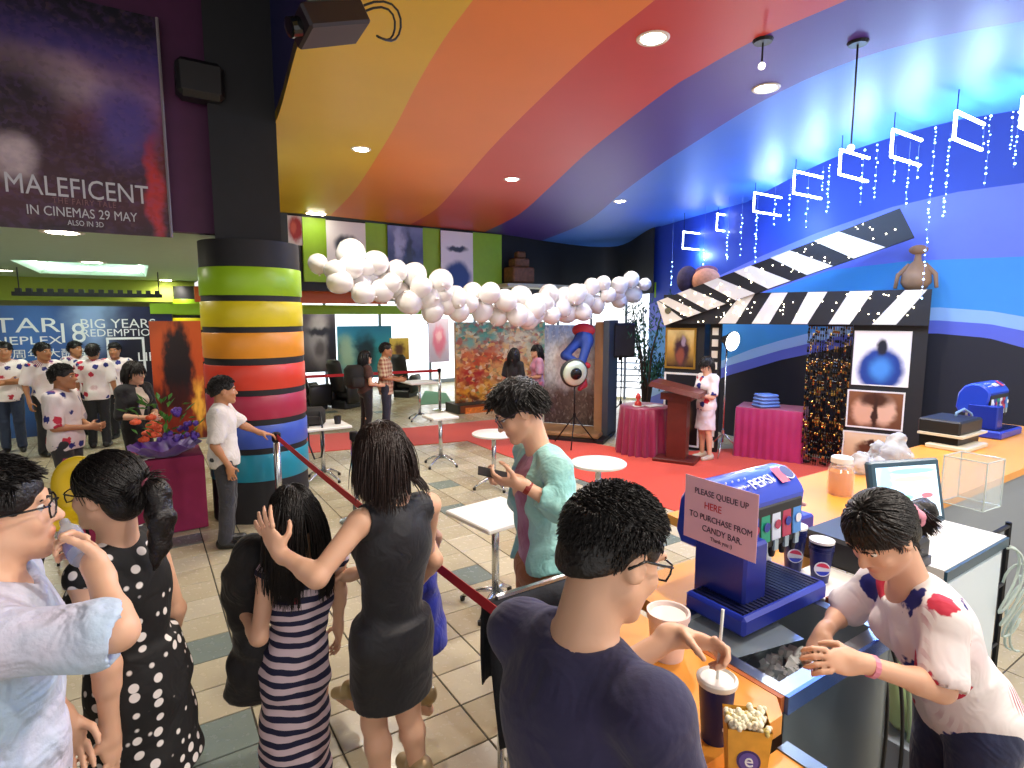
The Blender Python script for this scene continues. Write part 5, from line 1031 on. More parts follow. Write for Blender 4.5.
MB().prism([(-2.75, -.28), (2.9, -.28), (2.9, .45), (-1.95, .45), (-2.0, -.02), (-2.75, -.02)], CT-.05, CT).build('worktop', ORANGE, t); B3('front_panel', (-1., -.25, 0), (2.9, -.2, CT-.05), mat('panel_grey', '8a929a', .5), t); B3('shelf', (-1.95, -.2, .42), (-1., .4, .45), STEEL, t)
# steel ice bin
t = empty('ice_bin', W(1.78, 1.02), TH, 'stainless steel ice bin the cashier scoops from', 'ice bin')
bi = MB(); x0, x1, y0, y1 = -.315, .315, -.18, .30; r_ = .045
for a_, b_ in (((x0, y0), (x1, y0+r_)), ((x0, y1-r_), (x1, y1)), ((x0, y0+r_), (x0+r_, y1-r_)), ((x1-r_, y0+r_), (x1, y1-r_))): bi.box((a_[0], a_[1], CT-.03), (b_[0], b_[1], CT+.004))
bi.build('rim', STEEL, t)
m = MB(); m.put([(x0+r_, y0+r_, CT), (x1-r_, y0+r_, CT), (x1-r_, y1-r_, CT), (x0+r_, y1-r_, CT), (x0+.09, y0+.08, CT-.25), (x1-.08, y0+.08, CT-.25), (x1-.08, y1-.08, CT-.25), (x0+.09, y1-.08, CT-.25)], [(0, 1, 5, 4)[::-1], (1, 2, 6, 5)[::-1], (2, 3, 7, 6)[::-1], (3, 0, 4, 7)[::-1], (4, 5, 6, 7)]); m.build('basin', BASIN, t)
MB().put([(x0+r_, y0+r_+.16, CT-.012), (x1-.28, y0+r_+.1, CT-.012), (x1-.22, y1-r_, CT-.012), (x0+r_, y1-r_, CT-.012)], [(0, 1, 2, 3)]).build('sliding_lid', mat('lid_glassy', '9fb0b8', .12, .4, alpha=.75), t)
bd = MB(); bd.box((x0, y0, 0.08), (x1, y0+.012, CT-.03)); bd.box((x0, y1-.012, .08), (x1, y1, CT-.03)); bd.box((x0, y0, .08), (x0+.012, y1, CT-.03)); bd.box((x1-.012, y0, .08), (x1, y1, CT-.03)); bd.build('body', STEELD, t)
B3('front_lip', (x0, y0-.012, CT-.05), (x1, y0, CT+.004), mat('blue_steel_lip', '5f86d8', .25, .7), t); B3('timber_edge', (x0-.018, y0, CT-.045), (x0, y1, CT+.002), mat('orange_edge', 'b5622a', .5), t)
ice = MB(); ri = random.Random(8)
for k in range(90): c_ = Vector((ri.uniform(.0, .2), ri.uniform(-.1, .1), CT-.20+ri.uniform(0, .05))); s_ = ri.uniform(.008, .014); ice.m = Matrix.Translation(c_) @ Euler((ri.random()*3, ri.random()*3, 0)).to_matrix().to_4x4(); ice.box((-s_, -s_, -s_), (s_, s_, s_))
tag(ice.build('ice_cubes', mat('ice', 'f0f2f2', .3)), 'heap of ice cubes in the steel bin', 'ice', kind='stuff'); bpy.data.objects['ice_cubes'].location = W(1.78, 1.02); bpy.data.objects['ice_cubes'].rotation_euler.z = TH
# drink dispenser
LABW = mat('label_white', 'e8ecf2', .4); LABC = [mat('flavour_' + n, c, .4) for n, c in (('white', 'e4eaf0'), ('navy', '2a3a9a'), ('green', '1f9a78'), ('pale', 'cfdcf0'), ('red', 'b03a5a'), ('sky', '4f8fd8'))]
def globe(parent, c, r, m_, side='y'):
    """round red, white and blue wave badge facing -y"""
    pass
dsp = empty('drink_dispenser', W(1.68, 1.06), TH, 'blue soda dispenser with brand lettering behind the pink notice', 'drink dispenser')
tr = B3('drip_tray', (-.06, .02, CT), (.45, .27, CT+.07), PBLUE2, dsp, .012)
g = MB()
for k in range(22): g.box((-.035+k*.0215, .04, CT+.069), (-.028+k*.0215, .25, CT+.075))
for k in range(4): g.box((-.04, .05+k*.06, CT+.068), (.43, .056+k*.06, CT+.072))
g.build('grille', mat('grille_navy', '10184a', .4), tr); B3('well', (-.04, .04, CT+.0695), (.43, .25, CT+.0712), mat('well_dark', '0c1030', .3), tr)
B3('tower', (.02, .08, CT), (.15, .30, CT+.28), mat('tower_blue', '1c2f96', .25), dsp, .01); B3('splash_plate', (.15, .27, CT), (.48, .36, CT+.25), mat('splash_white', 'dfe4e6', .3), dsp)
hd_ = empty('dispenser_head', (.03, .12, .21), 0); hd_.parent = dsp; hd_.scale = (.82, .86, .83)
sec = [(.10, 1.245), (.045, 1.40), (.035, 1.475), (.05, 1.50), (.10, 1.545), (.17, 1.575), (.26, 1.575), (.35, 1.54), (.42, 1.46), (.44, 1.30), (.40, 1.245)]
m = MB(); n = len(sec); bx = [.0, .02, .55, .57]; ins = [.02, 0, 0, .02]; vs = []
for x_, q in zip(bx, ins):
    cy, czz = .24, 1.41
    for (y_, z_) in sec: d_ = math.hypot(y_-cy, z_-czz); f_ = 1-q/d_; vs.append((x_, cy+(y_-cy)*f_, czz+(z_-czz)*f_))
m.put(vs, [(i*n+k, (i+1)*n+k, (i+1)*n+(k+1) % n, i*n+(k+1) % n)[::-1] for i in range(3) for k in range(n)] + [tuple(range(n)), tuple(3*n+k for k in range(n))[::-1]]); m.build('hood', PBLUE, hd_, 'auto')
bp2 = B3('valve_panel', (.03, .03, 1.25), (.54, .06, 1.455), BLKPL, hd_, .008)
for k in range(6):
    x_ = .045+k*.083; m = MB(); m.m = Matrix.Translation((x_, .028, 1.285)) @ Matrix.Rotation(-.08, 4, 'X'); m.box((0, -.008, 0), (.07, .0, .155), .006); lb_ = m.build('flavour_label', LABC[k], hd_)
    m = MB(); m.m = Matrix.Translation((x_+.035, .018, 1.36)) @ Matrix.Rotation(math.pi/2, 4, 'X'); m.lathe([(.022, 0), (.022, .003)], 14); m.build('badge', [LABW, LABC[4], LABC[1], LABC[4], LABC[1], LABW][k], lb_)
    v_ = MB().lathe([(.014, 0), (.02, .02), (.02, .05)], 10, (x_+.035, .05, 1.20)); v_.build('nozzle', BLKPL, hd_, 'auto'); B3('lever', (x_+.02, .02, 1.235), (x_+.05, .035, 1.285), mat('lever_grey', '9fb4c0', .3), hd_)
rx = math.atan2(.045, .05)
lg = text('lettering', 'PEPSI', .095, LABW, hd_, (.27, .092, 1.552), (rx*.62, 0, .12), .0015, .95, shear=.2)
m = MB(); m.m = Matrix.Translation((.43, .105, 1.556)) @ Matrix.Rotation(rx*.62, 4, 'X'); m.put([(-.03, -.05, 0), (.035, -.05, 0), (.045, .06, 0), (-.02, .06, 0)], [(0, 1, 2, 3)]); m.build('red_patch', mat('patch_red', 'd83a5a', .4), hd_)
for k, (rad_, hh_, mm_) in enumerate([(.052, .0, LABW), (.047, .0015, mat('badge_navy', '1a2470', .4))]):
    m = MB(); m.m = Matrix.Translation((.50, .12, 1.560+hh_)) @ Matrix.Rotation(rx*.6, 4, 'X'); m.lathe([(rad_, 0), (rad_*.98, .002)], 24, (0, 0, 0), True, .8, 1.); m.build('round_badge', mm_, hd_)
for k in range(9): c_ = (.06+.045*(k % 5), .09+.05*(k//5), 1.548+.022*(k//5)); MB().ball(c_, .006, 6, 4).build('printed_bubble', LABW, hd_)
_hm = Matrix.Translation((.03, .13, .21)) @ Matrix.Diagonal((.82, .62, .83, 1))
for c_ in list(hd_.children): mb_ = Matrix.LocRotScale(c_.location, c_.rotation_euler, c_.scale); c_.parent = dsp; c_.matrix_basis = _hm @ mb_
bpy.data.objects.remove(hd_)
d2 = copy_tree(dsp); d2.location = W(6.25, 1.75); d2['label'] = 'second blue soda dispenser far right on the back counter'
# notice taped to the side of the dispenser
PINK = mat('pink_paper', 'f0c6e2', .6); INK = mat('ink_dark', '3a1f4a', .6); INKR = mat('ink_red', 'd02a3a', .6)
sg = empty('paper_notice', W(1.665, 1.38, 1.305), TH-math.pi/2, 'pink paper queue notice taped to the soda dispenser', 'notice')
mm = MB(); mm.box((0, -.002, 0), (.30, .0, .235)); mm.build('sheet', PINK, sg)
for body, z_, sz, mt, x_ in [('PLEASE QUEUE UP', .185, .031, INK, .155), ('HERE', .140, .036, INKR, .125), ('TO PURCHASE FROM', .095, .031, INK, .155), ('CANDY BAR.', .055, .032, INK, .165), ('Thank you :)', .025, .02, INK, .165)]:
    text('lettering', body, sz, mt, sg, (x_, -.0035, z_), (math.pi/2, 0, 0), .0005, .88)
# cups, tubs, boxes
def wave_badge(parent, x, y, z, r, rz=0., tilt=0.):
    m = MB(); m.m = Matrix.Translation((x, y, z)) @ Matrix.Rotation(rz, 4, 'Z') @ Matrix.Rotation(math.pi/2, 4, 'X'); m.lathe([(r, 0), (r, .0025)], 18); b_ = m.build('round_badge', LABW, parent)
    for sg_, mt in ((1, mat('patch_red', 'd83a5a', .4)), (-1, PBLUE)):
        m = MB(); m.m = Matrix.Translation((x, y, z)) @ Matrix.Rotation(rz, 4, 'Z'); pts = [(r*.86*math.cos(a), -.004, sg_*r*.86*math.sin(a)) for a in np.linspace(.25, 2.7, 9)]; m.put(pts, [tuple(range(9)) if sg_ < 0 else tuple(range(8, -1, -1))]); m.build('badge_half', mt, b_)
def cup_stack(p, lb, n=3, h=.15, r=.045):
    t = empty('paper_cup_stack', p, TH-.9, lb, 'paper cups', 'stacked paper cups')
    for k in range(n): MB().lathe([(r*.72, k*.016), (r*.99, h+k*.016), (r*1.05, h+k*.016+.002), (r*1.05, h+k*.016+.008), (r*.93, h+k*.016+.006), (r*.66, k*.016+.006)], 24, cap=False).build('cup', NAVY if k < n else WHITE, t, 'auto')
    MB().lathe([(r*1.06, h+.034), (r*1.07, h+.044), (r*.9, h+.044)], 24).build('white_rim', WHITE, t, 'auto'); wave_badge(t, .0, -r*.9, h*.5, .03)
cup_stack(W(2.27, 1.30, CT), 'taller stack of navy paper cups beside the soda dispenser'); cup_stack(W(2.26, 1.18, CT), 'shorter stack of navy paper cups nearest the cashier', 2, .13, .044)
t = empty('lid_tray', W(2.6, 1.62, CT), TH, 'blue tray heaped with pinkish cup lids behind the paper cups', 'tray'); B3('tray_box', (-.17, -.13, 0), (.17, .13, .09), PBLUE2, t, .01)
m = MB(); rl = random.Random(6)
for k in range(40): m.m = Matrix.Translation((rl.uniform(-.13, .13), rl.uniform(-.09, .09), .09+rl.uniform(0, .05))) @ Euler((rl.uniform(-.5, .5), rl.uniform(-.5, .5), 0)).to_matrix().to_4x4(); m.lathe([(.035, 0), (.037, .006), (.03, .012)], 12)
tag(m.build('lids', mat('lid_pink', 'd8b0a8', .4), t), kind='stuff')
t = empty('cash_drawer', W(2.62, 1.2, CT), TH, 'black receipt printer box hidden behind the cashier', 'printer'); B3('case', (-.2, -.2, 0), (.18, .16, .13), BLKPL, t, .015); B3('slot', (-.12, -.204, .07), (.1, -.198, .09), mat('slot_grey', '3a3c44', .5), t); B3('drawer_lip', (-.19, -.21, .01), (.17, -.2, .05), mat('slot_grey', '3a3c44', .5), t)
t = empty('counter_mat_box', W(2.12, .98, CT-.02), TH, 'small white tray with brown edge beside the ice bin', 'tray'); B3('tray_floor', (.0, .1, 0), (.3, .3, .02), WHITE, t); B3('tray_edge', (0, .07, -.03), (.3, .1, .03), mat('tray_brown', '8a4a28', .5), t)
t = empty('white_tub', W(1.34, 1.16, CT), TH, 'white ice cream tub on the counter behind the navy-shirted man', 'tub'); MB().lathe([(.05, 0), (.062, .13), (.067, .13), (.067, .15), (.06, .15), (.05, .13)], 28).build('tub_body', mat('tub_pinkish', 'ecd6d2', .4), t, 'auto'); MB().lathe([(.06, .135), (.05, .14)], 28).build('tub_lid', WHITE, t)
# big drink with straw, popcorn
t = empty('soft_drink_cup', W(1.165, .845, CT), TH-.5, 'large navy drink cup with white lid on the orange counter', 'cup'); MB().lathe([(.033, 0), (.045, .15), (.045, .155)], 28).build('cup', NAVY, t, 'auto'); MB().lathe([(.048, .152), (.05, .158), (.05, .166), (.044, .17), (.04, .163), (.01, .163)], 28).build('lid', WHITE, t, 'auto')
text('lettering', 'Coca', .02, LABW, t, (0, -.041, .05), (math.pi/2-.08, 0, 0), .0008) if False else None
text('lettering', 'e', .03, LABW, t, (.006, -.040, .055), (math.pi/2-.08, 0, 0), .001)
o = MB().tube([(0, 0, 0), (.004, .002, .1), (.008, .004, .19)], .0042, 8).build('drinking_straw', WHITE, None, True); o.location = W(1.165, .845, CT+.155); tag(o, 'white drinking straw held above the drink cup lid', 'straw')
t = empty('popcorn_box', W(1.115, .725, .985), TH-.75, 'yellow popcorn box with round purple e emblem', 'popcorn')
KRAFT = mat('popcorn_gold', 'd8a23a', .5, var=.15, vscale=30.)
m = MB(); w0, w1, hh = .034, .048, .21; m.put([(-w0, -w0*.7, 0), (w0, -w0*.7, 0), (w0, w0*.7, 0), (-w0, w0*.7, 0), (-w1, -w1*.72, hh), (w1, -w1*.72, hh), (w1, w1*.72, hh+.012), (-w1, w1*.72, hh+.012)], [(3, 2, 1, 0), (0, 1, 5, 4), (1, 2, 6, 5), (2, 3, 7, 6), (3, 0, 4, 7)]); m.build('carton', KRAFT, t)
m = MB(); m.m = Matrix.Translation((0, -.0315, .135)) @ Matrix.Rotation(math.pi/2-.05, 4, 'X'); m.lathe([(.026, 0), (.026, .002)], 26); em = m.build('emblem', mat('emblem_purple', '33246e', .5), t)
m = MB(); m.m = Matrix.Translation((0, -.0338, .135)) @ Matrix.Rotation(math.pi/2-.05, 4, 'X'); m.lathe([(.021, 0), (.021, .0006)], 26); m.build('emblem_ring', mat('emblem_lilac', '5a4a9e', .5), em)
text('lettering', 'e', .045, LABW, em, (0, -.0355, .138), (math.pi/2-.05, 0, 0), .0008)
rp = random.Random(9)
for k in range(58):
    m = MB(); c_ = Vector((rp.uniform(-.04, .04), rp.uniform(-.028, .028), hh-.004+rp.uniform(0, .016)))
    for j in range(4): m.ball(c_+Vector((rp.gauss(0, .005), rp.gauss(0, .005), rp.gauss(0, .004))), rp.uniform(.005, .008), 6, 4)
    m.build('popped_kernel', mat('popcorn_cream', 'efe8cc', .7) if k % 6 else mat('popcorn_butter', 'c8b46a', .7), t, True)
# monitor, acrylic box, jars, bags
scr = print_mat('pos_screen', [(0, 'cfe6f4'), (1, 'bcdcf0')], [(.15, .5, .12, .6, '8fc4e8', .2), (.6, .75, .35, .06, 'e8c89a', .15), (.6, .62, .35, .05, 'f0e0c0', .15), (.6, .5, .35, .05, '9fc8f0', .15), (.45, .4, .12, .05, '7ad0a0', .2), (.8, .42, .1, .05, 'e0606a', .2), (.6, .9, .38, .05, '7aa8e0', .15)], warp=.01, emit=.9)
t = empty('touch_monitor', W(3.12, 1.2, CT), .22, 'touch-screen till monitor showing a pale blue menu', 'monitor'); t.scale = (.88, .88, .88); FR = mat('monitor_teal', '2c4a5c', .35)
m = MB(); m.m = Matrix.Translation((0, 0, .06)) @ Matrix.Rotation(-.22, 4, 'X'); m.box((-.24, 0, 0), (.24, .045, .36), .012); m.build('bezel', FR, t)
m = MB(); m.m = Matrix.Translation((0, -.003, .06)) @ Matrix.Rotation(-.22, 4, 'X'); m.quad((-.205, 0, .035), (.205, 0, .035), (.205, 0, .325), (-.205, 0, .325)); m.build('screen', scr, t)
B3('stand', (-.07, .06, 0), (.07, .12, .2), FR, t, .01); B3('base', (-.14, -.02, 0), (.14, .18, .02), FR, t, .006)
CLEAR = mat('clear_acrylic', 'd8e4e4', .05, alpha=.22)
pF, pL_, pR_ = az(983, 512, CT), az(947, 503, CT), az(1003, 507, CT); hB = (ad(983, 470, pF.y).z-CT)*1.15
t = empty('acrylic_box', pF, 0, 'clear acrylic display box standing on the orange back counter', 'display box'); e1 = (pL_-pF)*1.2; e2 = Vector((e1.y, -e1.x, 0)).normalized()*.2
cs = [Vector((0, 0, 0)), e2, e2+e1, e1]
for k in range(4): a_, b_ = cs[k], cs[(k+1) % 4]; nrm_ = (b_-a_).cross(Vector((0, 0, 1))).normalized()*.004; MB().put([a_, b_, b_+Vector((0, 0, hB)), a_+Vector((0, 0, hB)), a_-nrm_, b_-nrm_, b_-nrm_+Vector((0, 0, hB)), a_-nrm_+Vector((0, 0, hB))], [(0, 1, 2, 3), (5, 4, 7, 6), (3, 2, 6, 7), (1, 5, 6, 2), (4, 0, 3, 7)]).build('acrylic_pane', CLEAR, t)
em_ = MB()
for a_ in cs: em_.tube([a_, a_+Vector((0, 0, hB))], .004, 5)
for k in range(4): em_.tube([cs[k]+Vector((0, 0, hB)), cs[(k+1) % 4]+Vector((0, 0, hB))], .004, 5); em_.tube([cs[k], cs[(k+1) % 4]], .004, 5)
em_.build('polished_edges', mat('acrylic_edge', 'c4d2d0', .1, alpha=.7), t)
t = empty('juice_jar', W(3.5, 1.74, CT), 0, 'glass jar of orange juice with a pale lid', 'jar'); MB().lathe([(.06, 0), (.066, .02), (.066, .14), (.05, .16)], 22).build('juice', mat('orange_juice', 'e08a14', .15), t, 'auto'); MB().lathe([(.07, 0), (.073, .02), (.073, .15), (.055, .19), (.055, .2)], 22).build('glass', mat('jar_glass', 'e8eef0', .05, alpha=.25), t, 'auto'); MB().lathe([(.06, .195), (.06, .225), (.055, .23)], 22).build('lid', mat('jar_lid', 'dfe3e6', .4), t, 'auto')
rg = random.Random(12)
for k, (b_, a_, s_, lb) in enumerate([(4.05, 1.9, .13, 'left crumpled clear plastic bag on the back counter'), (4.3, 1.86, .15, 'middle crumpled plastic bag heaped on the back counter'), (4.5, 1.92, .12, 'right crumpled plastic bag on the back counter')]):
    v = Vol(.016); 
    for j in range(9): v.ell((rg.gauss(0, s_*.5), rg.gauss(0, s_*.4), s_*.5+rg.gauss(0, s_*.25)), np.eye(3), V(rg.uniform(.3, .55), rg.uniform(.3, .5), rg.uniform(.3, .5))*s_, .03)
    v.cut((0, 0, .002), (0, 0, -1)); vs, fs = v.mesh(.012, 60., k); o = np_mesh('plastic_bag', vs, fs, mat('plastic_film', 'c8d0dc', .2, alpha=.6, bump=1., bscale=35.)); o.location = W(b_, a_, CT); tag(o, lb, 'plastic bag', 'plastic bags')
t = empty('printer', W(5.65, 1.95, CT), TH, 'black printer with white tray edges beyond the acrylic box', 'printer'); t.scale = (.72, .72, .72); B3('case', (-.32, -.2, .16), (.3, .22, .32), BLKPL, t, .02); B3('paper_edge', (-.36, -.24, .14), (.34, .2, .165), mat('tray_cream', 'cfc8b4', .5), t); B3('lower_tray', (-.4, -.3, 0), (.2, .1, .05), mat('tray_cream', 'cfc8b4', .5), t, .01); B3('foot', (-.3, -.18, 0), (.28, .2, .15), DARKM, t)
MB().tube([(.1, 0, .32), (.12, .0, .36), (.24, -.03, .40), (.36, -.06, .34), (.42, -.08, .2)], .014, 8).build('hose', mat('hose_blue', '6f8fb8', .4), t, True)
t = empty('white_cabinet', W(3.08, .94), TH, 'white cabinet with dark edged top beside the cashier', 'cabinet'); B3('body', (-.3, 0, .05), (.36, .34, CT-.03), mat('cabinet_white', 'd4e2ea', .4), t); B3('top', (-.32, -.01, CT-.03), (.38, .36, CT+.012), WHITE, t); B3('dark_edge', (-.32, -.022, CT-.035), (.38, -.01, CT+.008), FR, t); B3('door', (-.27, -.012, .1), (.33, 0, CT-.06), mat('cabinet_white', 'd4e2ea', .4), t); B3('plinth', (-.28, .02, 0), (.34, .32, .05), DARKM, t)
p = ad(912, 740, 2.25); t = empty('crate', Vector((p.x, p.y, 0)), TH, 'grey crate on the floor under the counter', 'crate')
cg = mat('crate_grey', '8a94a0', .6)
for a_, b_ in (((-.2, -.2, 0), (.2, -.18, .4)), ((-.2, .18, 0), (.2, .2, .4)), ((-.2, -.18, 0), (-.18, .18, .4)), ((.18, -.18, 0), (.2, .18, .4)), ((-.18, -.18, .37), (.18, .18, .39))): B3('slat', a_, b_, cg, t)
t = empty('jerrycan', Vector((p.x, p.y, .402)), TH+.3, 'translucent pale green jerrycan on the crate behind the cables', 'jerrycan'); JG = mat('pale_green_plastic', 'b8d49a', .35); MB().box((-.13, -.09, 0), (.13, .09, .24), .035).build('can_body', JG, t, True); MB().lathe([(.03, .24), (.03, .27)], 12, (.07, 0, 0)).build('cap', mat('cap_yellow', 'c8c23a', .4), t); MB().tube([(-.09, 0, .235), (-.08, 0, .28), (.0, 0, .28), (.03, 0, .24)], .012, 6).build('handle', JG, t, True)
for k, (px0, px1, c_, lb) in enumerate([(874, 882, '18181c', 'black cable hanging beside the ice bin, leftmost'), (880, 872, 'b8b4b0', 'grey cable hanging beside the ice bin'), (884, 900, '141418', 'black cable curving to the right of the ice bin'), (888, 876, '8a2a3a', 'dark red cable beside the ice bin'), (892, 908, 'a8c49a', 'pale green hose hanging before the jerrycan')]):
    d_ = 2.05+.03*k; a_ = ad(px0, 620, d_); b_ = ad((px0+px1)/2+(-1)**k*9, 690, d_-.04); c2 = ad(px1, 770, d_); e_ = Vector((c2.x, c2.y+.05, .02))
    o = MB().tube(spline([a_, b_, c2, e_], 8), .012 if k == 4 else .007, 8).build('cable', mat('cable_%d' % k, c_, .5), None, True); tag(o, lb, 'cable')
for k in range(4):
    c_ = ad(1010+3*k, 580+14*k, 2.62+.03*k); o = MB().tube([c_+Vector((math.sin(a*2+k)*.05, math.cos(a)*.02, math.cos(a*1.3+k)*.16)) for a in np.linspace(0, 5, 24)], .006, 6).build('cable_loop', mat('cable_pale', 'b8c8c0', .5), None, True); tag(o, 'pale looped cable hanging by the white cabinet, ' + ['topmost', 'second from top', 'third from top', 'lowest'][k], 'cable')
B3b = empty('cable_rack', W(3.62, 1.05), TH, 'dark metal rack holding the looped cables at the right edge', 'rack')
for x_ in (0, .3): MB().tube([(x_, 0, 0), (x_, 0, 1.0)], .015, 6).build('upright', DARKM, B3b)
for z_ in (.3, .65, .98): MB().tube([(0, 0, z_), (.3, 0, z_)], .012, 6).build('rung', DARKM, B3b)
# dark cloth over a rail by the near barrier post
rl_ = empty('hand_rail', W(1.75, 1.95), TH, 'low steel rail at the end of the counter under dark cloth', 'rail')
p0 = ad(512, 610, 2.3); p1 = ad(560, 606, 2.3)
MB().tube([Vector((-.55, .02, .93)), Vector((-.02, .02, .93))], .016, 8).build('rail', CHROME, rl_); MB().tube([Vector((-.53, .02, 0)), Vector((-.53, .02, .93))], .016, 8).build('upright', CHROME, rl_); MB().tube([Vector((-.06, .02, 0)), Vector((-.06, .02, .93))], .016, 8).build('upright', CHROME, rl_)
m = MB(); vs = []; fs = []; N = 16; M_ = 14
for j in range(M_+1):
    for i in range(N+1):
        u_ = i/N; s_ = (j/M_)*1.05-.42; x_ = -.6+u_*.42+(.05*max(s_, 0)*math.sin(3*u_)); off = .035*math.sin(u_*11+j*.25)*min(abs(s_)*3, 1)
        z_ = .955-abs(s_) if abs(s_) > .03 else .955; y_ = .02+(-.03 if s_ > 0 else .03)*(1 if abs(s_) > .03 else abs(s_)/.03)+off-(.1*s_ if s_ > 0 else 0); z_ += .03*math.sin(u_*7) if j == M_ else 0
        vs.append((x_, y_, z_))
for j in range(M_):
    for i in range(N): fs.append((j*(N+1)+i, j*(N+1)+i+1, (j+1)*(N+1)+i+1, (j+1)*(N+1)+i))
m.put(vs, fs); o = m.build('draped_cloth', mat('navy_cloth', '14161f', .8, bump=.3, bscale=60.), None, True); o.location = W(1.75, 1.95); o.rotation_euler.z = TH; tag(o, 'dark navy cloth hanging over the rail next to the near barrier post', 'cloth')
sm = o.modifiers.new('thickness', 'SOLIDIFY'); sm.thickness = .006
# ================================================================ people
def N(px, py, d): return np.array(ad(px, py, d))
def fabric(name, c, rough=.8, var=.12, bump=.35, bs=45., c2=None):
    if name in MATS: return MATS[name]
    g = NG(name, rough); a = g.noise(4.5, None, 3.); b = g.noise(bs, None, 3.); col = g.mix(g.ss(a.outputs[0], .3, .7), c, c2 or c); fold = g.noise(9., None, 2., 1.2)
    h_ = g.math('ADD', g.math('MULTIPLY', fold.outputs[0], 1.6), g.math('MULTIPLY', b.outputs[0], .25)); g.bump(h_, bump, .03); g.p.inputs['Sheen Weight'].default_value = .15
    return g.out(col)
def star_mat(name, base='ece4e4', tint='e8cdd2'):
    """white festive shirt cloth with navy and red star-like patches"""
    g = NG(name, .75); a = g.noise(3.); col = g.mix(g.ss(a.outputs[0], .4, .75), base, tint)
    v = g.vor(9., None, 'F1'); w = g.noise(30., None, 2.); d = g.math('ADD', v.outputs['Distance'], g.math('MULTIPLY', g.math('SUBTRACT', w.outputs[0], .5), .5)); r = g.sep(v.outputs['Color'])
    blob = g.ss(d, .40, .34); col = g.mix(g.math('MULTIPLY', blob, g.ss(r[0], .60, .62)), col, '232a7c'); col = g.mix(g.math('MULTIPLY', blob, g.ss(r[1], .74, .76)), col, 'c42a44')
    wv = g.n.new('ShaderNodeTexWave'); wv.inputs['Scale'].default_value = 22.; wv.inputs['Distortion'].default_value = 1.5; g.l.new(g.tc.outputs['Object'], wv.inputs['Vector']); sp_ = g.noise(2.4, None, 1.)
    col = g.mix(g.math('MULTIPLY', g.ss(wv.outputs[0], .55, .65), g.ss(sp_.outputs[0], .60, .64)), col, 'a83a5a'); g.bump(g.noise(9., None, 2., 1.2).outputs[0], .35, .03); return g.out(col)
STAR = star_mat('star_shirt'); STAR2 = star_mat('star_shirt_pale', 'f2ecea', 'ead2d6')
def stripe_mat():
    g = NG('striped_jersey', .8); x, y, z = g.sep(g.tc.outputs['Object']); w = g.noise(5.); zz = g.math('ADD', z, g.math('MULTIPLY', g.math('SUBTRACT', w.outputs[0], .5), .05)); zz = g.math('ADD', zz, g.math('MULTIPLY', x, .12))
    f_ = g.math('FRACT', g.math('MULTIPLY', zz, 19.)); g.bump(w.outputs[0], .4, .03); return g.out(g.mix(g.ss(f_, .50, .54), 'd9c4cf', '1a1c40'))
def polka_mat():
    g = NG('polka_cotton', .75); v = g.vor(22., None, 'F1', .35); g.bump(g.noise(9., None, 2., 1.).outputs[0], .35, .03); return g.out(g.mix(g.ss(v.outputs['Distance'], .36, .30), '0e0d10', 'e6dfdc'))
def plaid_mat():
    g = NG('plaid_cotton', .8); x, y, z = g.sep(g.tc.outputs['Object']); a = g.ss(g.math('FRACT', g.math('MULTIPLY', g.math('ADD', x, y), 14.)), .45, .55); b = g.ss(g.math('FRACT', g.math('MULTIPLY', z, 14.)), .45, .55)
    return g.out(g.mix(g.math('MULTIPLY', g.math('ADD', a, b), .5), 'd8c4a4', '9a5a4a'))
DENIM = fabric('dark_denim', '1a2342', .75, c2='2a3660'); BLACKF = fabric('black_fabric', '0e0e13', .75, c2='16161d'); GREYT = fabric('grey_trouser', '35343a', .8, c2='2a2a30'); SHOEB = mat('black_shoe', '121214', .35); GLS = mat('glasses_black', '0c0c0e', .25)
# ---- man in navy T-shirt at the counter
J = stand(.17, 1.06, 38, 1.74); J['hd'] = N(614, 552, 1.09); J['hf'] = nv(V(.80, .42, -.42)); J['hu'] = nv(V(.2, .15, 1)); J['nk'] = N(580, 640, 1.05)-V(0, 0, .0)
J['pv'] = V(.14, 1.05, .96); rv = J['r']; J['sl'] = J['nk']-rv*.175+V(0, 0, -.06); J['sr'] = J['nk']+rv*.18+V(0, 0, -.06)
st_ = np.array(W(1.165, .845, 1.285)); J['wl'] = st_+V(-.095, .055, .012); J['el'] = V(.18, 1.36, 1.16); J['hdl'] = V(.9, -.35, -.05); J['hnl'] = V(-.35, -.6, -.5); J['cul'] = [.75, .95, 1.05, 1.1]
J['er'] = J['sr']+V(.05, -.02, -.29); J['wr'] = J['er']+V(.15, .17, -.08); J['hdr'] = V(.7, .7, -.1); J['hnr'] = V(0, 0, -1)
figure('person', 'man in navy T-shirt and black glasses reaching for the straw, seen from behind', J, SKIN(), .0065, 1.02, bld=1.08, thumb=(.9, .6), spread=(.02, .1), arm=1.05)
face(J, GLS); hair(J, 'short', n=4200, length=.013, thick=.62, seed=3, vol=.985)
TEE = fabric('navy_tee', '29284a', .85, c2='322c50', bump=.25)
shirt(J, TEE, 't_shirt', .014, .85, -.12, 1., wr=.004, neck=.074, nf=.01, seed=2, h=.009, cuff=1.2); trousers(J, DENIM, h=.012); shoes(J, SHOEB)
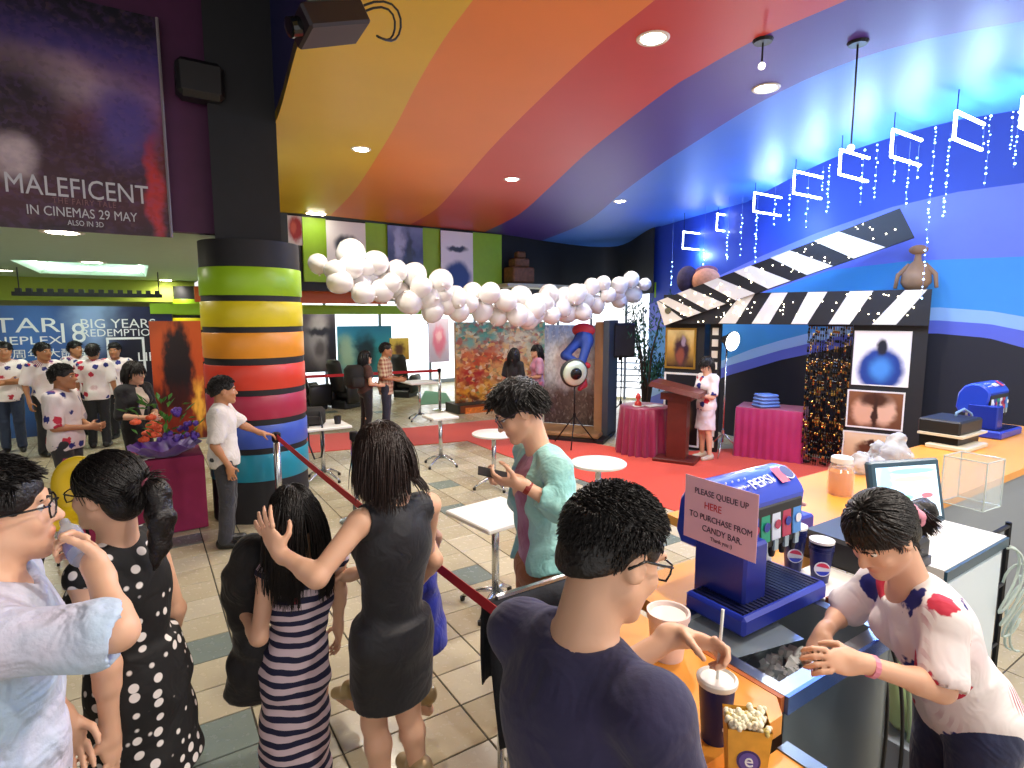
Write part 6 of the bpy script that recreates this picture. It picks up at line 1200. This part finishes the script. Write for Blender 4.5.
# ---- cashier bending over the ice bin
p = N(966, 705, 1.66); J = stand(p[0], p[1], 166, 1.58, True); J['pv'] = p; J['nk'] = N(912, 588, 1.70); J['hd'] = N(881, 534, 1.67); J['hf'] = nv(V(-.72, -.22, -.62)); J['hu'] = nv(V(-.45, -.1, .85))
rv = nv(V(.12, 1, .02)); J['sl'] = J['nk']-rv*.15+V(.01, 0, -.03); J['sr'] = J['nk']+rv*.16+V(0, 0, -.05); J['el'] = N(940, 688, 1.47); J['wl'] = N(861, 663, 1.47); J['er'] = N(842, 612, 1.93); J['wr'] = N(824, 632, 1.80)
J['hdl'] = V(-1, .05, .05); J['hnl'] = V(0, .6, -.6); J['hdr'] = V(-.7, -.5, -.5); J['hnr'] = V(.2, -.3, -1)
for q in 'lr':
    sg_ = -1 if q == 'l' else 1; J['p'+q] = J['pv']+rv*sg_*.085+V(0, 0, -.04); J['k'+q] = V(J['p'+q][0]-.02, J['p'+q][1], .48); J['a'+q] = V(J['p'+q][0]+.02, J['p'+q][1], .085)
figure('person', 'cashier in star-printed white shirt and jeans bending over the ice bin', J, SKIN(), .0065, 1.06, curl=(.5, .6), bld=1.0); face(J)
ob = [(J['nk']+V(0, 0, -.02), J['hd'], .075), (J['sl'], J['sr'], .075)]
hair(J, 'long', n=1800, length=.16, thick=.9, seed=5, obst=ob, tie=J['H'].p(0, -.13, -.05))
H = J['H']; v = Vol(.006); tl = [H.p(0, -.12, -.03), H.p(0.01, -.17, -.07), H.p(.02, -.19, -.13)]; v.cap(tl[0], tl[1], .03, .034, .01); v.cap(tl[1], tl[2], .034, .012, .02); vs, fs = v.mesh(.003, 90.); np_mesh('ponytail', vs, fs, HAIR, J['root'], None, J['org'])
v = Vol(.006); c_ = H.p(0, -.12, -.03)
for k in range(6): a_ = k*1.047; v.ell(c_+(H.r*math.cos(a_)+H.u*math.sin(a_))*.028, np.eye(3), V(.02, .02, .02), .01)
vs, fs = v.mesh(); np_mesh('scrunchie', vs, fs, mat('pink_scrunchie', 'e89ab0', .7), J['root'], None, J['org'])
shirt(J, STAR2, 'shirt', .013, .8, -.05, 1.15, wr=.005, neck=.075, nf=.05, seed=4, h=.008, cuff=1.3)
trousers(J, DENIM, 'jeans', h=.009, top=.06); shoes(J, SHOEB)
H_ = J['wl']; m = MB(); m.m = Matrix.Translation(Vector(-J['org'])); d_ = nv(J['el']-J['wl']); cc = J['wl']+d_*.03; m.tube([cc-d_*.008, cc+d_*.008], .031, 14); m.build('bracelet', mat('pink_band', 'e08aa0', .4), J['root'])
# ---- woman in black dress (back view)
p = N(392, 628, 2.22); J = stand(p[0], p[1], 136, 1.70, True); J['pv'] = p; J['nk'] = N(396, 505, 2.2); J['hd'] = N(379, 453, 2.2); J['hf'] = nv(V(-.88, .42, -.12)); rv = J['r']
J['sl'] = J['nk']-rv*.165+V(0, 0, -.03); J['sr'] = J['nk']+rv*.165+V(0, 0, -.04); J['el'] = N(317, 577, 1.93); J['wl'] = N(280, 553, 1.99); J['hdl'] = nv(N(257, 512, 2.02)-J['wl']); J['hnl'] = V(.2, .9, .1); J['er'] = J['sr']+V(-.04, .14, -.24); J['wr'] = N(350, 575, 2.36); J['hdr'] = V(-.8, .1, -.2); J['hnr'] = V(0, -.5, -.8)
for q in 'lr':
    sg_ = -1 if q == 'l' else 1; J['p'+q] = J['pv']+rv*sg_*.08+V(0, 0, -.04)
J['kl'] = N(374, 722, 2.2); J['kr'] = N(408, 712, 2.3); J['al'] = V(J['kl'][0]+.03, J['kl'][1]-.02, .13); J['ar'] = V(J['kr'][0]+.04, J['kr'][1], .13)
figure('person', 'woman in short sleeveless black dress resting a hand on the girl’s head'.replace('’', "'"), J, SKIN(), .0065, .98, curl=(.18, .5), spread=(.28, .1)); face(J)
bk_ = [(J['nk']+V(0, 0, -.12), J['hd'], .08), (J['pv']+V(0, 0, .2), J['nk'], .135), (J['sl'], J['sr'], .085)]
hair(J, 'long', BROWNH, n=4200, length=.2, thick=.7, seed=7, vol=.97, obst=bk_, fringe=False)
LBD = fabric('black_dress_cloth', '0b0c14', .6, c2='12131d', bump=.2); s = J['s']
def b(v):
    body_prims(v, J, .011, parts='tb'); v.cone(J['pv']+up_of(J)*.05, V(J['pv'][0], J['pv'][1]+.01, J['pv'][2]-.30), .165, .172, J['r'], .78, .04); v.cap(J['pl'], J['pl']*.55+J['kl']*.45, .1, .094, .03); v.cap(J['pr'], J['pr']*.55+J['kr']*.45, .1, .094, .03)
    v.cut(V(0, 0, J['pv'][2]-.30), (0, 0, -1)); v.cap(J['nk']+V(0, 0, .06)+J['f']*.06, J['nk']+V(0, 0, .2), .1, .1, .01, True)
    for q in 'lr': v.cap(J['s'+q]+(J['s'+q]-J['nk'])*.28+V(0, 0, .02), J['e'+q], .084, .07, .01, True)
cloth(J, 'dress', LBD, b, .0015, 14., .008); shoes(J, mat('champagne_shoe', 'b8a07a', .35, .3), 'heel_shoe', .06)
# ---- girl in striped maxi dress
p = N(296, 668, 2.3); J = stand(p[0], p[1], 125, 1.42, True); J['pv'] = p; J['nk'] = N(303, 562, 2.28); J['hd'] = N(292, 514, 2.27); J['hf'] = nv(V(-.72, .68, -.15)); rv = J['r']
J['sl'] = J['nk']-rv*.14+V(0, 0, -.02); J['sr'] = J['nk']+rv*.14+V(0, 0, -.03); J['el'] = N(259, 637, 2.1); J['wl'] = N(244, 612, 2.22); J['hdl'] = V(-.5, .6, .1); J['hnl'] = V(.3, .2, -.8)
for q in 'lr':
    sg_ = -1 if q == 'l' else 1; J['p'+q] = J['pv']+rv*sg_*.07+V(0, 0, -.04); J['k'+q] = J['p'+q]+V(0, 0, -.35); J['a'+q] = V(J['p'+q][0], J['p'+q][1], .075)
figure('person', 'girl in navy and white striped maxi dress holding a black cardigan', J, SKIN(), .0075, 1.12); face(J)
bk_ = [(J['nk']+V(0, 0, -.1), J['hd'], .058), (J['pv']+V(0, 0, .1), J['nk'], .1), (J['sl'], J['sr'], .062)]
hair(J, 'long', n=3600, length=.33, thick=.8, seed=9, obst=bk_)
def b(v):
    body_prims(v, J, .012, parts='tb'); v.cone(J['pv']+V(0, 0, .12), V(J['pv'][0]-.02, J['pv'][1]-.02, .05), .128, .155, J['r'], .85, .04); v.cut(V(0, 0, .05), (0, 0, -1)); v.cap(J['nk']+V(0, 0, .03)+J['f']*.05, J['nk']+V(0, 0, .2), .085, .085, .01, True)
    for q in 'lr': v.cap(J['s'+q]+nv(J['e'+q]-J['s'+q])*.05+(J['s'+q]-J['nk'])*.2, J['e'+q], .056, .05, .01, True)
cloth(J, 'striped_dress', stripe_mat(), b, .006, 26., .008)
v = Vol(.007)
for q in 'l': v.cap(J['s'+q]+V(0, 0, .045)-J['r']*-.02, J['s'+q]+V(-.01, -.03, -.09), .018, .016, .02); v.cap(J['s'+q]+V(0, 0, .045), J['nk']+V(0, -.09, -.12), .02, .018, .02)
vs, fs = v.mesh(); np_mesh('pink_strap', vs, fs, mat('pink_trim', 'd8405a', .6), J['root'], None, J['org']); shoes(J, SHOEB)
# the cardigan over her arm
v = Vol(.009); a0_ = N(238, 560, 2.2); v.ell(N(243, 592, 2.24), np.eye(3), V(.09, .06, .15), .05); v.ell(N(252, 560, 2.26), np.eye(3), V(.08, .07, .1), .05); v.cap(N(250, 622, 2.26), N(243, 690, 2.28), .06, .075, .05); v.cap(N(262, 640, 2.27), N(266, 690, 2.28), .05, .06, .05); v.cut(N(240, 700, 2.28), V(.15, 0, -1)); vs, fs = v.mesh(.009, 26., 2)
o = np_mesh('cardigan', vs, fs, BLACKF); tag(o, 'black cardigan draped over the striped girl\'s arm', 'cardigan')
# ---- ponytailed woman in polka dots (profile)
p = N(122, 640, 1.78); J = stand(p[0], p[1], 176, 1.62, True); J['pv'] = p-V(0, 0, .0); J['nk'] = N(118, 545, 1.78); J['hd'] = N(108, 492, 1.76); J['hf'] = nv(V(-1, .06, -.03)); rv = J['r']
J['pv'] = J['nk']+V(.015, .02, -.46); J['sl'] = J['nk']-rv*.15+V(.01, 0, -.045); J['sr'] = J['nk']+rv*.15+V(0, 0, -.045); J['el'] = N(143, 642, 1.62); J['wl'] = N(139, 690, 1.6); J['hdl'] = V(.1, -.05, -1); J['hnl'] = V(-1, .3, 0); J['el'] = J['sl']+V(.05, -.01, -.27); J['wl'] = J['el']+V(-.01, .0, -.22)
for q in 'lr':
    sg_ = -1 if q == 'l' else 1; J['p'+q] = J['pv']+rv*sg_*.08+V(0, 0, -.04); J['k'+q] = J['p'+q]+V(-.01, 0, -.40); J['a'+q] = V(J['p'+q][0]+.02, J['p'+q][1], .085)
figure('person', 'woman in black polka dot dress with ponytail and glasses, in profile', J, SKIN(), .0065, 1.03, curl=(.3, .4)); face(J, GLS)
ob = [(J['nk']+V(0, 0, -.05), J['hd'], .078), (J['sl'], J['sr'], .075), (J['pv'], J['nk'], .12)]; H = J['H']; tie = H.p(0, -.125, .02)
hair(J, 'long', n=1800, length=.17, thick=.9, seed=12, obst=ob, tie=tie, fringe=False)
v = Vol(.006); pts = [tie, tie+V(.035, 0, -.02), tie+V(.05, -.01, -.1), tie+V(.04, -.01, -.2), tie+V(.02, -.01, -.27)]; rr_ = [.028, .036, .04, .03, .01]
for i in range(4): v.cap(pts[i], pts[i+1], rr_[i], rr_[i+1], .02)
vs, fs = v.mesh(.003, 80.); np_mesh('ponytail', vs, fs, HAIR, J['root'], None, J['org']); m = MB(); m.m = Matrix.Translation(Vector(tie-J['org'])); m.ball((.01, 0, -.005), .03, 12, 8, .5, 1, 1); m.build('hair_tie', mat('mauve_tie', '8a4a5c', .6), J['root'], True)
def b(v):
    body_prims(v, J, .013, parts='tb'); v.cone(J['pv']+V(0, 0, .12), J['pv']+V(0, 0, -.34), .14, .2, J['r'], .85, .04); v.cut(V(0, 0, J['pv'][2]-.34), (0, 0, -1)); v.cap(J['nk']+V(0, 0, .05)+J['f']*.06, J['nk']+V(0, 0, .2), .085, .085, .01, True)
    for q in 'lr': v.cap(J['s'+q]+nv(J['e'+q]-J['s'+q])*.06+(J['s'+q]-J['nk'])*.2, J['e'+q], .06, .055, .01, True)
cloth(J, 'polka_dress', polka_mat(), b, .005, 24., .008); shoes(J, SHOEB)
# ---- man in pale shirt drinking (left edge)
J = stand(-1.02, 1.28, 36, 1.74); J['hd'] = N(-4, 513, 1.32); J['hf'] = nv(V(.8, .6, .0)); J['nk'] = N(-8, 588, 1.27); J['pv'] = J['nk']+V(-.03, -.01, -.50); rv = J['r']
J['sl'] = J['nk']-rv*.19+V(0, 0, -.04); J['sr'] = J['nk']+rv*.2+V(.0, 0, -.05); J['er'] = N(118, 632, 1.2); J['wr'] = N(99, 572, 1.30); J['hdr'] = nv(N(72, 535, 1.38)-J['wr']); J['hnr'] = V(-.6, .2, .3); J['el'] = J['sl']+V(0, .04, -.28); J['wl'] = J['el']+V(.02, .08, -.22)
for q in 'lr':
    sg_ = -1 if q == 'l' else 1; J['p'+q] = J['pv']+rv*sg_*.085+V(0, 0, -.04); J['k'+q] = J['p'+q]+V(0, 0, -.42); J['a'+q] = V(J['p'+q][0], J['p'+q][1], .085)
figure('person', 'man in rumpled white and pale blue shirt with glasses drinking from a bottle', J, SKIN(), .0065, 1.05, curl=(.4, 1.05), bld=1.08, arm=1.0, spread=(.1, .03), thumb=(.6, 1.)); face(J, GLS); hair(J, 'short', n=2600, length=.022, thick=.8, seed=15)
shirt(J, fabric('pale_blue_shirt', 'd3cde0', .8, c2='b8cfe6', bump=.6), 'shirt', .016, .82, -.22, 1.2, wr=.007, neck=.07, seed=6, h=.009, cuff=1.35); trousers(J, GREYT, h=.012); shoes(J, SHOEB)
H = J['H']; q1 = J['wr']+nv(J['hdr'])*.085+nv(J['hnr'])*.03; mo = H.p(0, .12, -.06); dq = Vector(mo-q1).normalized()
bt_ = empty('water_bottle', Vector(q1), 0, 'clear plastic water bottle held up by the man in pale shirt', 'bottle'); bt_.rotation_euler = dq.to_track_quat('Z', 'Y').to_euler()
MB().lathe([(.022, -.06), (.026, -.05), (.026, 0), (.023, .01), (.026, .02), (.026, .05), (.012, .08), (.011, .1)], 18).build('bottle_body', mat('clear_bottle', 'b8c4dc', .08, alpha=.5), bt_, 'auto'); MB().lathe([(.027, -.03), (.027, .01)], 18).build('label_band', mat('bottle_label', '7a7fb8', .4), bt_, 'auto')
# ---- young man with phone in mint shirt
p = N(541, 566, 2.78); J = stand(p[0], p[1], 200, 1.74); J['pv'] = p; J['nk'] = N(540, 449, 2.76); J['hd'] = N(519, 411, 2.74); J['hf'] = nv(V(-.85, -.12, -.5)); J['hu'] = nv(V(-.4, 0, .9)); rv = J['r']
J['sl'] = J['nk']-rv*.175+V(.02, 0, -.06); J['sr'] = J['nk']+rv*.175+V(0, 0, -.06); J['el'] = N(560, 507, 2.5); J['wl'] = N(521, 484, 2.52); J['hdl'] = V(-1, .15, .12); J['hnl'] = V(0, .5, .6); J['er'] = J['sr']+V(-.03, .03, -.27); J['wr'] = N(516, 480, 2.66); J['hdr'] = V(-1, -.1, .1); J['hnr'] = V(0, -.5, .6)
for q in 'lr':
    sg_ = -1 if q == 'l' else 1; J['p'+q] = J['pv']+rv*sg_*.085+V(0, 0, -.04); J['k'+q] = V(J['p'+q][0], J['p'+q][1], .48); J['a'+q] = V(J['p'+q][0]+.02, J['p'+q][1], .085)
figure('person', 'young man in open mint shirt and glasses looking down at his phone', J, SKIN(), .0075, 1.12, curl=(.6, .7)); face(J, mat('thin_glasses', '5a4a5c', .3, .5)); hair(J, 'short', n=1500, length=.055, thick=1.2, seed=18, vol=1.06)
shirt(J, fabric('lilac_tee', 'c9a3bc', .85, c2='9a5a78'), 'under_shirt', .012, 0, -.03, 1., wr=.003, seed=1, h=.011)
MINT = fabric('mint_shirt', '8fd0cc', .75, c2='a8dcd6', bump=.55)
def b(v):
    body_prims(v, J, .022, parts='tb'); s_ = J['s']
    for q in 'lr':
        v.cap(J['s'+q], J['e'+q], .066*s_, .072*s_, .03); w_ = J['e'+q]*.62+J['w'+q]*.38; v.cap(J['e'+q], w_, .068*s_, .055*s_, .02); d_ = nv(J['w'+q]-J['e'+q]); v.cap(w_+d_*.07, w_+d_*.14, .068, .066, .004, True)
    v.cone(J['pv']+V(.01, 0, .15), J['pv']+V(.03, 0, .0), .165, .19, J['r'], .85, .04); v.cut(J['pv']+V(0, 0, .03), (0, 0, -1)); v.cap(J['nk']+V(-.03, 0, .07), J['nk']+V(-.03, 0, .2), .075, .08, .01, True)
    fr_ = J['f']; c0 = J['pv']+fr_*.2; v.cap(c0+V(0, 0, -.25), J['nk']+fr_*.15+V(0, 0, -.02), .13, .09, .01, True)
cloth(J, 'open_shirt', MINT, b, .007, 26., .009); trousers(J, fabric('tan_chinos', '9a6238', .8, c2='a87044'), h=.011, wide=1.15); shoes(J, SHOEB)
wt = J['wl']+nv(J['el']-J['wl'])*.035; m = MB(); m.m = Matrix.Translation(Vector(wt-J['org'])); d_ = nv(J['el']-J['wl']); m.tube([-d_*.012, d_*.012], .032, 14); m.build('watch', mat('red_watch', '8a2a22', .4), J['root'])
ph = J['wl']+V(-.13, .05, .035); o = MB().box((-.07, -.035, -.004), (.07, .035, .004), .003).build('phone', BLKPL); o.location = ph; o.rotation_euler = (.3, .25, .1); tag(o, 'dark smartphone held by the young man in mint shirt', 'phone')
# ---- woman hidden behind the black dress, in blue
p = N(407, 620, 2.72); J = stand(p[0], p[1], 150, 1.5, True); J['hd'] = N(384, 482, 2.76); J['nk'] = N(396, 515, 2.74); J['sr'] = J['nk']+J['r']*.14; J['el'] = N(435, 560, 2.5); J['wl'] = N(415, 588, 2.55); J['sl'] = N(414, 508, 2.62)
J['al'] = N(422, 706, 2.75); J['al'][2] = .15; J['ar'] = az(352, 722); J['ar'] = V(J['ar'][0], J['ar'][1], .15); J['kr'] = (J['pr']+J['ar'])/2+V(-.04, .03, 0); J['kl'] = (J['pl']+J['al'])/2+V(-.03, .03, 0); J['al'] = V(*az(424, 728)[:2], .15)
figure('person', 'woman in royal blue dress and gold heels mostly hidden behind the black dress', J, SKIN(), .009, 1.05); face(J); hair(J, 'bob', n=300, length=.1, thick=2., seed=20)
J['root'].location = J['root'].location
cloth(J, 'blue_dress', fabric('royal_blue', '2434b0', .6, c2='1c2890'), lambda v: (body_prims(v, J, .013, parts='tb'), v.cone(J['pv']+V(0, 0, .1), J['pv']+V(0.02, 0, -.36), .14, .21, J['r'], .85, .04), v.cut(J['pv']+V(0, 0, -.36), (0, 0, -1)), v.cap(J['sl'], J['sl']*.6+J['el']*.4, .055, .055, .02)), .005, 26., .011); shoes(J, mat('gold_shoe', 'a8926a', .3, .5), 'heel_shoe', .07)
# ---- man in white polo resting a hand on the barrier
def far_person(label, px, py, H, yaw, top, low, skin=None, fem=False, hs='short', hl=.035, glasses=None, pose=None, h=.013, hk=1.1, look=None, skirt_=None, top_kw=None, hm=None, nh=260, bld=1., shoe=None):
    b_ = az(px, py); J = stand(b_.x, b_.y, yaw, H, fem)
    if pose: pose(J)
    if look is not None: J['hf'] = nv(look)
    figure('person', label, J, skin or SKIN2(), h, hk, bld=bld); face(J, glasses)
    hair(J, hs, hm, n=nh, length=hl, thick=2., seed=int(px))
    if skirt_: skirt(J, skirt_[0], 'skirt', *skirt_[1:], h=h)
    else: trousers(J, low, h=h*1.1)
    if top: shirt(J, top, 'shirt', **(top_kw or {}), h=h*1.0)
    shoes(J, shoe or SHOEB); return J
def P_(J, **k):
    for n_, v_ in k.items(): J[n_] = J['P'](*v_)
def folded(J): P_(J, el=(-.24, .02, 1.1), er=(.24, .02, 1.1), wl=(.05, .2, 1.1), wr=(-.05, .22, 1.14)); J['hdl'] = J['r']; J['hdr'] = -J['r']; J['hnl'] = -J['f']; J['hnr'] = -J['f']
def clasp(J): P_(J, el=(-.23, .02, 1.08), er=(.23, .02, 1.08), wl=(-.05, .25, 1.03), wr=(.05, .25, 1.05)); J['hdl'] = J['f']+J['r']*.6; J['hdr'] = J['f']-J['r']*.6; J['hnl'] = J['r']; J['hnr'] = -J['r']
def polo(J):
    P_(J, er=(.23, -.05, 1.08), wr=(.20, .06, .86)); J['hnr'] = -J['r']; J['el'] = N(256, 437, 5.25); J['wl'] = N(270, 438, 5.4); J['wl'] = np.array([-2.42, 5.42, 1.0]); J['el'] = J['sl']*.5+J['wl']*.5+V(0, 0, -.04); J['hdl'] = V(.9, .3, -.2); J['hnl'] = V(0, 0, -1)
far_person('man in white polo and grey trousers leaning on the barrier post', 230, 545, 1.56, 20, fabric('white_polo', 'dcd6d0', .8, c2='cfc8c4'), GREYT, pose=polo, look=(.85, .5, -.05), h=.01, top_kw=dict(g=.018, sleeve=.8, hem=-.1, cuff=1.3, wr=.005), nh=900, hl=.02)
# ---- staff and guests before the backdrop
far_person('man in star-printed shirt with clasped hands behind the registration table', 74, 522, 1.62, 12, STAR, GREYT, pose=clasp, look=(.95, .25, 0), h=.011, top_kw=dict(g=.022, sleeve=.85, hem=-.12, cuff=1.4), bld=1.1, nh=500, hl=.025)
def fold2(J): clasp(J)
jk = fabric('black_jacket', '101014', .75, c2='17171d')
J = far_person('woman in black jacket and glasses behind the registration table', 143, 498, 1.58, -18, fabric('cream_blouse', 'd8c8b8', .8), BLACKF, SKIN(), True, 'bob', .12, GLS, clasp, h=.011, look=(.95, -.05, -.12), top_kw=dict(g=.010, sleeve=0, hem=-.02), nh=500)
def b(v):
    body_prims(v, J, .024, parts='tb'); s_ = J['s']
    for q in 'lr': v.cap(J['s'+q], J['e'+q], .062*s_, .058*s_, .03); d_ = nv(J['e'+q]-J['s'+q]); v.cap(J['e'+q]+nv(J['w'+q]-J['e'+q])*.09, J['w'+q], .06, .06, .004, True)
    v.cut(J['pv']+V(0, 0, -.14), (0, 0, -1)); v.cap(J['pv']+J['f']*.17+V(0, 0, -.2), J['nk']+J['f']*.13, .03, .07, .01, True); v.cap(J['nk']+V(0, 0, .06), J['nk']+V(0, 0, .2), .07, .07, .01, True)
cloth(J, 'jacket', jk, b, .005, 24., .011)
far_person('man in pale star shirt and jeans with folded arms at the far left', 15, 452, 1.70, -55, STAR2, fabric('blue_jeans', '27344e', .8, c2='1c2840'), pose=folded, top_kw=dict(g=.022, sleeve=.85, hem=-.13, cuff=1.4))
far_person('tall man in star shirt standing hands behind, second from the left', 52, 455, 1.70, -20, STAR, BLACKF, look=(.9, -.2, 0), top_kw=dict(g=.022, sleeve=.85, hem=-.13, cuff=1.4))
far_person('man in white star shirt turned away in the middle of the group', 101, 447, 1.66, 115, STAR2, BLACKF, top_kw=dict(g=.024, sleeve=.85, hem=-.13, cuff=1.4), bld=1.08)
far_person('man half hidden in the group looking right', 82, 436, 1.66, -10, STAR, BLACKF, top_kw=dict(g=.022, sleeve=.85, hem=-.13, cuff=1.4))
far_person('man at the back of the group right of the turned man', 122, 438, 1.64, -70, STAR, BLACKF, top_kw=dict(g=.022, sleeve=.85, hem=-.13, cuff=1.4))
# ---- guests by the windows
PL = plaid_mat()
def hold(J): P_(J, er=(.23, .0, 1.08), wr=(.12, .24, 1.02), el=(-.23, .0, 1.08), wl=(-.12, .24, 1.02)); J['hdl'] = J['f']; J['hdr'] = J['f']
far_person('man in checked beige shirt looking right near the windows', 387, 432, 1.62, 5, PL, fabric('dark_jean', '2a3040', .8), pose=hold, top_kw=dict(g=.022, sleeve=.85, hem=-.2, cuff=1.4), h=.012)
far_person('person in brown top with a black backpack beside the checked shirt', 367, 436, 1.5, 40, fabric('brown_top', '4a2c26', .8), BLACKF, SKIN(), True, 'long', .2, pose=hold, top_kw=dict(g=.016, sleeve=.5, hem=-.06), h=.012)
b_ = az(367, 436); bpk = empty('backpack', Vector((b_.x-.15, b_.y-.16, .78)), math.radians(40), 'black backpack worn by the person in brown', 'backpack'); MB().box((-.16, -.15, .1), (.16, .13, .5), .07).build('pack_body', mat('bag_nylon', '1f1d1c', .8), bpk, True); MB().box((-.11, -.19, .12), (.11, -.14, .3), .03).build('pocket', mat('bag_nylon2', '2a2624', .8), bpk, True)
far_person('woman in lilac and pink top standing by the colourful standee', 537, 425, 1.55, 190, fabric('lilac_top', 'c8a8c8', .8, c2='d88aa8'), fabric('pink_trouser', 'c8708a', .8), SKIN(), True, 'long', .18, pose=hold, top_kw=dict(g=.02, sleeve=.8, hem=-.12))
far_person('person in black standing left of the lilac top, mostly hidden', 514, 428, 1.5, 60, BLACKF, BLACKF, SKIN(), True, 'long', .25, top_kw=dict(g=.016, sleeve=.8, hem=-.1))
# ---- host at the lectern
def host(J): P_(J, er=(.2, .04, 1.08), wr=(.14, .24, 1.12), el=(-.2, .04, 1.08), wl=(-.14, .24, 1.12)); J['hdl'] = J['f']; J['hdr'] = J['f']; J['hnl'] = V(0, 0, -1); J['hnr'] = V(0, 0, -1)
far_person('host in pale star-printed top and white skirt reading at the lectern', 704, 459, 1.50, 200, STAR2, None, SKIN(), True, 'bob', .1, pose=host, look=(-.85, -.3, -.45), skirt_=(fabric('white_skirt', 'ded4d8', .8), .15, .19, .42), top_kw=dict(g=.018, sleeve=.8, hem=-.1, cuff=1.3), h=.011, shoe=mat('pale_shoe', 'c8b8a4', .4))
